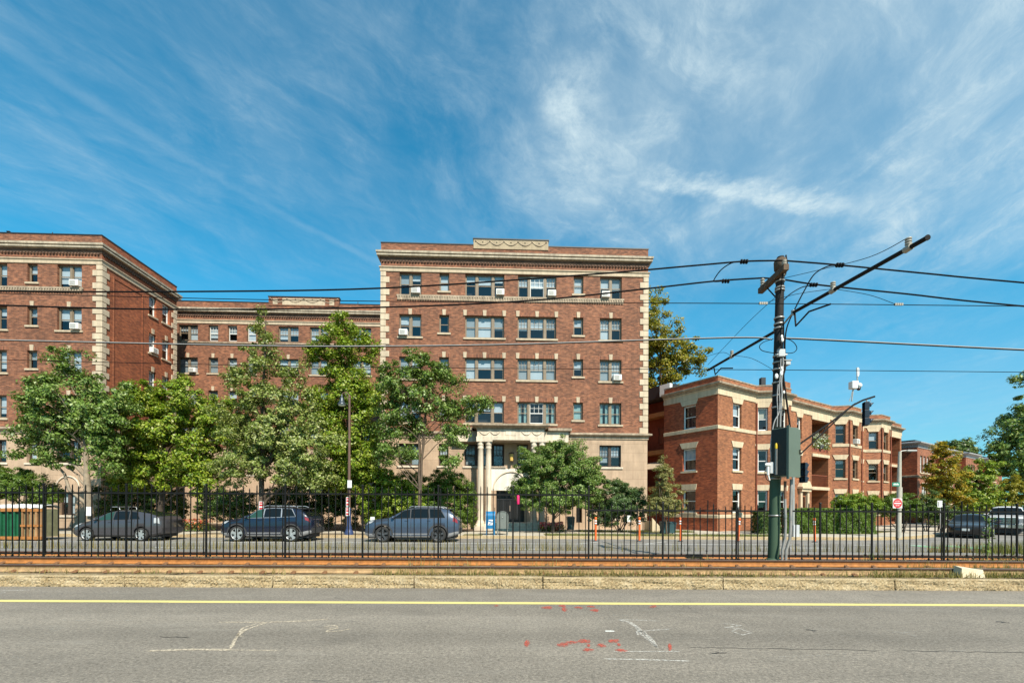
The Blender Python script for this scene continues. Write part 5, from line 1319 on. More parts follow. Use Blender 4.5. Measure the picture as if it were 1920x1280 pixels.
# flower beds
def flowers(label, px0, px1, Y, h, mat):
    x0, x1 = gx(px0, Y), gx(px1, Y); o = thing('flower_bed', ((x0 + x1) / 2, Y, .16), label, 'flower bed', 'flower beds by the entrances')
    n = 500; p = np.stack([x0 + NP.random(n) * (x1 - x0), Y + NP.normal(size=n) * .2, .25 + NP.random(n) ** .7 * h], 1)
    nr = NP.normal(size=(n, 3)) * .5 + np.array((0, -.4, .7)); nr /= np.linalg.norm(nr, axis=1, keepdims=True)
    V, F = leaves_np(p, nr, .11 * (.6 + .8 * NP.random(n)), .9); fast_mesh('blossom', V, F, mat, o)
    n = 900; p = np.stack([x0 - .1 + NP.random(n) * (x1 - x0 + .2), Y + NP.normal(size=n) * .25, .16 + NP.random(n) * h * .8], 1)
    V, F = leaves_np(p, nr[NP.integers(0, len(nr), n)], .1 * (.6 + .8 * NP.random(n)), .6); fast_mesh('foliage', V, F, 'leaf_dark', o)
flowers('red and orange flowers blooming behind the rear of the grey hatchback', 343, 392, 27.4, .65, 'petal_mixed')
flowers('red and pink flowers under the small tree by the porch', 1012, 1056, 28.8, .5, 'petal_red')
# weeds
def blades(name, mat, spots, org, label=None):
    P = []; 
    for x, y, z, h, lean in spots:
        a = rng.uniform(0, 6.28); dx, dy = math.cos(a), math.sin(a); w = .004 + .004 * rng.random(); l = lean * rng.random()
        P.append([(x - dy * w, y + dx * w, z), (x + dy * w, y - dx * w, z), (x + dx * l * .5 + dy * w * .7, y + dy * l * .5 - dx * w * .7, z + h * .65), (x + dx * l * .5 - dy * w * .7, y + dy * l * .5 + dx * w * .7, z + h * .65)])
        P.append([(x + dx * l * .5 - dy * w * .7, y + dy * l * .5 + dx * w * .7, z + h * .65), (x + dx * l * .5 + dy * w * .7, y + dy * l * .5 - dx * w * .7, z + h * .65), (x + dx * l + dy * .001, y + dy * l, z + h * .95), (x + dx * l - dy * .001, y + dy * l, z + h * .95)])
    V = np.array(P).reshape(-1, 3); F = np.arange(len(V)).reshape(-1, 4)
    o = fast_mesh(name, V, F, mat, None, org); o['kind'] = 'stuff'; return o
sp = []
def patch(px0, px1, Y0, Y1, n, h0, h1, z=.23):
    for _ in range(n):
        Y = rng.uniform(Y0, Y1); sp.append((gx(rng.uniform(px0, px1), Y), Y, z, rng.uniform(h0, h1), rng.uniform(.03, .22)))
for px0, px1, n in ((190, 300, 60), (455, 545, 60), (700, 960, 620), (960, 1250, 760), (1250, 1420, 260), (1420, 1700, 260), (1640, 1920, 1000), (0, 190, 30), (300, 455, 25)):
    patch(px0, px1, 9.66, 9.95, n, .03, .17)
for px0, px1, n in ((755, 900, 90), (980, 1100, 80), (1150, 1330, 60), (1700, 1920, 240)): patch(px0, px1, 10.1, 11.3, n, .08, .26)
blades('dry_weeds', 'dry_blade', sp, (0, 10, .23))
sp = []
for px0, px1, n in ((-60, 150, 300), (150, 480, 500), (480, 880, 700), (880, 1100, 400), (1100, 1480, 240), (1480, 1780, 300), (1740, 1990, 1200)): patch(px0, px1, 15.2, 15.6, n, .06, .42)
for px0, px1, n in ((-60, 1990, 500), (1780, 1990, 300)): patch(px0, px1, 12.2, 13.2, n, .05, .2)
blades('tall_dry_grass', 'dry_blade', sp, (0, 15, .23))
sp = []
patch(1620, 1660, 12.5, 12.9, 60, .1, .35); patch(1830, 1990, 14.4, 15.4, 500, .15, .55); patch(1250, 1420, 9.67, 9.9, 60, .03, .1); patch(1780, 1920, 9.67, 9.95, 160, .03, .12)
blades('green_weeds', 'green_blade', sp, (12, 14, .23))
# short grass of the strips
sp = []
for _ in range(5200):
    Y = rng.uniform(24.75, 26.45); sp.append((gx(rng.uniform(1022, 1468), Y), Y, .15, rng.uniform(.03, .11), .04))
for _ in range(2400):
    Y = rng.uniform(28.3, 30.5); sp.append((gx(rng.uniform(1085, 1300), Y), Y, .15, rng.uniform(.04, .14), .05))
blades('lawn_grass', 'green_blade', sp, (7, 26, .15))
# tall weed by the right fence
o = thing('tall_weed', tuple(at(1850, 1040, 13.0) * 1), 'tall thin weed with narrow leaves growing at the right fence', 'weed')
b0 = at(1851, 1046, 13.0); b0.z = .23; mb = MB(); tp = b0 + Vector((.06, 0, 1.35)); mb.tube([b0, b0.lerp(tp, .5) + Vector((.03, 0, 0)), tp], [.012, .009, .004], 6); mb.build('stem', 'leaf_mid', o)
cs = np.array([tuple(b0.lerp(tp, .15 + .85 * k / 70) + Vector((rng.uniform(-.13, .13), rng.uniform(-.1, .1), rng.uniform(-.05, .05)))) for k in range(70)])
nr = NP.normal(size=(70, 3)); nr /= np.linalg.norm(nr, axis=1, keepdims=True); V, F = leaves_np(cs, nr, .15 * (.6 + .6 * NP.random(70)), .3); fast_mesh('foliage', V, F, 'leaf_mid', o)
# ------------------------------------------------------------------ parked vehicles
def paint(name, col, flake=.25):
    m, t, b = new_mat(name); b.inputs['Base Color'].default_value = (*col, 1); b.inputs['Metallic'].default_value = flake
    b.inputs['Roughness'].default_value = .32; b.inputs['Coat Weight'].default_value = .7; b.inputs['Coat Roughness'].default_value = .04
paint('paint_grey', (.060, .056, .062)); paint('paint_navy', (.005, .008, .022), .0); paint('paint_blue', (.050, .072, .112)); paint('paint_black', (.012, .013, .016)); paint('paint_white', (.62, .62, .62), .05)
plain('car_glass', (.006, .008, .009), .03, var=0, spec=.35)
plain('car_glass_green', (.02, .055, .042), .04, var=0, spec=.4)
plain('tyre', (.022, .021, .020), .85, var=.2)
plain('alloy', (.55, .54, .52), .35, metal=.7, var=.1)
plain('alloy_dark', (.10, .10, .105), .35, metal=.6, var=.1)
plain('cladding', (.035, .035, .037), .7, var=.1)
plain('silver_trim', (.45, .45, .46), .35, metal=.6, var=0)
plain('chrome', (.7, .7, .7), .12, metal=1.0, var=0)
plain('lamp_clear', (.38, .38, .38), .12, var=0, coat=1.0)
plain('lamp_red', (.22, .010, .010), .2, var=0, coat=1.0)
plain('plate_white', (.65, .65, .63), .5, var=.05)

class Car:
    def __init__(s, L, W, zb, zr, zs, wl):
        s.L, s.W, s.zb, s.zr, s.zs, s.wl = L, W, zb, zr, zs, wl
    def it(s, c, x):
        return float(np.mean([np.interp(min(max(x + d, 0), 1), [p[0] for p in c], [p[1] for p in c]) for d in (-.022, -.011, 0, .011, .022)]))
    def sect(s, x):
        w = s.it(s.wl, x) * s.W / 2; zb = s.it(s.zb, x); zr = max(s.it(s.zr, x), zb + .015); zs = s.it(s.zs, x)
        h = zr - zb; wr = w * (.94 - .26 * min(1, h / .55)); m = lambda k: zs + (zb - zs) * k
        return [(0, zs), (.86 * w, zs), (.965 * w, zs + .07), (w * 1.0, m(.46)), (w * .985, m(.80)), (w * .94, zb),
                ((w * .94 + wr) / 2 + .012, zb + h * .5), (wr, zb + h * .90), (wr * .62, zb + h * .99), (0, zr + .012)]
    def S(s, x, k, side=-1):
        q = s.sect(x); i = min(int(k), 8); f = k - i; a, b = q[i], q[i + 1]
        return Vector((x * s.L, side * (a[0] + (b[0] - a[0]) * f), a[1] + (b[1] - a[1]) * f))
    def nrm(s, x, k, side):
        e = .004; a = s.S(min(x + e, 1), k, side) - s.S(max(x - e, 0), k, side); b = s.S(x, min(k + .05, 8.99), side) - s.S(x, max(k - .05, 0), side)
        n = a.cross(b) * (-side); 
        return n.normalized() if n.length > 1e-9 else Vector((0, side, 0))
    def patch(s, mb, b0, b1, t0, t1, k0, k1, off=.006, side=-1, nx=8, nk=4, mi=0):
        vs = []
        for j in range(nk + 1):
            f = j / nk; x0 = b0 + (t0 - b0) * f; x1 = b1 + (t1 - b1) * f; k = k0 + (k1 - k0) * f
            for i in range(nx + 1):
                x = x0 + (x1 - x0) * i / nx; vs.append(s.S(x, k, side) + s.nrm(x, k, side) * off)
        fs = [(j * (nx + 1) + i, j * (nx + 1) + i + 1, (j + 1) * (nx + 1) + i + 1, (j + 1) * (nx + 1) + i) for j in range(nk) for i in range(nx)]
        if side > 0: fs = [f[::-1] for f in fs]
        mb.add(vs, fs, mi, True)
def make_car(name, label, loc, rotz, car, pmat, wheels, wr, doors, wins, scr, rear, head, tail, spokes=5, rim='alloy', clad=None, winmat=('car_glass',), cat='car', extras=None, spoke_w=.05, tailm='lamp_red', wtrim='cladding', group='cars and trucks parked along the kerbs'):
    M = Matrix.Translation(Vector(loc)) @ Matrix.Rotation(rotz, 4, 'Z') @ Matrix.Translation(Vector((-car.L / 2, 0, 0)))
    o = thing(name, loc, label, cat, group)
    def fin(mb, nm, mats, parent=None):
        mb.v = [M @ v for v in mb.v]; return mb.build(nm, mats, parent or o)
    N = 56; xs = [i / N for i in range(N + 1)]; xs[0] = .0; ring = []
    mb = MB(); vs = []; K = 10
    for x in xs:
        q = car.sect(x)
        vs += [Vector((x * car.L, -y, z)) for y, z in q] + [Vector((x * car.L, y, z)) for y, z in q[-2:0:-1]]
    n = 18; fs = []
    for i in range(N):
        for k in range(n): a = i * n + k; b = i * n + (k + 1) % n; fs.append((a, a + n, b + n, b))
    fs.append(tuple(range(n))); fs.append(tuple(range(N * n, N * n + n))[::-1])
    mb.add(vs, fs, 0, True); body = fin(mb, 'body', [pmat])
    bm = bmesh.new(); bm.from_mesh(body.data); bmesh.ops.recalc_face_normals(bm, faces=bm.faces); bm.to_mesh(body.data); bm.free()
    cut = MB()
    for wx in wheels:
        cut.lathe((wx, -car.W, wr + .01), (0, 1, 0), [(-.01, 0), (0, wr * 1.16), (car.W * 2, wr * 1.16), (car.W * 2 + .01, 0)], 28, smooth=False)
    cut.v = [M @ v for v in cut.v]; co = cut.build('cutter', 'cladding', None)
    bm = bmesh.new(); bm.from_mesh(co.data); bmesh.ops.remove_doubles(bm, verts=bm.verts, dist=1e-5); bmesh.ops.recalc_face_normals(bm, faces=bm.faces); bm.to_mesh(co.data); bm.free()
    md = body.modifiers.new('arch', 'BOOLEAN'); md.object = co; md.operation = 'DIFFERENCE'; md.solver = 'EXACT'
    dg = bpy.context.evaluated_depsgraph_get(); me = bpy.data.meshes.new_from_object(body.evaluated_get(dg))
    body.modifiers.clear(); body.data = me; bpy.data.objects.remove(co)
    # floor pan and inner wells
    mb = MB(); mb.box(car.L * .04, car.L * .96, -car.W * .34, car.W * .34, .18, .62); fin(mb, 'chassis', 'cladding')
    for wx in wheels:
        for sd_ in (-1, 1):
            y = sd_ * (car.W / 2 - .015); c = (wx, y, wr); ax = (0, -sd_, 0)
            mb = MB(); mb.lathe(c, ax, [(.0, wr * .72), (-.012, wr * .80), (-.01, wr * .92), (.02, wr * .985), (.06, wr), (.16, wr), (.20, wr * .97), (.21, wr * .7)], 28); w = fin(mb, 'wheel', 'tyre')
            mb = MB(); mb.lathe(c, ax, [(.005, wr * .73), (-.004, wr * .70), (.02, wr * .66), (.07, wr * .62), (.075, 0)], 28, 1)
            mb.lathe(c, ax, [(-.006, wr * .735), (-.008, wr * .69), (.01, wr * .67)], 28, 0)
            mb.lathe(c, ax, [(.005, 0), (.0, wr * .15), (.03, wr * .18)], 16, 0)
            for k in range(spokes):
                a = 2 * math.pi * k / spokes + .3; d = Vector((math.cos(a), 0, math.sin(a))); e = Vector((-math.sin(a), 0, math.cos(a)))
                ctr = Vector(c); iy = Vector((0, -sd_, 0))
                w0, w1 = spoke_w * .8, spoke_w * 1.25
                P8 = [ctr + d * wr * .1 - e * w0 + iy * .03, ctr + d * wr * .1 + e * w0 + iy * .03, ctr + d * wr * .7 + e * w1 + iy * .03, ctr + d * wr * .7 - e * w1 + iy * .03,
                      ctr + d * wr * .1 - e * w0, ctr + d * wr * .1 + e * w0, ctr + d * wr * .7 + e * w1 - iy * .004, ctr + d * wr * .7 - e * w1 - iy * .004]
                mb.hexa(P8, 0)
            fin(mb, 'rim', [rim, 'cladding'], w)
    for sd_ in (-1, 1):
        for d0, d1 in doors:
            mb = MB(); car.patch(mb, d0, d1, d0, d1, 2.05, 4.97, .008, sd_, 10, 8); dr = fin(mb, 'door', pmat)
            mb = MB(); e_ = .0032; car.patch(mb, d0 - e_, d1 + e_, d0 - e_, d1 + e_, 1.98, 5.03, .003, sd_, 10, 8); fin(mb, 'door_gap', 'cladding', dr)
            mb = MB(); p = car.S(d1 - .045, 4.45, sd_); mb.hexa([p + Vector((dx, sd_ * dy, dz)) for dx, dy, dz in ((-.09, .0, -.015), (.09, .0, -.015), (.08, .035, -.012), (-.08, .035, -.012), (-.09, 0, .015), (.09, 0, .015), (.08, .035, .012), (-.08, .035, .012))]); fin(mb, 'handle', pmat, dr)
        for i, (a, b, c_, d) in enumerate(wins):
            mb = MB(); car.patch(mb, a, b, c_, d, 5.10, 6.86, .007, sd_, 8, 5); wo_ = fin(mb, 'window', winmat[min(i, len(winmat) - 1)])
            mb = MB(); car.patch(mb, a - .006, b + .006, c_ - .008, d + .008, 5.03, 6.95, .004, sd_, 8, 5); fin(mb, 'window_trim', wtrim, wo_)
        mb = MB(); car.patch(mb, *head, .012, sd_, 6, 4); fin(mb, 'headlight', 'lamp_clear')
        mb = MB(); car.patch(mb, *tail, .012, sd_, 6, 4); fin(mb, 'taillight', tailm)
        mb = MB(); p = car.S(wins[0][0] + .035, 5.15, sd_) + Vector((0, sd_ * .10, .05)); mb.sphere(p, (.07, .10, .07), 12, 8); mb.tube([p - Vector((0, sd_ * .11, .05)), p], .02, 6); fin(mb, 'mirror', pmat)
        if clad:
            mb = MB(); car.patch(mb, .0, 1, .0, 1, 1.05, 2.35, .012, sd_, 60, 3)
            # drop clad faces inside the wheel openings
            keep = []
            for f, mi, sm in zip(mb.f, mb.m, mb.sm):
                cx = sum(mb.v[i].x for i in f) / len(f)
                if all(abs(cx - wx) > wr * 1.1 for wx in wheels): keep.append((f, mi, sm))
            mb.f = [k[0] for k in keep]; mb.m = [k[1] for k in keep]; mb.sm = [k[2] for k in keep]; fin(mb, 'sill_trim', clad)
            for wx in wheels:
                mb = MB(); vs = []; m_ = 24
                for r_ in (wr * 1.14, wr * 1.33):
                    for k in range(m_ + 1):
                        a = math.pi * (-.06 + 1.12 * k / m_); px_ = wx + r_ * math.cos(a); pz = wr + .01 + r_ * math.sin(a)
                        q = car.sect(min(max(px_ / car.L, 0), 1)); zz = [t_[1] for t_ in q[1:6]]; yy = [t_[0] for t_ in q[1:6]]
                        vs.append(Vector((px_, sd_ * (float(np.interp(pz, zz, yy)) + .012), pz)))
                fs = [(k, k + 1, m_ + 1 + k + 1, m_ + 1 + k) for k in range(m_)]; mb.add(vs, fs, 0, True); fin(mb, 'arch_trim', 'cladding')
    for nm, (x0, x1) in (('windscreen', scr), ('rear_window', rear)):
        mb = MB()
        for sd_ in (-1, 1): car.patch(mb, x0, x1, x0, x1, 7.15, 8.999, .008, sd_, 8, 6)
        fin(mb, nm, 'car_glass')
    if extras: extras(o, fin, car)
    return o
WL = [(0, .70), (.015, .80), (.05, .92), (.12, .985), (.2, 1.0), (.82, 1.0), (.92, .97), (.975, .90), (1, .80)]
def plate(fin, car, x, z, w=.30):
    mb = MB(); mb.box(x - .012, x + .012, -w / 2, w / 2, z - .07, z + .07); fin(mb, 'number_plate', 'plate_white')
def CY_(Y): return Y
hat = Car(4.30, 1.76, [(0, .58), (.02, .68), (.10, .80), (.22, .94), (.3, .97), (.6, 1.0), (.85, 1.05), (.95, 1.12), (.985, 1.10), (1, .90)],
          [(0, .6), (.21, .93), (.24, .98), (.40, 1.39), (.48, 1.47), (.58, 1.49), (.72, 1.445), (.86, 1.34), (.96, 1.20), (1, .95)],
          [(0, .30), (.04, .22), (.9, .22), (1, .36)], WL)
def hat_x(o, fin, car):
    plate(fin, car, car.L * 1.0 - .03, .83)
    mb = MB(); mb.box(car.L * .92, car.L * 1.0 + .005, -car.W * .38, car.W * .38, .36, .62); fin(mb, 'rear_bumper', 'paint_grey')
    mb = MB(); x = car.L * .44
    for sd_ in (-1, 1): mb.tube([(x - .22, sd_ * .5, 1.46), (x - .16, sd_ * .5, 1.62), (x + .18, sd_ * .5, 1.62), (x + .24, sd_ * .5, 1.48)], .018, 6)
    mb.tube([(x - .16, -.55, 1.62), (x - .16, .55, 1.62)], .016, 6); mb.tube([(x + .18, -.55, 1.62), (x + .18, .55, 1.62)], .016, 6); fin(mb, 'roof_rack', 'silver_trim')
NY = 21.55
make_car('parked_car', 'dark grey hatchback car parked beside the tree with the white notice', (gx(137, NY) + 1.92, NY + .88, 0), 0, hat, 'paint_grey', (.84, 3.42), .315, ((.285, .50), (.505, .72)),
         ((.27, .475, .40, .47), (.487, .655, .485, .64), (.668, .78, .655, .72)), (.225, .40), (.70, .955), (.03, .09, .06, .15, 4.1, 4.95), (.935, .985, .93, .975, 3.7, 5.0), spokes=6, tailm='lamp_clear', winmat=('car_glass_green', 'car_glass', 'car_glass'), extras=hat_x, spoke_w=.045)
suvA = Car(4.36, 1.87, [(0, .74), (.02, .90), (.07, .99), (.24, 1.10), (.30, 1.10), (.6, 1.14), (.9, 1.20), (.97, 1.18), (1, .95)],
           [(0, .75), (.23, 1.10), (.26, 1.14), (.40, 1.54), (.47, 1.63), (.58, 1.67), (.76, 1.64), (.88, 1.55), (.95, 1.30), (1, 1.0)],
           [(0, .38), (.05, .26), (.9, .26), (1, .42)], WL)
def suv_x(o, fin, car):
    plate(fin, car, car.L - .015, .9)
    mb = MB()
    for sd_ in (-1, 1): mb.tube([(car.L * .47, sd_ * .62, 1.66), (car.L * .5, sd_ * .62, 1.71), (car.L * .8, sd_ * .60, 1.69), (car.L * .84, sd_ * .6, 1.62)], .018, 6)
    fin(mb, 'roof_rail', 'silver_trim')
    mb = MB(); mb.box(car.L * .83, car.L * .925, -.55, .55, 1.565, 1.60); fin(mb, 'spoiler', 'cladding')
    mb = MB(); mb.box(-.01, .06, -.55, .55, .52, .82); fin(mb, 'grille', 'cladding')
    mb = MB(); mb.box(car.L * .95, car.L + .02, -.72, .72, .42, .66); fin(mb, 'rear_bumper', 'cladding')
make_car('parked_car', 'dark navy blue sport utility car with silver wheels and black wheel arches', (gx(408, NY) + 2.18, NY + .93, 0), 0, suvA, 'paint_navy', (.90, 3.47), .37, ((.285, .50), (.505, .73)),
         ((.275, .485, .405, .48), (.495, .68, .492, .665), (.692, .84, .68, .78)), (.245, .40), (.885, .965), (.02, .08, .05, .12, 4.1, 4.8), (.945, .99, .935, .985, 4.1, 4.9), spokes=5, clad='silver_trim', winmat=('car_glass_green', 'car_glass', 'car_glass'), extras=suv_x, spoke_w=.06, wtrim='silver_trim')
suvB = Car(4.50, 1.87, [(0, .72), (.02, .92), (.06, 1.02), (.24, 1.12), (.30, 1.12), (.6, 1.13), (.9, 1.16), (.97, 1.14), (1, .92)],
           [(0, .75), (.245, 1.12), (.27, 1.15), (.41, 1.55), (.48, 1.64), (.58, 1.68), (.80, 1.65), (.90, 1.57), (.965, 1.25), (1, 1.0)],
           [(0, .36), (.05, .24), (.9, .24), (1, .40)], WL)
make_car('parked_car', 'blue grey sport utility car with dark wheels parked left of the blue mailbox', (gx(681, NY) + 2.25, NY + .93, 0), 0, suvB, 'paint_blue', (.92, 3.55), .37, ((.285, .50), (.505, .735)),
         ((.28, .49, .41, .485), (.50, .69, .497, .675), (.703, .86, .69, .80)), (.25, .41), (.90, .97), (.02, .08, .05, .11, 4.2, 4.8), (.94, .99, .945, .985, 4.1, 5.7), spokes=5, rim='alloy_dark', clad='silver_trim', extras=suv_x, spoke_w=.045)
sal = Car(4.5, 1.78, [(0, .58), (.02, .68), (.08, .78), (.26, .92), (.6, .95), (.88, 1.0), (.98, .95), (1, .8)],
          [(0, .6), (.27, .93), (.30, .97), (.44, 1.35), (.52, 1.42), (.64, 1.41), (.72, 1.34), (.86, 1.04), (1, .9)], [(0, .30), (.04, .2), (.9, .22), (1, .36)], WL)
def sal_x(o, fin, car):
    mb = MB(); mb.box(-.02, .04, -.16, .16, .44, .58); fin(mb, 'number_plate', 'plate_white')
    mb = MB(); mb.box(-.01, .06, -.5, .5, .60, .68); fin(mb, 'grille', 'cladding')
rz = math.atan2(e_dir.y, e_dir.x)
p = gnd(1808, 1004, 0); p = at(1808, 950, 26.7)
make_car('parked_car', 'black saloon car facing forward on the side street, left of the pickup truck', (p.x + 1.4, p.y + 1.0, 0), rz + .12, sal, 'paint_black', (.88, 3.6), .32, ((.30, .51), (.515, .72)),
         ((.30, .50, .44, .50), (.51, .69, .51, .65)), (.285, .44), (.72, .855), (.02, .09, .04, .12, 3.7, 4.7), (.93, .99, .93, .99, 3.8, 4.8), extras=sal_x, winmat=('car_glass',))
pk = Car(5.6, 2.02, [(0, 1.00), (.015, 1.14), (.05, 1.20), (.25, 1.26), (.3, 1.24), (.62, 1.26), (1, 1.28)],
         [(0, 1.0), (.255, 1.26), (.28, 1.32), (.36, 1.80), (.42, 1.90), (.56, 1.90), (.60, 1.80), (.63, 1.30), (1, 1.29)], [(0, .52), (.04, .44), (.9, .44), (1, .55)], [(0, .90), (.03, .97), (.1, 1), (1, 1)])
def pk_x(o, fin, car):
    for z in (.84, .97, 1.10):
        mb = MB(); mb.box(-.035, .02, -.56, .56, z - .045, z + .03); fin(mb, 'grille_bar', 'chrome')
    mb = MB(); mb.box(-.042, .03, -.055, .055, .78, 1.15); fin(mb, 'grille_bar', 'chrome')
    mb = MB(); mb.box(-.012, .05, -.62, .62, .74, 1.16); fin(mb, 'grille', 'cladding')
    mb = MB(); mb.box(-.09, .12, -.95, .95, .50, .70); fin(mb, 'bumper', 'chrome')
    for sd_ in (-1, 1):
        mb = MB(); mb.box(-.02, .06, sd_ * .78 - .13, sd_ * .78 + .13, .82, 1.10); fin(mb, 'headlight', 'lamp_clear')
    mb = MB(); mb.box(-.1, .0, -.16, .16, .54, .66); fin(mb, 'number_plate', 'plate_white')
p = at(1879, 950, 30.0)
make_car('pickup_truck', 'white pickup truck with a chrome grille facing forward on the side street', (p.x + 1.9, p.y + 1.4, 0), rz + .12, pk, 'paint_white', (1.05, 4.55), .40, ((.30, .46), (.465, .60)),
         ((.29, .46, .365, .455), (.465, .595, .465, .575)), (.265, .37), (.585, .625), (.01, .05, .01, .06, 3.9, 4.6), (.95, .99, .95, .99, 3.5, 4.8), cat='pickup truck', extras=pk_x)
# ------------------------------------------------------------------ skips
plain('skip_green', (.012, .10, .045), .5, var=.3, vscale=3)
plain('skip_olive', (.20, .19, .105), .7, var=.3, vscale=3)
plain('skip_rust', (.30, .16, .07), .85, var=.4, vscale=2.5)
plain('tarp_white', (.66, .67, .66), .7, var=.08)
def skip(label, px0, px1, mats, Y=21.7, H=1.5, ribs=5, DP_=.8):
    x0, x1 = gx(px0, Y), gx(px1, Y); o = thing('skip', ((x0 + x1) / 2, Y + 1, 0), label, 'skip', 'rubbish skips at the left')
    mb = MB(); mb.box(x0, x1, Y, Y + DP_, .18, H); mb.build('body', mats[0], o)
    mb = MB()
    for k in range(ribs + 1): x = x0 + (x1 - x0) * k / ribs; mb.box(x - .05, x + .05, Y - .09, Y - .002, .2, H - .12)
    mb.build('rib', mats[1], o)
    mb = MB(); mb.box(x0 - .06, x1 + .06, Y - .11, Y - .003, H - .12, H + .02); mb.box(x0 - .06, x1 + .06, Y - .11, Y - .003, .66, .76) if mats[0] != 'skip_green' else None
    mb.box(x0 - .06, x1 + .06, Y - .13, Y + .12, .06, .199); mb.build('rim', mats[2], o)
    mb = MB(); n = 10; V = []; F = []
    for i in range(n + 1):
        for j in range(5): V.append((x0 - .05 + (x1 - x0 + .1) * i / n, Y - .1 + (DP_ + .15) * j / 4, H + .03 + .16 * math.sin(math.pi * j / 4) + rng.uniform(0, .06)))
    for i in range(n):
        for j in range(4): a = i * 5 + j; F.append((a, a + 5, a + 6, a + 1))
    mb.add(V, F, 0, True)
    mb.build('tarpaulin', 'tarp_white', o)
    for x in (x0 + .25, x1 - .25):
        mb = MB(); mb.lathe((x, Y - .1, .09), (0, 1, 0), [(0, 0), (0, .085), (.14, .085), (.14, 0)], 14); mb.build('wheel', 'rust', o)
    return o
skip('green ribbed skip with a white cover at the left edge', -60, 42, ('skip_green', 'skip_green', 'rust'), ribs=8)
skip('rusty olive skip standing between the green skip and the grey hatchback', 44, 80, ('skip_olive', 'skip_rust', 'rust'), ribs=4)
# ------------------------------------------------------------------ overhead line pole, brackets, wires
def lam(name, base):  return name
m, t, b = new_mat('pole_paint'); p_ = pos(t); z = t.sep(p_)[2]
c = t.ramp(t.rng(z, 2.8, 4.2, 0, 1), [(0, (.05, .088, .055)), (.4, (.028, .05, .036)), (1, (.016, .014, .013))])
t.put(b.inputs['Base Color'], t.mix(t.rng(t.noise(p_, 6, 5, .65), .55, .75, 0, .35), c, (.07, .065, .055, 1))); b.inputs['Roughness'].default_value = .7; b.inputs['Specular IOR Level'].default_value = .25
plain('steel_band', (.34, .33, .31), .4, metal=.6, var=.15)
plain('wire_black', (.006, .006, .007), .8, var=0, spec=.1)
plain('cable_grey', (.28, .28, .28), .6, var=.1)
plain('bracket_dark', (.010, .009, .009), .7, var=.2, spec=.2)
plain('timber', (.10, .065, .04), .9, var=.4, vscale=8, bmp=.4)
plain('insulator', (.33, .30, .25), .4, var=.15)
plain('cabinet_green', (.10, .13, .10), .42, var=.1, vscale=2)
plain('cabinet_dark', (.006, .009, .008), .5, var=.1)
plain('box_grey', (.45, .46, .47), .5, var=.08)
plain('conduit_grey', (.30, .28, .26), .5, metal=.3, var=.25, vscale=6)
plain('conduit_rust', (.17, .08, .045), .7, var=.3, vscale=6)
plain('signal_navy', (.010, .018, .032), .4, var=.1)
plain('lens_dark', (.03, .012, .01), .2, var=0)
plain('tag_yellow', (.6, .42, .02), .5, var=.05)
plain('device_white', (.74, .74, .72), .4, var=.05)
plain('galv', (.36, .35, .33), .5, metal=.4, var=.15)
plain('concrete_pole', (.40, .37, .31), .85, var=.15, vscale=5)
plain('sign_red', (.50, .02, .025), .5, var=.05)
plain('sign_white', (.74, .72, .70), .5, var=.05)
plain('sign_pinkwhite', (.66, .56, .54), .5, var=.05)
plain('sign_green', (.02, .22, .14), .5, var=.05)
plain('paper_white', (.72, .72, .70), .8, var=.06)
plain('orange_post', (.75, .13, .025), .5, var=.1)
plain('mail_blue', (.012, .15, .33), .4, var=.08)
plain('mail_grey', (.15, .165, .15), .5, var=.12)
plain('lamp_brown', (.12, .07, .05), .6, var=.2, vscale=6)
plain('lamp_blue', (.03, .05, .13), .5, var=.2)
plain('lamp_steel', (.05, .065, .08), .35, metal=.4, var=.1)
plain('bin_teal', (.03, .075, .085), .5, var=.1)
plain('pale_rock', (.62, .52, .36), .9, var=.15, vscale=4, bmp=.3)
plain('ink_dark', (.03, .03, .035), .8, var=0)
PY = FY + .02
pb = at(1450, 1048, PY); pt = at(1463.5, 484, PY)
pb.z = .2
pole = thing('utility_pole', tuple(pb), 'tall dark pole, green at its foot, carrying the tram wires and crossarm', 'utility pole')
def pp(z, off=0.0): f = (z - pb.z) / (pt.z - pb.z); return pb.lerp(pt, f)
mb = MB(); mb.tube([pb, pp(1.2), pp(2.8), pp(4.6), pt], [.148, .143, .135, .125, .10], 20); mb.lathe(pt, (0, 0, 1), [(0, .10), (.03, .09), (.06, 0)], 20); mb.build('shaft', 'pole_paint', pole)
mb = MB(); mb.lathe((pb.x, pb.y, .2), (0, 0, 1), [(0, .2), (.09, .2), (.11, .16), (.12, .15)], 20); mb.build('base_collar', 'pole_paint', pole)
mb = MB()
def rz_(py): return at(1455, py, PY).z
for py, r in ((528, .112), (540, .114), (545, .115), (597, .12), (608, .12), (616, .121), (668, .126), (680, .126), (693, .127), (718, .13), (742, .13), (764, .132), (842, .137), (897, .14), (966, .146)):
    z_ = rz_(py); c = pp(z_); mb.lathe((c.x, c.y, z_), (0, 0, 1), [(-.022, r), (-.022, r + .012), (.022, r + .012), (.022, r)], 18)
mb.build('band', 'steel_band', pole)
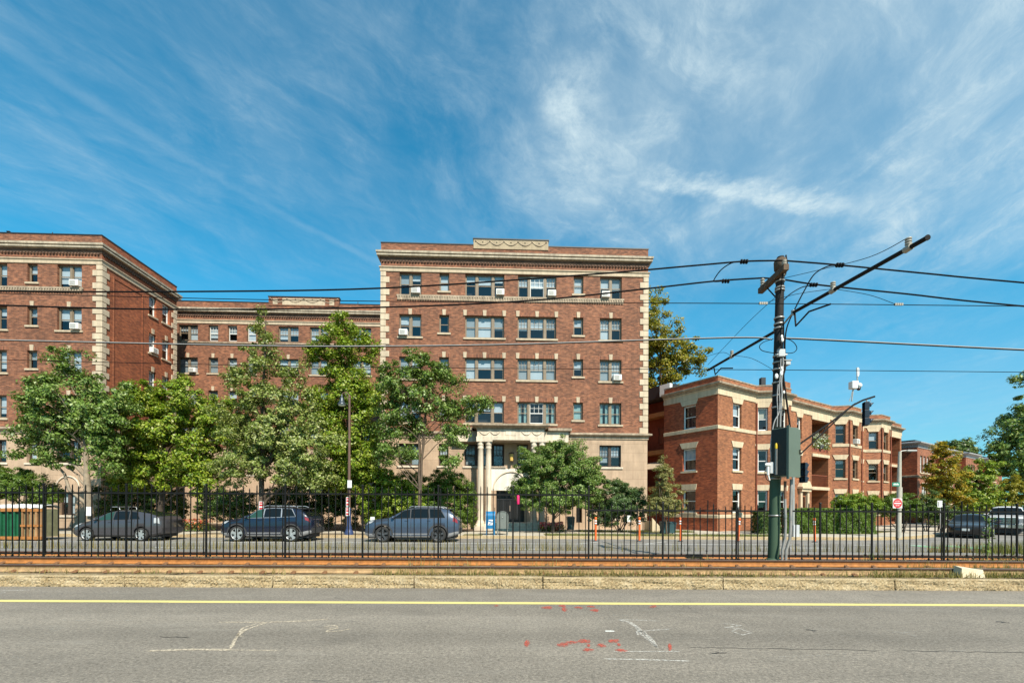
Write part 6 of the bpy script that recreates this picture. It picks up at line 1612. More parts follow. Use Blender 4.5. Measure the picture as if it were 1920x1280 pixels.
# timber crossarm pointing along the view
ca0 = Vector((at(1474, 950, PY - .55).x, PY - .55, 8.02)); ca1 = Vector((at(1425, 950, PY + .85).x, PY + .85, 8.03))
mb = MB(); dv = (ca1 - ca0).normalized(); sx = Vector((.07, 0, 0)); sz = dv.cross(Vector((1, 0, 0))) * -.075
sz = Vector((0, 0, .075)); off = Vector((.13, 0, 0))
mb.hexa([ca0 - sx - sz + off * 0 , ca0 + sx - sz, ca1 + sx - sz, ca1 - sx - sz, ca0 - sx + sz, ca0 + sx + sz, ca1 + sx + sz, ca1 - sx + sz]); mb.v = [v + Vector((-.02, 0, .08)) for v in mb.v]; mb.build('crossarm', 'timber', pole)
mb = MB(); mb.tube([ca1 + Vector((0, -.35, 0)), pp(pt.z - 1.2)], .018, 6); mb.tube([ca0 + Vector((0, .2, 0)), pp(pt.z - 1.15)], .018, 6); mb.build('brace', 'bracket_dark', pole)
def insul(c, h=.2, r=.065, par=pole, ax=(0, 0, 1)):
    mb = MB(); pr = [(0, .03)]
    for k in range(3): z_ = .02 + k * h / 3.2; pr += [(z_, r * .6), (z_ + .02, r), (z_ + .04, r * .95), (z_ + .05, r * .55)]
    pr += [(h, r * .5), (h + .02, 0)]; mb.lathe(c, ax, pr, 12); mb.build('insulator', 'insulator', par)
i0 = ca0 + Vector((-.02, .10, .155)); i1 = ca1 + Vector((-.02, -.12, .155)); insul(i0, .13); insul(i1, .24)
mb = MB(); mb.lathe(pp(pt.z - .20), (0, 0, 1), [(-.14, .105), (-.12, .155), (.10, .165), (.16, .14), (.18, .10)], 14); mb.build('cap_block', 'timber', pole)
mb = MB(); mb.lathe(pp(pt.z - .42), (0, 0, 1), [(-.10, .105), (-.10, .125), (-.02, .125), (-.02, .105)], 16); mb.build('saddle', 'steel_band', pole)
mb = MB(); mb.tube([pp(pt.z - .5) + Vector((.10, -.08, 0)), pp(pt.z - .2) + Vector((.13, -.1, 0)), pp(pt.z) + Vector((.10, -.08, .04))], .02, 6); mb.build('strap', 'bracket_dark', pole)
# long bracket tubes on both sides
bx = pp(6.85).x
tipN = at(1738, 446, 8.0); kN = at(1487, 586, 12.05); kF = at(1452, 622, 12.9); tipF = at(1327, 694, 17.0)
bk = thing('bracket_arm', tuple(pp(6.85)), 'long black tube arm rising from the pole to the upper right', 'bracket arm', 'bracket arms on the pole')
mb = MB(); mb.tube([kN, tipN], .042, 10); mb.tube([tipN, tipN + (tipN - kN).normalized() * .02], .05, 10); mb.build('arm_tube', 'bracket_dark', bk)
mb = MB(); mb.tube([pp(6.78) + Vector((.1, -.05, 0)), kN], .022, 8); mb.tube([kN + Vector((0, 0, -.06)), kN + Vector((0, 0, .06))], .05, 8); mb.build('hinge', 'steel_band', bk)
bf = thing('bracket_arm', tuple(pp(6.6)), 'black tube arm sloping from the pole down to the corner roof', 'bracket arm', 'bracket arms on the pole')
mb = MB(); mb.tube([kF, tipF], .042, 10); mb.build('arm_tube', 'bracket_dark', bf)
def on_arm(a, b_, px):      # point of the arm seen at a photo column
    lo, hi = 0.0, 1.0
    for _ in range(40):
        m_ = (lo + hi) / 2; q = a.lerp(b_, m_); x = CX + FPX * q.x / q.y
        x0 = CX + FPX * a.x / a.y; x1 = CX + FPX * b_.x / b_.y
        if (x - px) * (1 if x1 > x0 else -1) < 0: lo = m_
        else: hi = m_
    return a.lerp(b_, (lo + hi) / 2)
aN1 = on_arm(kN, tipN, 1560); aN2 = on_arm(kN, tipN, 1701); aF1 = on_arm(kF, tipF, 1371)
for q, par in ((aN1, bk), (aN2, bk), (aF1, bf)):
    insul(q + Vector((0, 0, .03)), .15, .055, par); mb = MB(); mb.tube([q + Vector((0, -.07, 0)), q + Vector((0, .07, 0))], .06, 10); mb.build('clamp', 'insulator', par)
def bent(par, pts, r=.022): mb = MB(); mb.tube(pts, r, 7); mb.build('steady_arm', 'bracket_dark', par)
bent(bk, [at(1490, 586, 12.0), at(1492, 611, 12.0), at(1517, 584, 11.3), at(1557, 570, 10.6)])
bent(bf, [at(1339, 690, 16.3), at(1341, 702, 16.3), at(1352, 690, 15.9), at(1374, 690, 15.5)])
WG = 'overhead wires along the tracks'
def wire(label, pts, r, mat='wire_black', name='wire', cat='wire', group=WG, seg=6):
    # smooth through the points
    P = [Vector(p) for p in pts]; out = []
    for i in range(len(P) - 1):
        p0, p1, p2, p3 = P[max(i - 1, 0)], P[i], P[i + 1], P[min(i + 2, len(P) - 1)]
        for k in range(6):
            t_ = k / 6; out.append(.5 * ((2 * p1) + (p2 - p0) * t_ + (2 * p0 - 5 * p1 + 4 * p2 - p3) * t_ ** 2 + (3 * p1 - p0 - 3 * p2 + p3) * t_ ** 3))
    out.append(P[-1]); mb = MB(); mb.tube(out, r, seg); o = mb.build(name, mat); return tag(o, label, cat, group)
D1 = i0.y; D2 = i1.y
def px_of(v): return CX + FPX * v.x / v.y, CY - FPX * (v.z - EYE) / v.y
def ptsD(l, D): return [at(x, y, D) for x, y in l]
top0 = i0 + Vector((0, 0, .14)); top1 = i1 + Vector((0, 0, .26))
wire('upper thick black feeder wire running left from the pole top over the rooflines', ptsD([(-500, 532), (0, 545), (360, 546.5), (720, 540), (1100, 515), (1300, 498), (1395, 490)], D1) + [top0], .021)
wire('upper thick black feeder wire running right from the pole top', [top0] + ptsD([(1575, 497), (1740, 513), (1920, 530), (2700, 598)], D1), .021)
wire('lower thick black feeder wire running left from the far end of the crossarm', ptsD([(-500, 552), (0, 572), (330, 580), (715, 576), (1000, 563), (1214, 541), (1340, 527)], D2) + [top1], .023)
wire('lower thick black feeder wire running right from the far end of the crossarm', [top1] + ptsD([(1468, 524), (1535, 534), (1700, 551), (1920, 574), (2700, 640)], D2), .023)
wire('grey cable bundle crossing left of the pole at mid height', ptsD([(-500, 624), (0, 637), (480, 647.5), (715, 648.5), (960, 645), (1240, 636), (1400, 632), (1448, 636)], PY - .1), .014, 'cable_grey', 'cable', 'cable')
wire('thin black cable lashed under the grey cable bundle left of the pole', ptsD([(-500, 625.4), (0, 638.4), (480, 648.9), (715, 650), (960, 646.4), (1240, 637.5), (1400, 633.4), (1448, 637)], PY - .09), .011, 'wire_black', 'cable', 'cable')
wire('grey cable bundle crossing right of the pole at mid height', ptsD([(1466, 633), (1560, 637), (1920, 655), (2700, 690)], PY - .1), .016, 'cable_grey', 'cable', 'cable')
wire('thin black cable lashed under the grey cable bundle right of the pole', ptsD([(1466, 634.6), (1560, 638.8), (1920, 656.8), (2700, 691.5)], PY - .09), .012, 'wire_black', 'cable', 'cable')
wire('thin contact wire above the near tram track', ptsD([(-500, 538), (0, 550), (480, 561.5), (960, 567), (1430, 569), (1920, 574), (2700, 582)], 10.6), .009)
wire('thin contact wire above the far tram track, low across the brick facades', ptsD([(-500, 662), (0, 674), (480, 685), (960, 690.5), (1420, 693), (1920, 697.5), (2700, 706)], 15.4), .011)
SGW = 'stay wires of the bracket arms'
wire('stay wire from the near bracket arm tip back to the pole top', [aN2 + Vector((0, 0, .2)), at(1630, 482, 9.6), at(1532, 507, 11.4), pp(8.05)], .007, name='stay_wire', group=SGW)
wire('stay wire from the far bracket arm tip up to the pole', [pp(7.65), at(1400, 607, 14.3), tipF + Vector((0, 0, .2))], .007, name='stay_wire', group=SGW)
wire('short stay from the near arm insulator right to the contact wire', [aN1 + Vector((.05, 0, .03)), at(1630, 553, 10.6), at(1677, 569.5, 10.6)], .006, name='stay_wire', group=SGW)
wire('short stay from the near arm insulator left to the contact wire', [aN1 + Vector((-.05, 0, .03)), at(1490, 552, 10.6), at(1434, 568, 10.6)], .006, name='stay_wire', group=SGW)
wire('short stay from the far arm insulator right to the pole', [aF1 + Vector((.05, 0, .03)), at(1410, 672, 15.4), at(1448, 692, 15.4)], .007, name='stay_wire', group=SGW)
wire('short stay from the far arm insulator left to the contact wire', [aF1 + Vector((-.05, 0, .03)), at(1350, 661, 15.4), at(1290, 680, 15.4)], .007, name='stay_wire', group=SGW)
JG = 'curved jumper cables at the pole'
wire('jumper cable curving from the upper right feeder down along the pole', [at(1575, 497, D1), at(1553, 499, D1), at(1527, 514, 12.2), at(1508, 545, 12.3), at(1490, 580, 12.4), at(1476, 612, PY - .16), at(1472, 640, PY - .17), at(1472, 665, PY - .17)], .017, name='jumper_cable', cat='cable', group=JG)
wire('jumper cable curving from the lower right feeder back to the pole', [at(1527, 535, D2), at(1505, 538, D2), at(1482, 551, 12.9), at(1466, 566, 12.65)], .015, name='jumper_cable', cat='cable', group=JG)
wire('jumper cable looping between the two feeders left of the pole', [at(1392, 490.5, D1), at(1372, 493, D1), at(1352, 506, 12.4), at(1339, 524, 12.8), at(1340, 528, 13.1), at(1357, 527, D2)], .014, name='jumper_cable', cat='cable', group=JG)
for lab, x, y, D in (('clamp on the upper feeder right of the pole', 1575, 497, D1), ('clamp on the lower feeder right of the pole', 1526, 534, D2), ('clamp on the upper feeder left of the pole', 1395.5, 490.5, D1), ('clamp on the lower feeder left of the pole', 1361, 527, D2)):
    mb = MB()
    for dx in (-5, 0, 5): c = at(x + dx, y, D); mb.lathe(c - Vector((.02, 0, 0)), (1, 0, 0), [(0, .0), (0, .06), (.03, .06), (.03, 0)], 10)
    o = mb.build('wire_clamp', 'bracket_dark'); tag(o, 'black ' + lab, 'wire clamp', 'clamps on the feeder wires')
for lab, x, y, D in (('pale clamp on the near contact wire left of the pole', 1431, 568.5, 10.6), ('pale clamp on the near contact wire right of the pole', 1685, 570.5, 10.6)):
    mb = MB()
    for k in range(4): c = at(x - 6 + 4 * k, y, D); mb.box(c.x - .02, c.x + .02, c.y - .02, c.y + .02, c.z - .025, c.z + .025)
    o = mb.build('wire_clamp', 'insulator'); tag(o, lab, 'wire clamp', 'clamps on the contact wires')
# boxes and cables fixed to the pole
def boxthing(name, label, cat, px0, px1, py0, py1, Y, d, mat, bev=.01, group=None, extra=None):
    a, b_ = at(px0, py1, Y), at(px1, py0, Y); o = thing(name, ((a.x + b_.x) / 2, Y, a.z), label, cat, group)
    mb = MB(); fr = Fr((0, Y, 0), (1, 0)); mb.bbox(fr, a.x, b_.x, -d, 0, a.z, b_.z, bev); mb.build('casing', mat, o)
    if extra: extra(o, a, b_, Y)
    return o
def glands(o, a, b_, Y):
    mb = MB()
    for x, s_ in ((a.x, -1), (b_.x, 1)): mb.lathe((x, Y + .04, a.z + (b_.z - a.z) * .3), (s_, 0, 0), [(0, .022), (.05, .022), (.05, .014), (.08, .012)], 8)
    mb.build('gland', 'device_white', o)
boxthing('junction_box', 'small pale grey junction box with cable loops on the pole', 'junction box', 1460.5, 1473, 654, 667.5, PY - .24, .1, 'box_grey', extra=glands)
boxthing('junction_box', 'flat grey box sticking out from the right side of the pole', 'junction box', 1470, 1483, 675.5, 683, PY - .2, .2, 'box_grey', extra=lambda o, a, b_, Y: [(lambda m: (m.box(a.x - .01, b_.x + .02, Y - .02, Y + .2, b_.z, b_.z + .02), m.build('cover', 'galv', o)))(MB())])
loop = [at(1450, 635, PY - .15), at(1432, 641, PY - .2), at(1424, 649, PY - .2), at(1429, 657, PY - .2), at(1446, 661, PY - .2), at(1459, 662, PY - .2)]
wire('black cable loop left of the small junction box', loop, .010, name='cable_loop', cat='cable', group='cable loops at the junction box')
loop = [at(1472, 662, PY - .2), at(1487, 661, PY - .2), at(1494, 654, PY - .2), at(1491, 645, PY - .2), at(1483, 638, PY - .18), at(1474, 635, PY - .15)]
wire('black cable loop right of the small junction box', loop, .010, name='cable_loop', cat='cable', group='cable loops at the junction box')
CG = 'cables strapped down the pole'
for lab, mat, r, l in (('grey cable running down the face of the pole to the left of the cabinet', 'cable_grey', .016, [(1464, 672), (1463, 700), (1461, 730), (1462, 755), (1460, 775), (1452, 790), (1447, 815), (1445, 840), (1447, 868)]),
                       ('pale cable strapped down the right face of the pole', 'cable_grey', .020, [(1468, 668), (1468, 690), (1465, 715), (1466, 740), (1464, 765), (1463, 800)]),
                       ('black conduit slanting down the right side of the pole to the cabinet', 'bracket_dark', .024, [(1472, 665), (1472, 690), (1469, 705), (1472, 730), (1476, 760), (1480, 790), (1482, 808)]),
                       ('thin black cable down the right edge of the pole', 'wire_black', .014, [(1469, 600), (1470, 640), (1470, 680), (1468, 720), (1470, 760), (1466, 800)]),
                       ('grey cable bundle beside the black conduit', 'cable_grey', .014, [(1459, 720), (1457, 745), (1458, 770), (1457, 800)])):
    wire(lab, ptsD(l, PY - .19), r, mat, 'pole_cable', 'cable', CG)
o = thing('line_fitting', tuple(at(1466, 695, PY - .2)), 'cluster of pale clamps and tags on the pole below the flat grey box', 'line fitting')
for x, y, r in ((1466, 690, .035), (1465, 700, .045), (1467, 694, .03), (1456, 705, .05), (1470, 735, .03), (1466, 631, .035), (1467, 637, .04)): mb = MB(); mb.sphere(at(x, y, PY - .2), (r, r * .6, r * 1.5), 10, 8); mb.build('clamp', 'device_white', o)
# control cabinet: open side towards the left, closed door to the right
cz0, cz1 = at(1478, 893, PY - .35).z, at(1478, 803, PY - .35).z
c0 = at(1477, 850, PY - .62); Ud = Vector((.92, .39, 0)); CFr = Fr((c0.x, c0.y, 0), (Ud.x, Ud.y)); CLf = Fr(CFr.p(0, -.46, 0), tuple((CFr.N)[:2]))
cab = thing('control_cabinet', tuple(CFr.p(.2, -.2, cz0)), 'dark green metal control cabinet fixed to the pole', 'control cabinet')
mb = MB(); mb.bbox(CFr, 0, .44, -.46, 0, cz0, cz1, .012); mb.build('casing', 'cabinet_green', cab)
mb = MB(); mb.fbox(CFr, .012, .452, .001, .03, cz0 - .03, cz1 - .05); mb.build('door', 'cabinet_green', cab)
mb = MB(); mb.fbox(CLf, .005, .44, .001, .02, cz0 + .02, cz1 - .02); mb.build('open_side_shade', 'cabinet_dark', cab)  # near-black sheet, painted as the shade inside the open side
mb = MB(); mb.fbox(CFr, -.028, -.0005, -.015, .05, cz0 - .08, cz1 + .04); mb.build('flange', 'cabinet_green', cab)
mb = MB(); mb.fbox(CFr, .41, .425, .03, .06, (cz0 + cz1) / 2 - .06, (cz0 + cz1) / 2 + .06); mb.build('handle', 'bracket_dark', cab)
mb = MB(); mb.fbox(CLf, .14, .19, .021, .06, cz0 + .05, cz1 - .55); mb.build('cable_riser', 'conduit_grey', cab)
mb = MB(); q = CLf.p(.165, .05, cz1 - .5); mb.lathe(q, (0, 0, 1), [(-.05, .03), (0, .035), (.06, .03), (.1, .02)], 10); mb.build('yellow_cap', 'tag_yellow', cab)
# small sensor on the left of the pole
o = thing('sensor_unit', tuple(at(1440, 890, PY - .25)), 'small pale sensor on a pipe bracket at the left of the pole', 'sensor')
mb = MB(); a, b_ = at(1444, 887, PY - .3), at(1452, 866, PY - .3); mb.bbox(Fr((0, PY - .3, 0), (1, 0)), a.x, b_.x, -.12, 0, a.z, b_.z, .01); mb.build('housing', 'box_grey', o)
mb = MB(); mb.lathe(at(1443, 871, PY - .25), (-1, 0, 0), [(-.05, .05), (.05, .055), (.11, .04), (.13, .025)], 12); mb.tube([at(1440, 874, PY - .25), at(1440, 890, PY - .25)], .035, 8); mb.tube([at(1440, 888, PY - .25), at(1443, 900, PY - .25)], .02, 8); mb.build('pipe', 'device_white', o)
mb = MB(); mb.tube(ptsD([(1436, 872), (1434, 885), (1437, 898), (1445, 904)], PY - .25), .010, 6); mb.build('lead', 'bracket_dark', o)
# conduits at the foot
for lab, mat, l, r in (('rusty topped conduit pipe rising from the ground beside the pole', 'conduit_grey', [(1466, 1046), (1467, 1030), (1472, 1008), (1473, 985), (1472, 935), (1472, 905)], .035),
                       ('pale grey conduit pipe bending from the ground up to the cabinet', 'conduit_grey', [(1473, 1046), (1474, 1032), (1481, 1010), (1482, 990), (1483, 935), (1484, 898)], .04)):
    P = ptsD(l, PY - .3); P[0].z = .2; o = thing('conduit_pipe', tuple(P[0]), lab, 'conduit', 'conduit pipes beside the pole')
    mb = MB(); mb.tube(P, r, 10); mb.build('pipe', mat, o)
    mb = MB(); mb.tube([P[-3].lerp(P[-2], .3), P[-3].lerp(P[-2], .3) + Vector((0, 0, .08))], r * 1.2, 10); mb.build('coupling', 'steel_band', o)
    if 'rusty' in lab: mb = MB(); mb.tube([P[-2], P[-1] + Vector((0, 0, .05))], r * 1.03, 10); mb.build('rusty_top', 'conduit_rust', o)

# ------------------------------------------------------------------ traffic signal on the far corner
SY = 24.9
sx0 = gx(1487, SY); sig = thing('traffic_signal', (sx0, SY, .15), 'traffic signal pole behind the cabinet with a rising mast arm and a dark signal head', 'traffic signal')
mb = MB(); mb.tube([(sx0, SY, .15), (sx0, SY, 5.2)], [.085, .065], 12); mb.build('pole', 'galv', sig)
mb = MB(); a, b_ = at(1483, 1006, SY), at(1493.5, 984, SY); mb.box(sx0 - .1, sx0 + .22, SY - .22, SY + .1, .15, .80); mb.build('base_box', 'box_grey', sig)
mb = MB(); up_ = ptsD([(1487, 842), (1505, 828), (1560, 790), (1600, 759), (1618, 750), (1640, 743)], SY); lo_ = ptsD([(1487, 866), (1505, 847), (1555, 800), (1592, 765), (1604, 756)], SY)
mb.tube(up_, .05, 8); mb.tube(lo_, .04, 8); 
for k in (.2, .45, .7): mb.tube([up_[1].lerp(up_[3], k), lo_[1].lerp(lo_[3], k)], .025, 6)
mb.build('mast_arm', 'bracket_dark', sig)
def signal_head(c, H, W, par, ax):
    """three lens head; ax: direction the lenses face"""
    ax = Vector(ax).normalized(); sd_ = Vector((-ax.y, ax.x, 0)); c = Vector(c)
    mb = MB(); fr = Fr((c.x, c.y, 0), (sd_.x, sd_.y))
    fr.N = ax
    for k in range(3):
        z1 = c.z + H / 2 - k * H / 3; mb.bbox(fr, -W / 2, W / 2, -.12, .10, z1 - H / 3 + .012, z1, .03)
    ho = mb.build('signal_head', 'signal_navy', par)
    for k in range(3):
        zc = c.z + H / 2 - (k + .5) * H / 3; q = Vector((c.x, c.y, zc)) + ax * .10; r = W * .36
        mb = MB(); n = 12; V = []; F = []
        for i in range(n + 1):
            a = math.pi * (-.15 + 1.3 * i / n); d = sd_ * math.cos(a) * r + Vector((0, 0, math.sin(a) * r)); ln = .24 * (.35 + .65 * max(0, math.sin(a)))
            V += [q + d, q + d + ax * ln, q + d * .93 + ax * ln, q + d * .93]
        for i in range(n):
            for j in range(4): F.append((i * 4 + j, i * 4 + (j + 1) % 4, i * 4 + 4 + (j + 1) % 4, i * 4 + 4 + j))
        mb.add(V, F, 0, True); mb.build('visor', 'signal_navy', ho)
        mb = MB(); mb.lathe(q, ax, [(0, r * .93), (.02, r * .6), (.03, 0)], 14); mb.build('lens', 'lens_dark', ho)
c = at(1624, 776, SY); signal_head(c, 1.30, .46, sig, (.93, -.36, 0))
mb = MB(); mb.tube([at(1625, 748, SY), at(1625, 757, SY)], .03, 8); mb.tube([at(1631, 745, SY), at(1633, 752, SY), at(1629, 758, SY)], .012, 6); mb.build('hanger', 'galv', sig)
c = at(1507, 886, SY); signal_head(c, 1.1, .36, sig, (.93, .36, 0))
o = thing('traffic_camera', tuple(at(1600, 728, SY)), 'white camera with a dome and antenna on the signal mast arm', 'camera')
mb = MB(); a, b_ = at(1594.5, 729, SY), at(1607, 715, SY); mb.bbox(Fr((0, SY - .15, 0), (1, 0)), a.x, b_.x, -.3, 0, a.z, b_.z, .03); mb.build('housing', 'device_white', o)
mb = MB(); mb.sphere(at(1611, 722.5, SY - .1), .14, 14, 10); mb.build('dome', 'device_white', o)
mb = MB(); mb.sphere(at(1610, 728.5, SY - .1), .10, 14, 10); mb.build('lens', 'lens_dark', o)
mb = MB(); mb.tube(ptsD([(1600, 729), (1597, 752)], SY), .03, 8); mb.tube(ptsD([(1599, 729), (1596, 742), (1592, 752)], SY), .015, 6); mb.tube(ptsD([(1608, 717), (1607, 703)], SY), .03, 8); mb.build('bracket', 'galv', o)
mb = MB(); mb.tube(ptsD([(1608, 706), (1607.5, 689)], SY), .055, 10); mb.tube(ptsD([(1611, 703), (1611, 690)], SY), .014, 6); mb.build('antenna', 'device_white', o)

# ------------------------------------------------------------------ corner sign pole
LY = 24.9; lx = gx(1685, LY)
o = thing('lamp_post', (lx, LY, .15), 'pale pole on the corner with a short lamp arm pointing right', 'lamp post')
tz = at(1686, 846, LY).z
mb = MB(); mb.tube([(lx, LY, .1), (lx + .02, LY, 3.2), (lx + .05, LY, tz)], [.13, .105, .075], 12); mb.build('pole', 'concrete_pole', o)
mb = MB(); mb.tube([(lx + .05, LY, tz - .1), (lx + .12, LY, tz + .02), (lx + .35, LY, tz + .05), (lx + .75, LY - .05, tz + .04)], .035, 8); mb.bbox(Fr((0, LY - .02, 0), (1, 0)), lx + .4, lx + .95, -.14, .06, tz, tz + .09, .02); mb.build('lamp_arm', 'galv', o)
o = thing('do_not_enter_sign', tuple(at(1683, 943, LY - .16)), 'square do not enter sign with a red disc on the corner pole', 'road sign')
c = at(1683, 943, LY - .16); w = .27; fr = Fr((c.x, c.y, 0), (1, .06))
mb = MB(); mb.fbox(fr, -w, w, -.012, 0, c.z - w, c.z + w); mb.build('plate', 'sign_pinkwhite', o)
mb = MB(); mb.lathe(fr.p(0, .001, c.z), tuple(fr.N), [(0, w * .93), (.003, w * .93), (.003, 0)], 32, smooth=False); mb.build('disc', 'sign_red', o)
mb = MB(); mb.fbox(fr, -w * .72, w * .72, .0045, .006, c.z - .03, c.z + .03)
put_text(mb, 'DO NOT', .075, fr.p(0, .006, c.z + .12), fr.U, bold=.001); put_text(mb, 'ENTER', .075, fr.p(0, .006, c.z - .12), fr.U, bold=.001); mb.build('lettering', 'sign_white', o)
o = thing('street_name_sign', tuple(at(1680, 908, LY)), 'small green street name sign high on the corner pole', 'street sign')
a, b_ = at(1673, 911, LY - .14), at(1687, 904, LY - .14); mb = MB(); mb.box(a.x, b_.x, LY - .15, LY - .13, a.z, b_.z); mb.build('plate', 'sign_green', o)
mb = MB()
for k in range(7): x = a.x + .05 + k * (b_.x - a.x - .1) / 7; mb.box(x, x + .03, LY - .155, LY - .151, a.z + .06, b_.z - (.05 if k % 3 else .08))
mb.build('lettering', 'sign_white', o)
boxthing('equipment_box', 'narrow grey box on the corner pole above the do not enter sign', 'equipment box', 1688, 1692.5, 913, 932, LY - .1, .16, 'concrete_pole')
# second sign post
q = at(1763, 1000, 27.8); o = thing('sign_post', (q.x, q.y, .15), 'thin metal post with a small white sign beside the black saloon', 'sign post')
mb = MB(); mb.box(q.x - .025, q.x + .025, q.y - .02, q.y + .02, .1, at(1763, 938, 27.8).z); mb.build('post', 'galv', o)
a, b_ = at(1758.5, 950.5, 27.7), at(1767.5, 938, 27.7); mb = MB(); mb.box(a.x, b_.x, 27.72, 27.74, a.z, b_.z); so_ = mb.build('plate', 'paper_white', o)
mb = MB(); mb.box(a.x + .05, a.x + .09, 27.712, 27.719, a.z + .06, b_.z - .06); mb.build('arrow', 'ink_dark', so_)
# ------------------------------------------------------------------ street lamp among the trees
LY = 24.9; lx = gx(654.5, LY); tz = at(655, 744, LY).z
o = thing('street_lamp', (lx, LY, .15), 'brown street lamp post among the trees with a bell shaped lamp on the left', 'street lamp')
mb = MB(); mb.tube([(lx, LY, 1.5), (lx, LY, 4), (lx, LY, tz)], [.085, .075, .06], 12); mb.build('post', 'lamp_brown', o)
mb = MB(); mb.lathe((lx, LY, .15), (0, 0, 1), [(0, .24), (.12, .24), (.2, .2), (.35, .14), (.42, .15), (.5, .11), (1.36, .10), (1.40, .12), (1.46, .085)], 16); mb.build('base', 'lamp_blue', o)
mb = MB(); mb.tube([(lx, LY, tz - .3), (lx - .02, LY, tz + .1), (lx - .18, LY, tz + .28), (lx - .36, LY, tz + .22), (lx - .42, LY, tz + .05)], .03, 8); mb.sphere((lx, LY, tz + .02), .08, 10, 8); mb.tube([(lx, LY, tz - .25), (lx - .2, LY, tz + .05), (lx - .3, LY, tz + .24)], .015, 6); mb.build('arm', 'lamp_brown', o)
mb = MB(); mb.lathe((lx - .42, LY, tz - .42), (0, 0, 1), [(0, .25), (.02, .255), (.10, .17), (.26, .115), (.36, .105), (.40, .07), (.55, .03)], 18); mb.build('lamp_shade', 'lamp_steel', o)
mb = MB(); mb.lathe((lx - .42, LY, tz - .44), (0, 0, 1), [(-.08, 0), (-.06, .12), (.0, .2), (.02, .2)], 16); mb.build('lamp_glass', 'device_white', o)
def notice(label, px, py, w, h, Y, red=True, mat='paper_white'):
    c = at(px, py, Y); o = thing('paper_notice', tuple(c), label, 'notice', 'notices on posts and trunks'); ww, hh = w / FPX * Y / 2, h / FPX * Y / 2
    mb = MB(); mb.box(c.x - ww, c.x + ww, Y - .006, Y, c.z - hh, c.z + hh); mb.build('sheet', mat, o)
    if red:
        mb = MB()
        for k, (z0, z1) in enumerate(((.55, .85), (-.05, .38), (-.8, -.35))):
            mb.box(c.x - ww * .8, c.x + ww * (.75 if k != 1 else .55), Y - .010, Y - .0065, c.z + hh * z0, c.z + hh * z1)
        mb.build('print', 'sign_red' if k else 'ink_dark', o)
    return o
notice('white notice fixed to the pale trunk of the left street tree', 167, 958, 11, 17, 25.0, False)
notice('paper notice with red print on the trunk behind the dark blue car', 490, 948, 9, 17, 25.0)
notice('upper red printed notice on the street lamp post', 652, 940, 6, 17, 24.76); notice('lower red printed notice on the street lamp post', 652, 958.5, 7, 16, 24.76)
notice('small white plate high on the street lamp post', 655.5, 907, 8, 14, 24.74, False)
notice('white poster on a stake beside the nose of the blue grey car', 699, 974, 9, 11, 24.6, False)
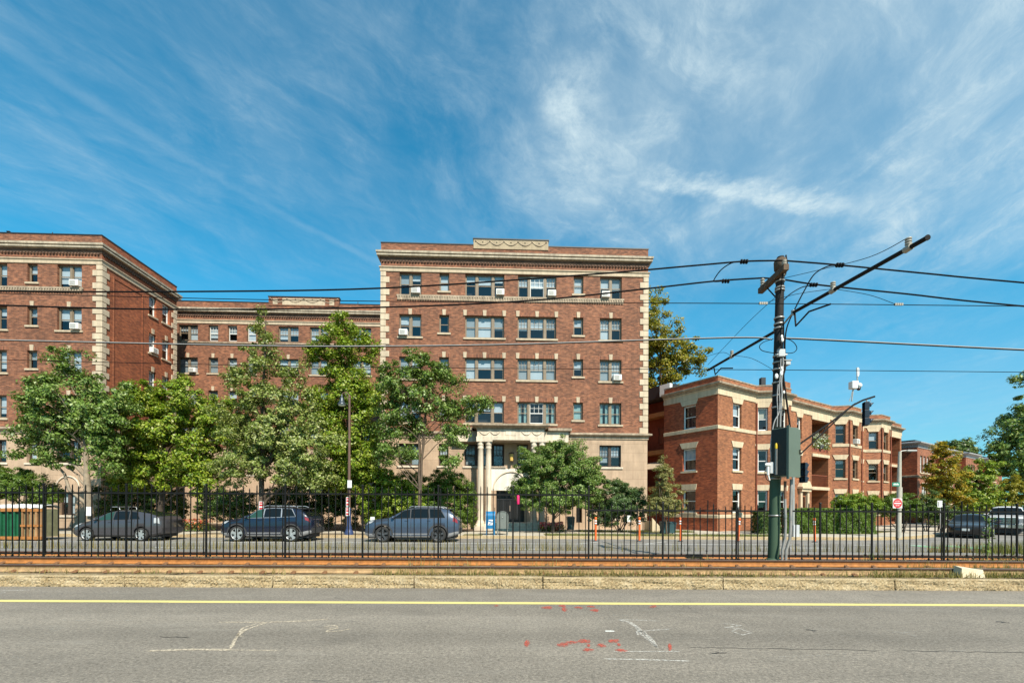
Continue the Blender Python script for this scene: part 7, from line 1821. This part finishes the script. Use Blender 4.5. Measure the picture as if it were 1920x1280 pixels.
# ------------------------------------------------------------------ mailboxes
MY = 25.1
def mailbox(label, px0, px1, mat, flat):
    x0, x1 = gx(px0, MY), gx(px1, MY); w = (x1 - x0); cx = (x0 + x1) / 2; o = thing('mailbox', (cx, MY + .25, .15), label, 'mailbox', 'mailboxes on the pavement')
    zb, zt = .50, 1.46; r = w / 2; P_ = []
    if flat:       # roof rounded front to back
        q = [(0, zb)]; 
        prof = [(MY, zb), (MY, zt - .30)] + [(MY + .30 - .30 * math.cos(math.pi / 2 * i / 6), zt - .30 + .30 * math.sin(math.pi / 2 * i / 6)) for i in range(1, 7)] + [(MY + .34, zt)] + [(MY + .34 + .22 * math.sin(math.pi / 2 * i / 6), zt - .22 + .22 * math.cos(math.pi / 2 * i / 6)) for i in range(1, 7)] + [(MY + .56, zb)]
        mb = MB(); mb.prism([Vector((x0, y, z_)) for y, z_ in prof], (w, 0, 0)); bo = mb.build('body', mat, o)
        mb = MB(); mb.box(x0 + .06, x1 - .06, MY - .008, MY + .0, zb + .24, zt - .42); mb.v = [v for v in mb.v]
        mb = MB(); L = x0 + w * .22; Rr = x0 + w * .82; za, zc = zb + .20, zb + .50
        mb.prism([Vector((L, MY - .004, za)), Vector((Rr - .05, MY - .004, za)), Vector((Rr, MY - .004, zc)), Vector((L + .05, MY - .004, zc))], (0, .0035, 0)); lg_ = mb.build('emblem', 'sign_white', bo)
        mb = MB(); k = (Rr - L)
        mb.prism([Vector((L + k * .10, MY - .007, za + .19)), Vector((L + k * .55, MY - .007, za + .15)), Vector((L + k * .85, MY - .007, za + .15)), Vector((L + k * .92, MY - .007, za + .20)), Vector((L + k * .60, MY - .007, za + .22)), Vector((L + k * .2, MY - .007, za + .25))], (0, .0025, 0))
        mb.prism([Vector((L + k * .05, MY - .007, za + .04)), Vector((L + k * .6, MY - .007, za + .12)), Vector((L + k * .75, MY - .007, za + .115)), Vector((L + k * .5, MY - .007, za + .06)), Vector((L + k * .35, MY - .007, za + .03))], (0, .0025, 0)); mb.build('eagle_mark', 'mail_blue', lg_)
    else:          # arched top seen from the front
        ring = [Vector((x0, MY, zb)), Vector((x1, MY, zb))] + [Vector((cx + r * math.cos(math.pi * i / 14), MY, zt - r * .86 + r * .86 * math.sin(math.pi * i / 14))) for i in range(15)]
        mb = MB(); mb.prism([p_ for p_ in ring[::-1]], (0, .55, 0)); bo = mb.build('body', mat, o)
        mb = MB(); rim = [Vector((x0 + .0, MY - .01, zb)), Vector((x0, MY - .01, zt - r * .86))] + [Vector((cx - r * math.cos(math.pi * i / 14), MY - .01, zt - r * .86 + r * .86 * math.sin(math.pi * i / 14))) for i in range(1, 15)] + [Vector((x1, MY - .01, zb))]
        mb.tube(rim, .018, 6); mb.build('rim', mat, bo)
        mb = MB(); mb.lathe((cx, MY - .01, zb + .62), (0, -1, 0), [(0, .03), (.02, .03), (.02, 0)], 10); mb.build('lock', 'galv', bo)
    for x in (x0 + .05, x1 - .05):
        for y in (MY + .05, MY + .50): mb = MB(); mb.box(x - .03, x + .03, y - .03, y + .03, .14, zb - .002); mb.build('leg', mat, o)
    return o
mailbox('blue mailbox with a white emblem on the pavement in front of the porch', 911, 928.5, 'mail_blue', True)
mailbox('grey arched storage mailbox right beside the blue one', 931.5, 953, 'mail_grey', False)
# ------------------------------------------------------------------ orange posts
dproto = None; DG = 'orange posts along the kerb'
for px, Y, lab in ((1117, 22.9, 'leftmost orange post by the kerb, where the fence height drops'), (1199, 22.9, 'orange post in front of the white lawn sign'), (1276, 22.9, 'orange post in front of the red brick corner block'),
                   (1384, 22.9, 'orange post mostly hidden behind a fence post left of the pole'), (1528, 22.9, 'orange post in front of the clipped hedge right of the pole')):
    x = gx(px, Y)
    if dproto is None:
        o = thing('delineator_post', (x, Y, 0), lab, 'delineator post', DG); dproto = o
        mb = MB(); mb.lathe((x, Y, 0), (0, 0, 1), [(0, .13), (.03, .13), (.05, .06)], 14); mb.build('base', 'cladding', o)
        mb = MB(); mb.lathe((x, Y, 0), (0, 0, 1), [(.05, .052), (1.10, .05), (1.14, .062), (1.2, .062), (1.22, 0)], 14); mb.build('tube', 'orange_post', o)
        for z_ in (.86, .98): mb = MB(); mb.lathe((x, Y, z_), (0, 0, 1), [(0, .055), (0, .058), (.075, .058), (.075, .055)], 14); mb.build('reflective_band', 'sign_white', o)
    else:
        o = copy_tree(dproto, None, (x, Y, 0)); o['label'] = lab
        if px == 1384: o.rotation_euler.y = .06
        if px == 1528: o.rotation_euler.y = -.03
# ------------------------------------------------------------------ small things on the far pavement
c = at(1180, 972, 27.6); o = thing('lawn_sign', (c.x, 27.6, .15), 'small blank white sign stuck in the front lawn by the blue green shrub', 'lawn sign')
mb = MB(); mb.box(c.x - .13, c.x + .13, 27.59, 27.6, c.z - .18, c.z + .2); mb.build('board', 'paper_white', o)
mb = MB(); mb.tube([(c.x - .1, 27.61, .1), (c.x - .1, 27.61, c.z)], .008, 5); mb.tube([(c.x + .1, 27.61, .1), (c.x + .1, 27.61, c.z)], .008, 5); mb.build('stake', 'galv', o)
c = at(971.5, 937, FY - .02); o = thing('pink_tube', tuple(c), 'bright pink foam tube slipped over a fence picket in front of the entrance', 'foam tube')
mb = MB(); mb.lathe((c.x, FY, c.z), (0, 0, 1), [(-.11, .014), (-.12, .03), (-.11, .037), (.12, .037), (.135, .028), (.135, .012)], 14); tb = mb.build('foam', 'shade_pink', o)
def wheelie(label, px, Y, w, h):
    c = at(px, 950, Y); o = thing('wheeled_bin', (c.x, Y, .15), label, 'wheeled bin', 'wheeled bins by the steps'); x0, x1 = c.x - w / 2, c.x + w / 2
    mb = MB(); mb.hexa([(x0 + .05, Y - .2, .2), (x1 - .05, Y - .2, .2), (x1 - .05, Y + .2, .2), (x0 + .05, Y + .2, .2), (x0, Y - .27, h), (x1, Y - .27, h), (x1, Y + .27, h), (x0, Y + .27, h)]); mb.build('body', 'bin_teal', o)
    mb = MB(); mb.hexa([(x0 - .03, Y - .3, h + .004), (x1 + .03, Y - .3, h + .004), (x1 + .03, Y + .3, h + .004), (x0 - .03, Y + .3, h + .004), (x0 + .05, Y - .2, h + .08), (x1 - .05, Y - .2, h + .08), (x1 - .05, Y + .28, h + .1), (x0 + .05, Y + .28, h + .1)]); mb.build('lid', 'bin_teal', o)
    for x in (x0 + .06, x1 - .06): mb = MB(); mb.lathe((x - .03, Y + .22, .24), (1, 0, 0), [(0, 0), (0, .09), (.06, .09), (.06, 0)], 12); mb.build('wheel', 'cladding', o)
wheelie('left one of two dark teal bins near the corner block steps', 1245, 27.0, .40, .80); wheelie('right one of two dark teal bins near the corner block steps', 1259, 27.1, .42, .78)
wheelie('dark bin standing beside the small doorway right of the porch', 1070, 30.6, .5, 1.0)
# steps with a sloped side wall between the blocks
x0, x1 = gx(1216, 30.0), gx(1244, 29.0); o = thing('stone_steps', ((x0 + x1) / 2, 30, .15), 'low stone steps with a sloping cheek wall between the two blocks', 'steps')
mb = MB(); P_ = [Vector((x0, 29.2, .15)), Vector((x1, 29.2, .15)), Vector((x1, 29.2, .32)), Vector((x0, 29.2, 1.05))]; mb.prism(P_, (0, .25, 0)); mb.build('cheek_wall', 'pale_stone', o)
mb = MB()
for k in range(4): mb.box(x0 + .0, x1 - k * .22, 29.46, 31.0, .15 + k * .17, .15 + (k + 1) * .17)
mb.build('treads', 'porch_stone', o)
# potted flowers on the upper loggia
q = fac[5].p((lA + lB) / 2, .02, 6.9); o = thing('flower_basket', tuple(q), 'white flowers and green leaves hanging on the upper balcony of the corner block', 'flower basket')
n = 260; cs = np.array([tuple(fac[5].p(rng.uniform(lA + .1, lB - .1), rng.uniform(-.15, .25), rng.choice((7.6, 7.55, 7.0)) + rng.gauss(0, .16))) for _ in range(n)]); nr = NP.normal(size=(n, 3)); nr /= np.linalg.norm(nr, axis=1, keepdims=True)
V, F = leaves_np(cs, nr, .14 * (.6 + .7 * NP.random(n)), .8); fast_mesh('blossom', V, F, 'petal_white', o)
cs = np.array([tuple(fac[5].p(rng.uniform(lA + .1, lB - .1), rng.uniform(-.15, .25), rng.uniform(6.6, 7.5))) for _ in range(n)]); V, F = leaves_np(cs, nr, .2 * (.6 + .7 * NP.random(n)), .4); fast_mesh('foliage', V, F, 'leaf_mid', o)
mb = MB(); c_ = fac[5].p((lA + lB) / 2, .0, 6.62); mb.lathe(c_, (0, 0, 1), [(0, .2), (.28, .3), (.3, .27)], 14); mb.build('pot', 'cladding', o)
# pale stone lump on the near rail edge
c = gnd(1818, 1083, .23); c.y = 9.82; c.x = gx(1818, 9.82); o = MB(); pts = [(-.26, -.10, 0), (.22, -.12, 0), (.24, .14, 0), (-.24, .15, 0), (-.24, -.08, .20), (.20, -.09, .17), (.25, .10, .16), (-.20, .12, .23)]
o.hexa([(c.x + a, c.y + b_, .235 + z_) for a, b_, z_ in pts]); ob = o.build('stone_block', 'pale_rock'); tag(ob, 'pale broken stone block lying on the kerb edge by the rail', 'stone block')
# scraps on the road and ballast
o = thing('litter', tuple(gnd(1026, 1182)), 'white scrap of paper lying on the near road between the red marks', 'litter'); mb = MB(); c = gnd(1143, 1183); mb.box(c.x - .06, c.x + .06, c.y - .012, c.y + .012, .003, .008)
mb.build('scrap', 'paper_white', o)
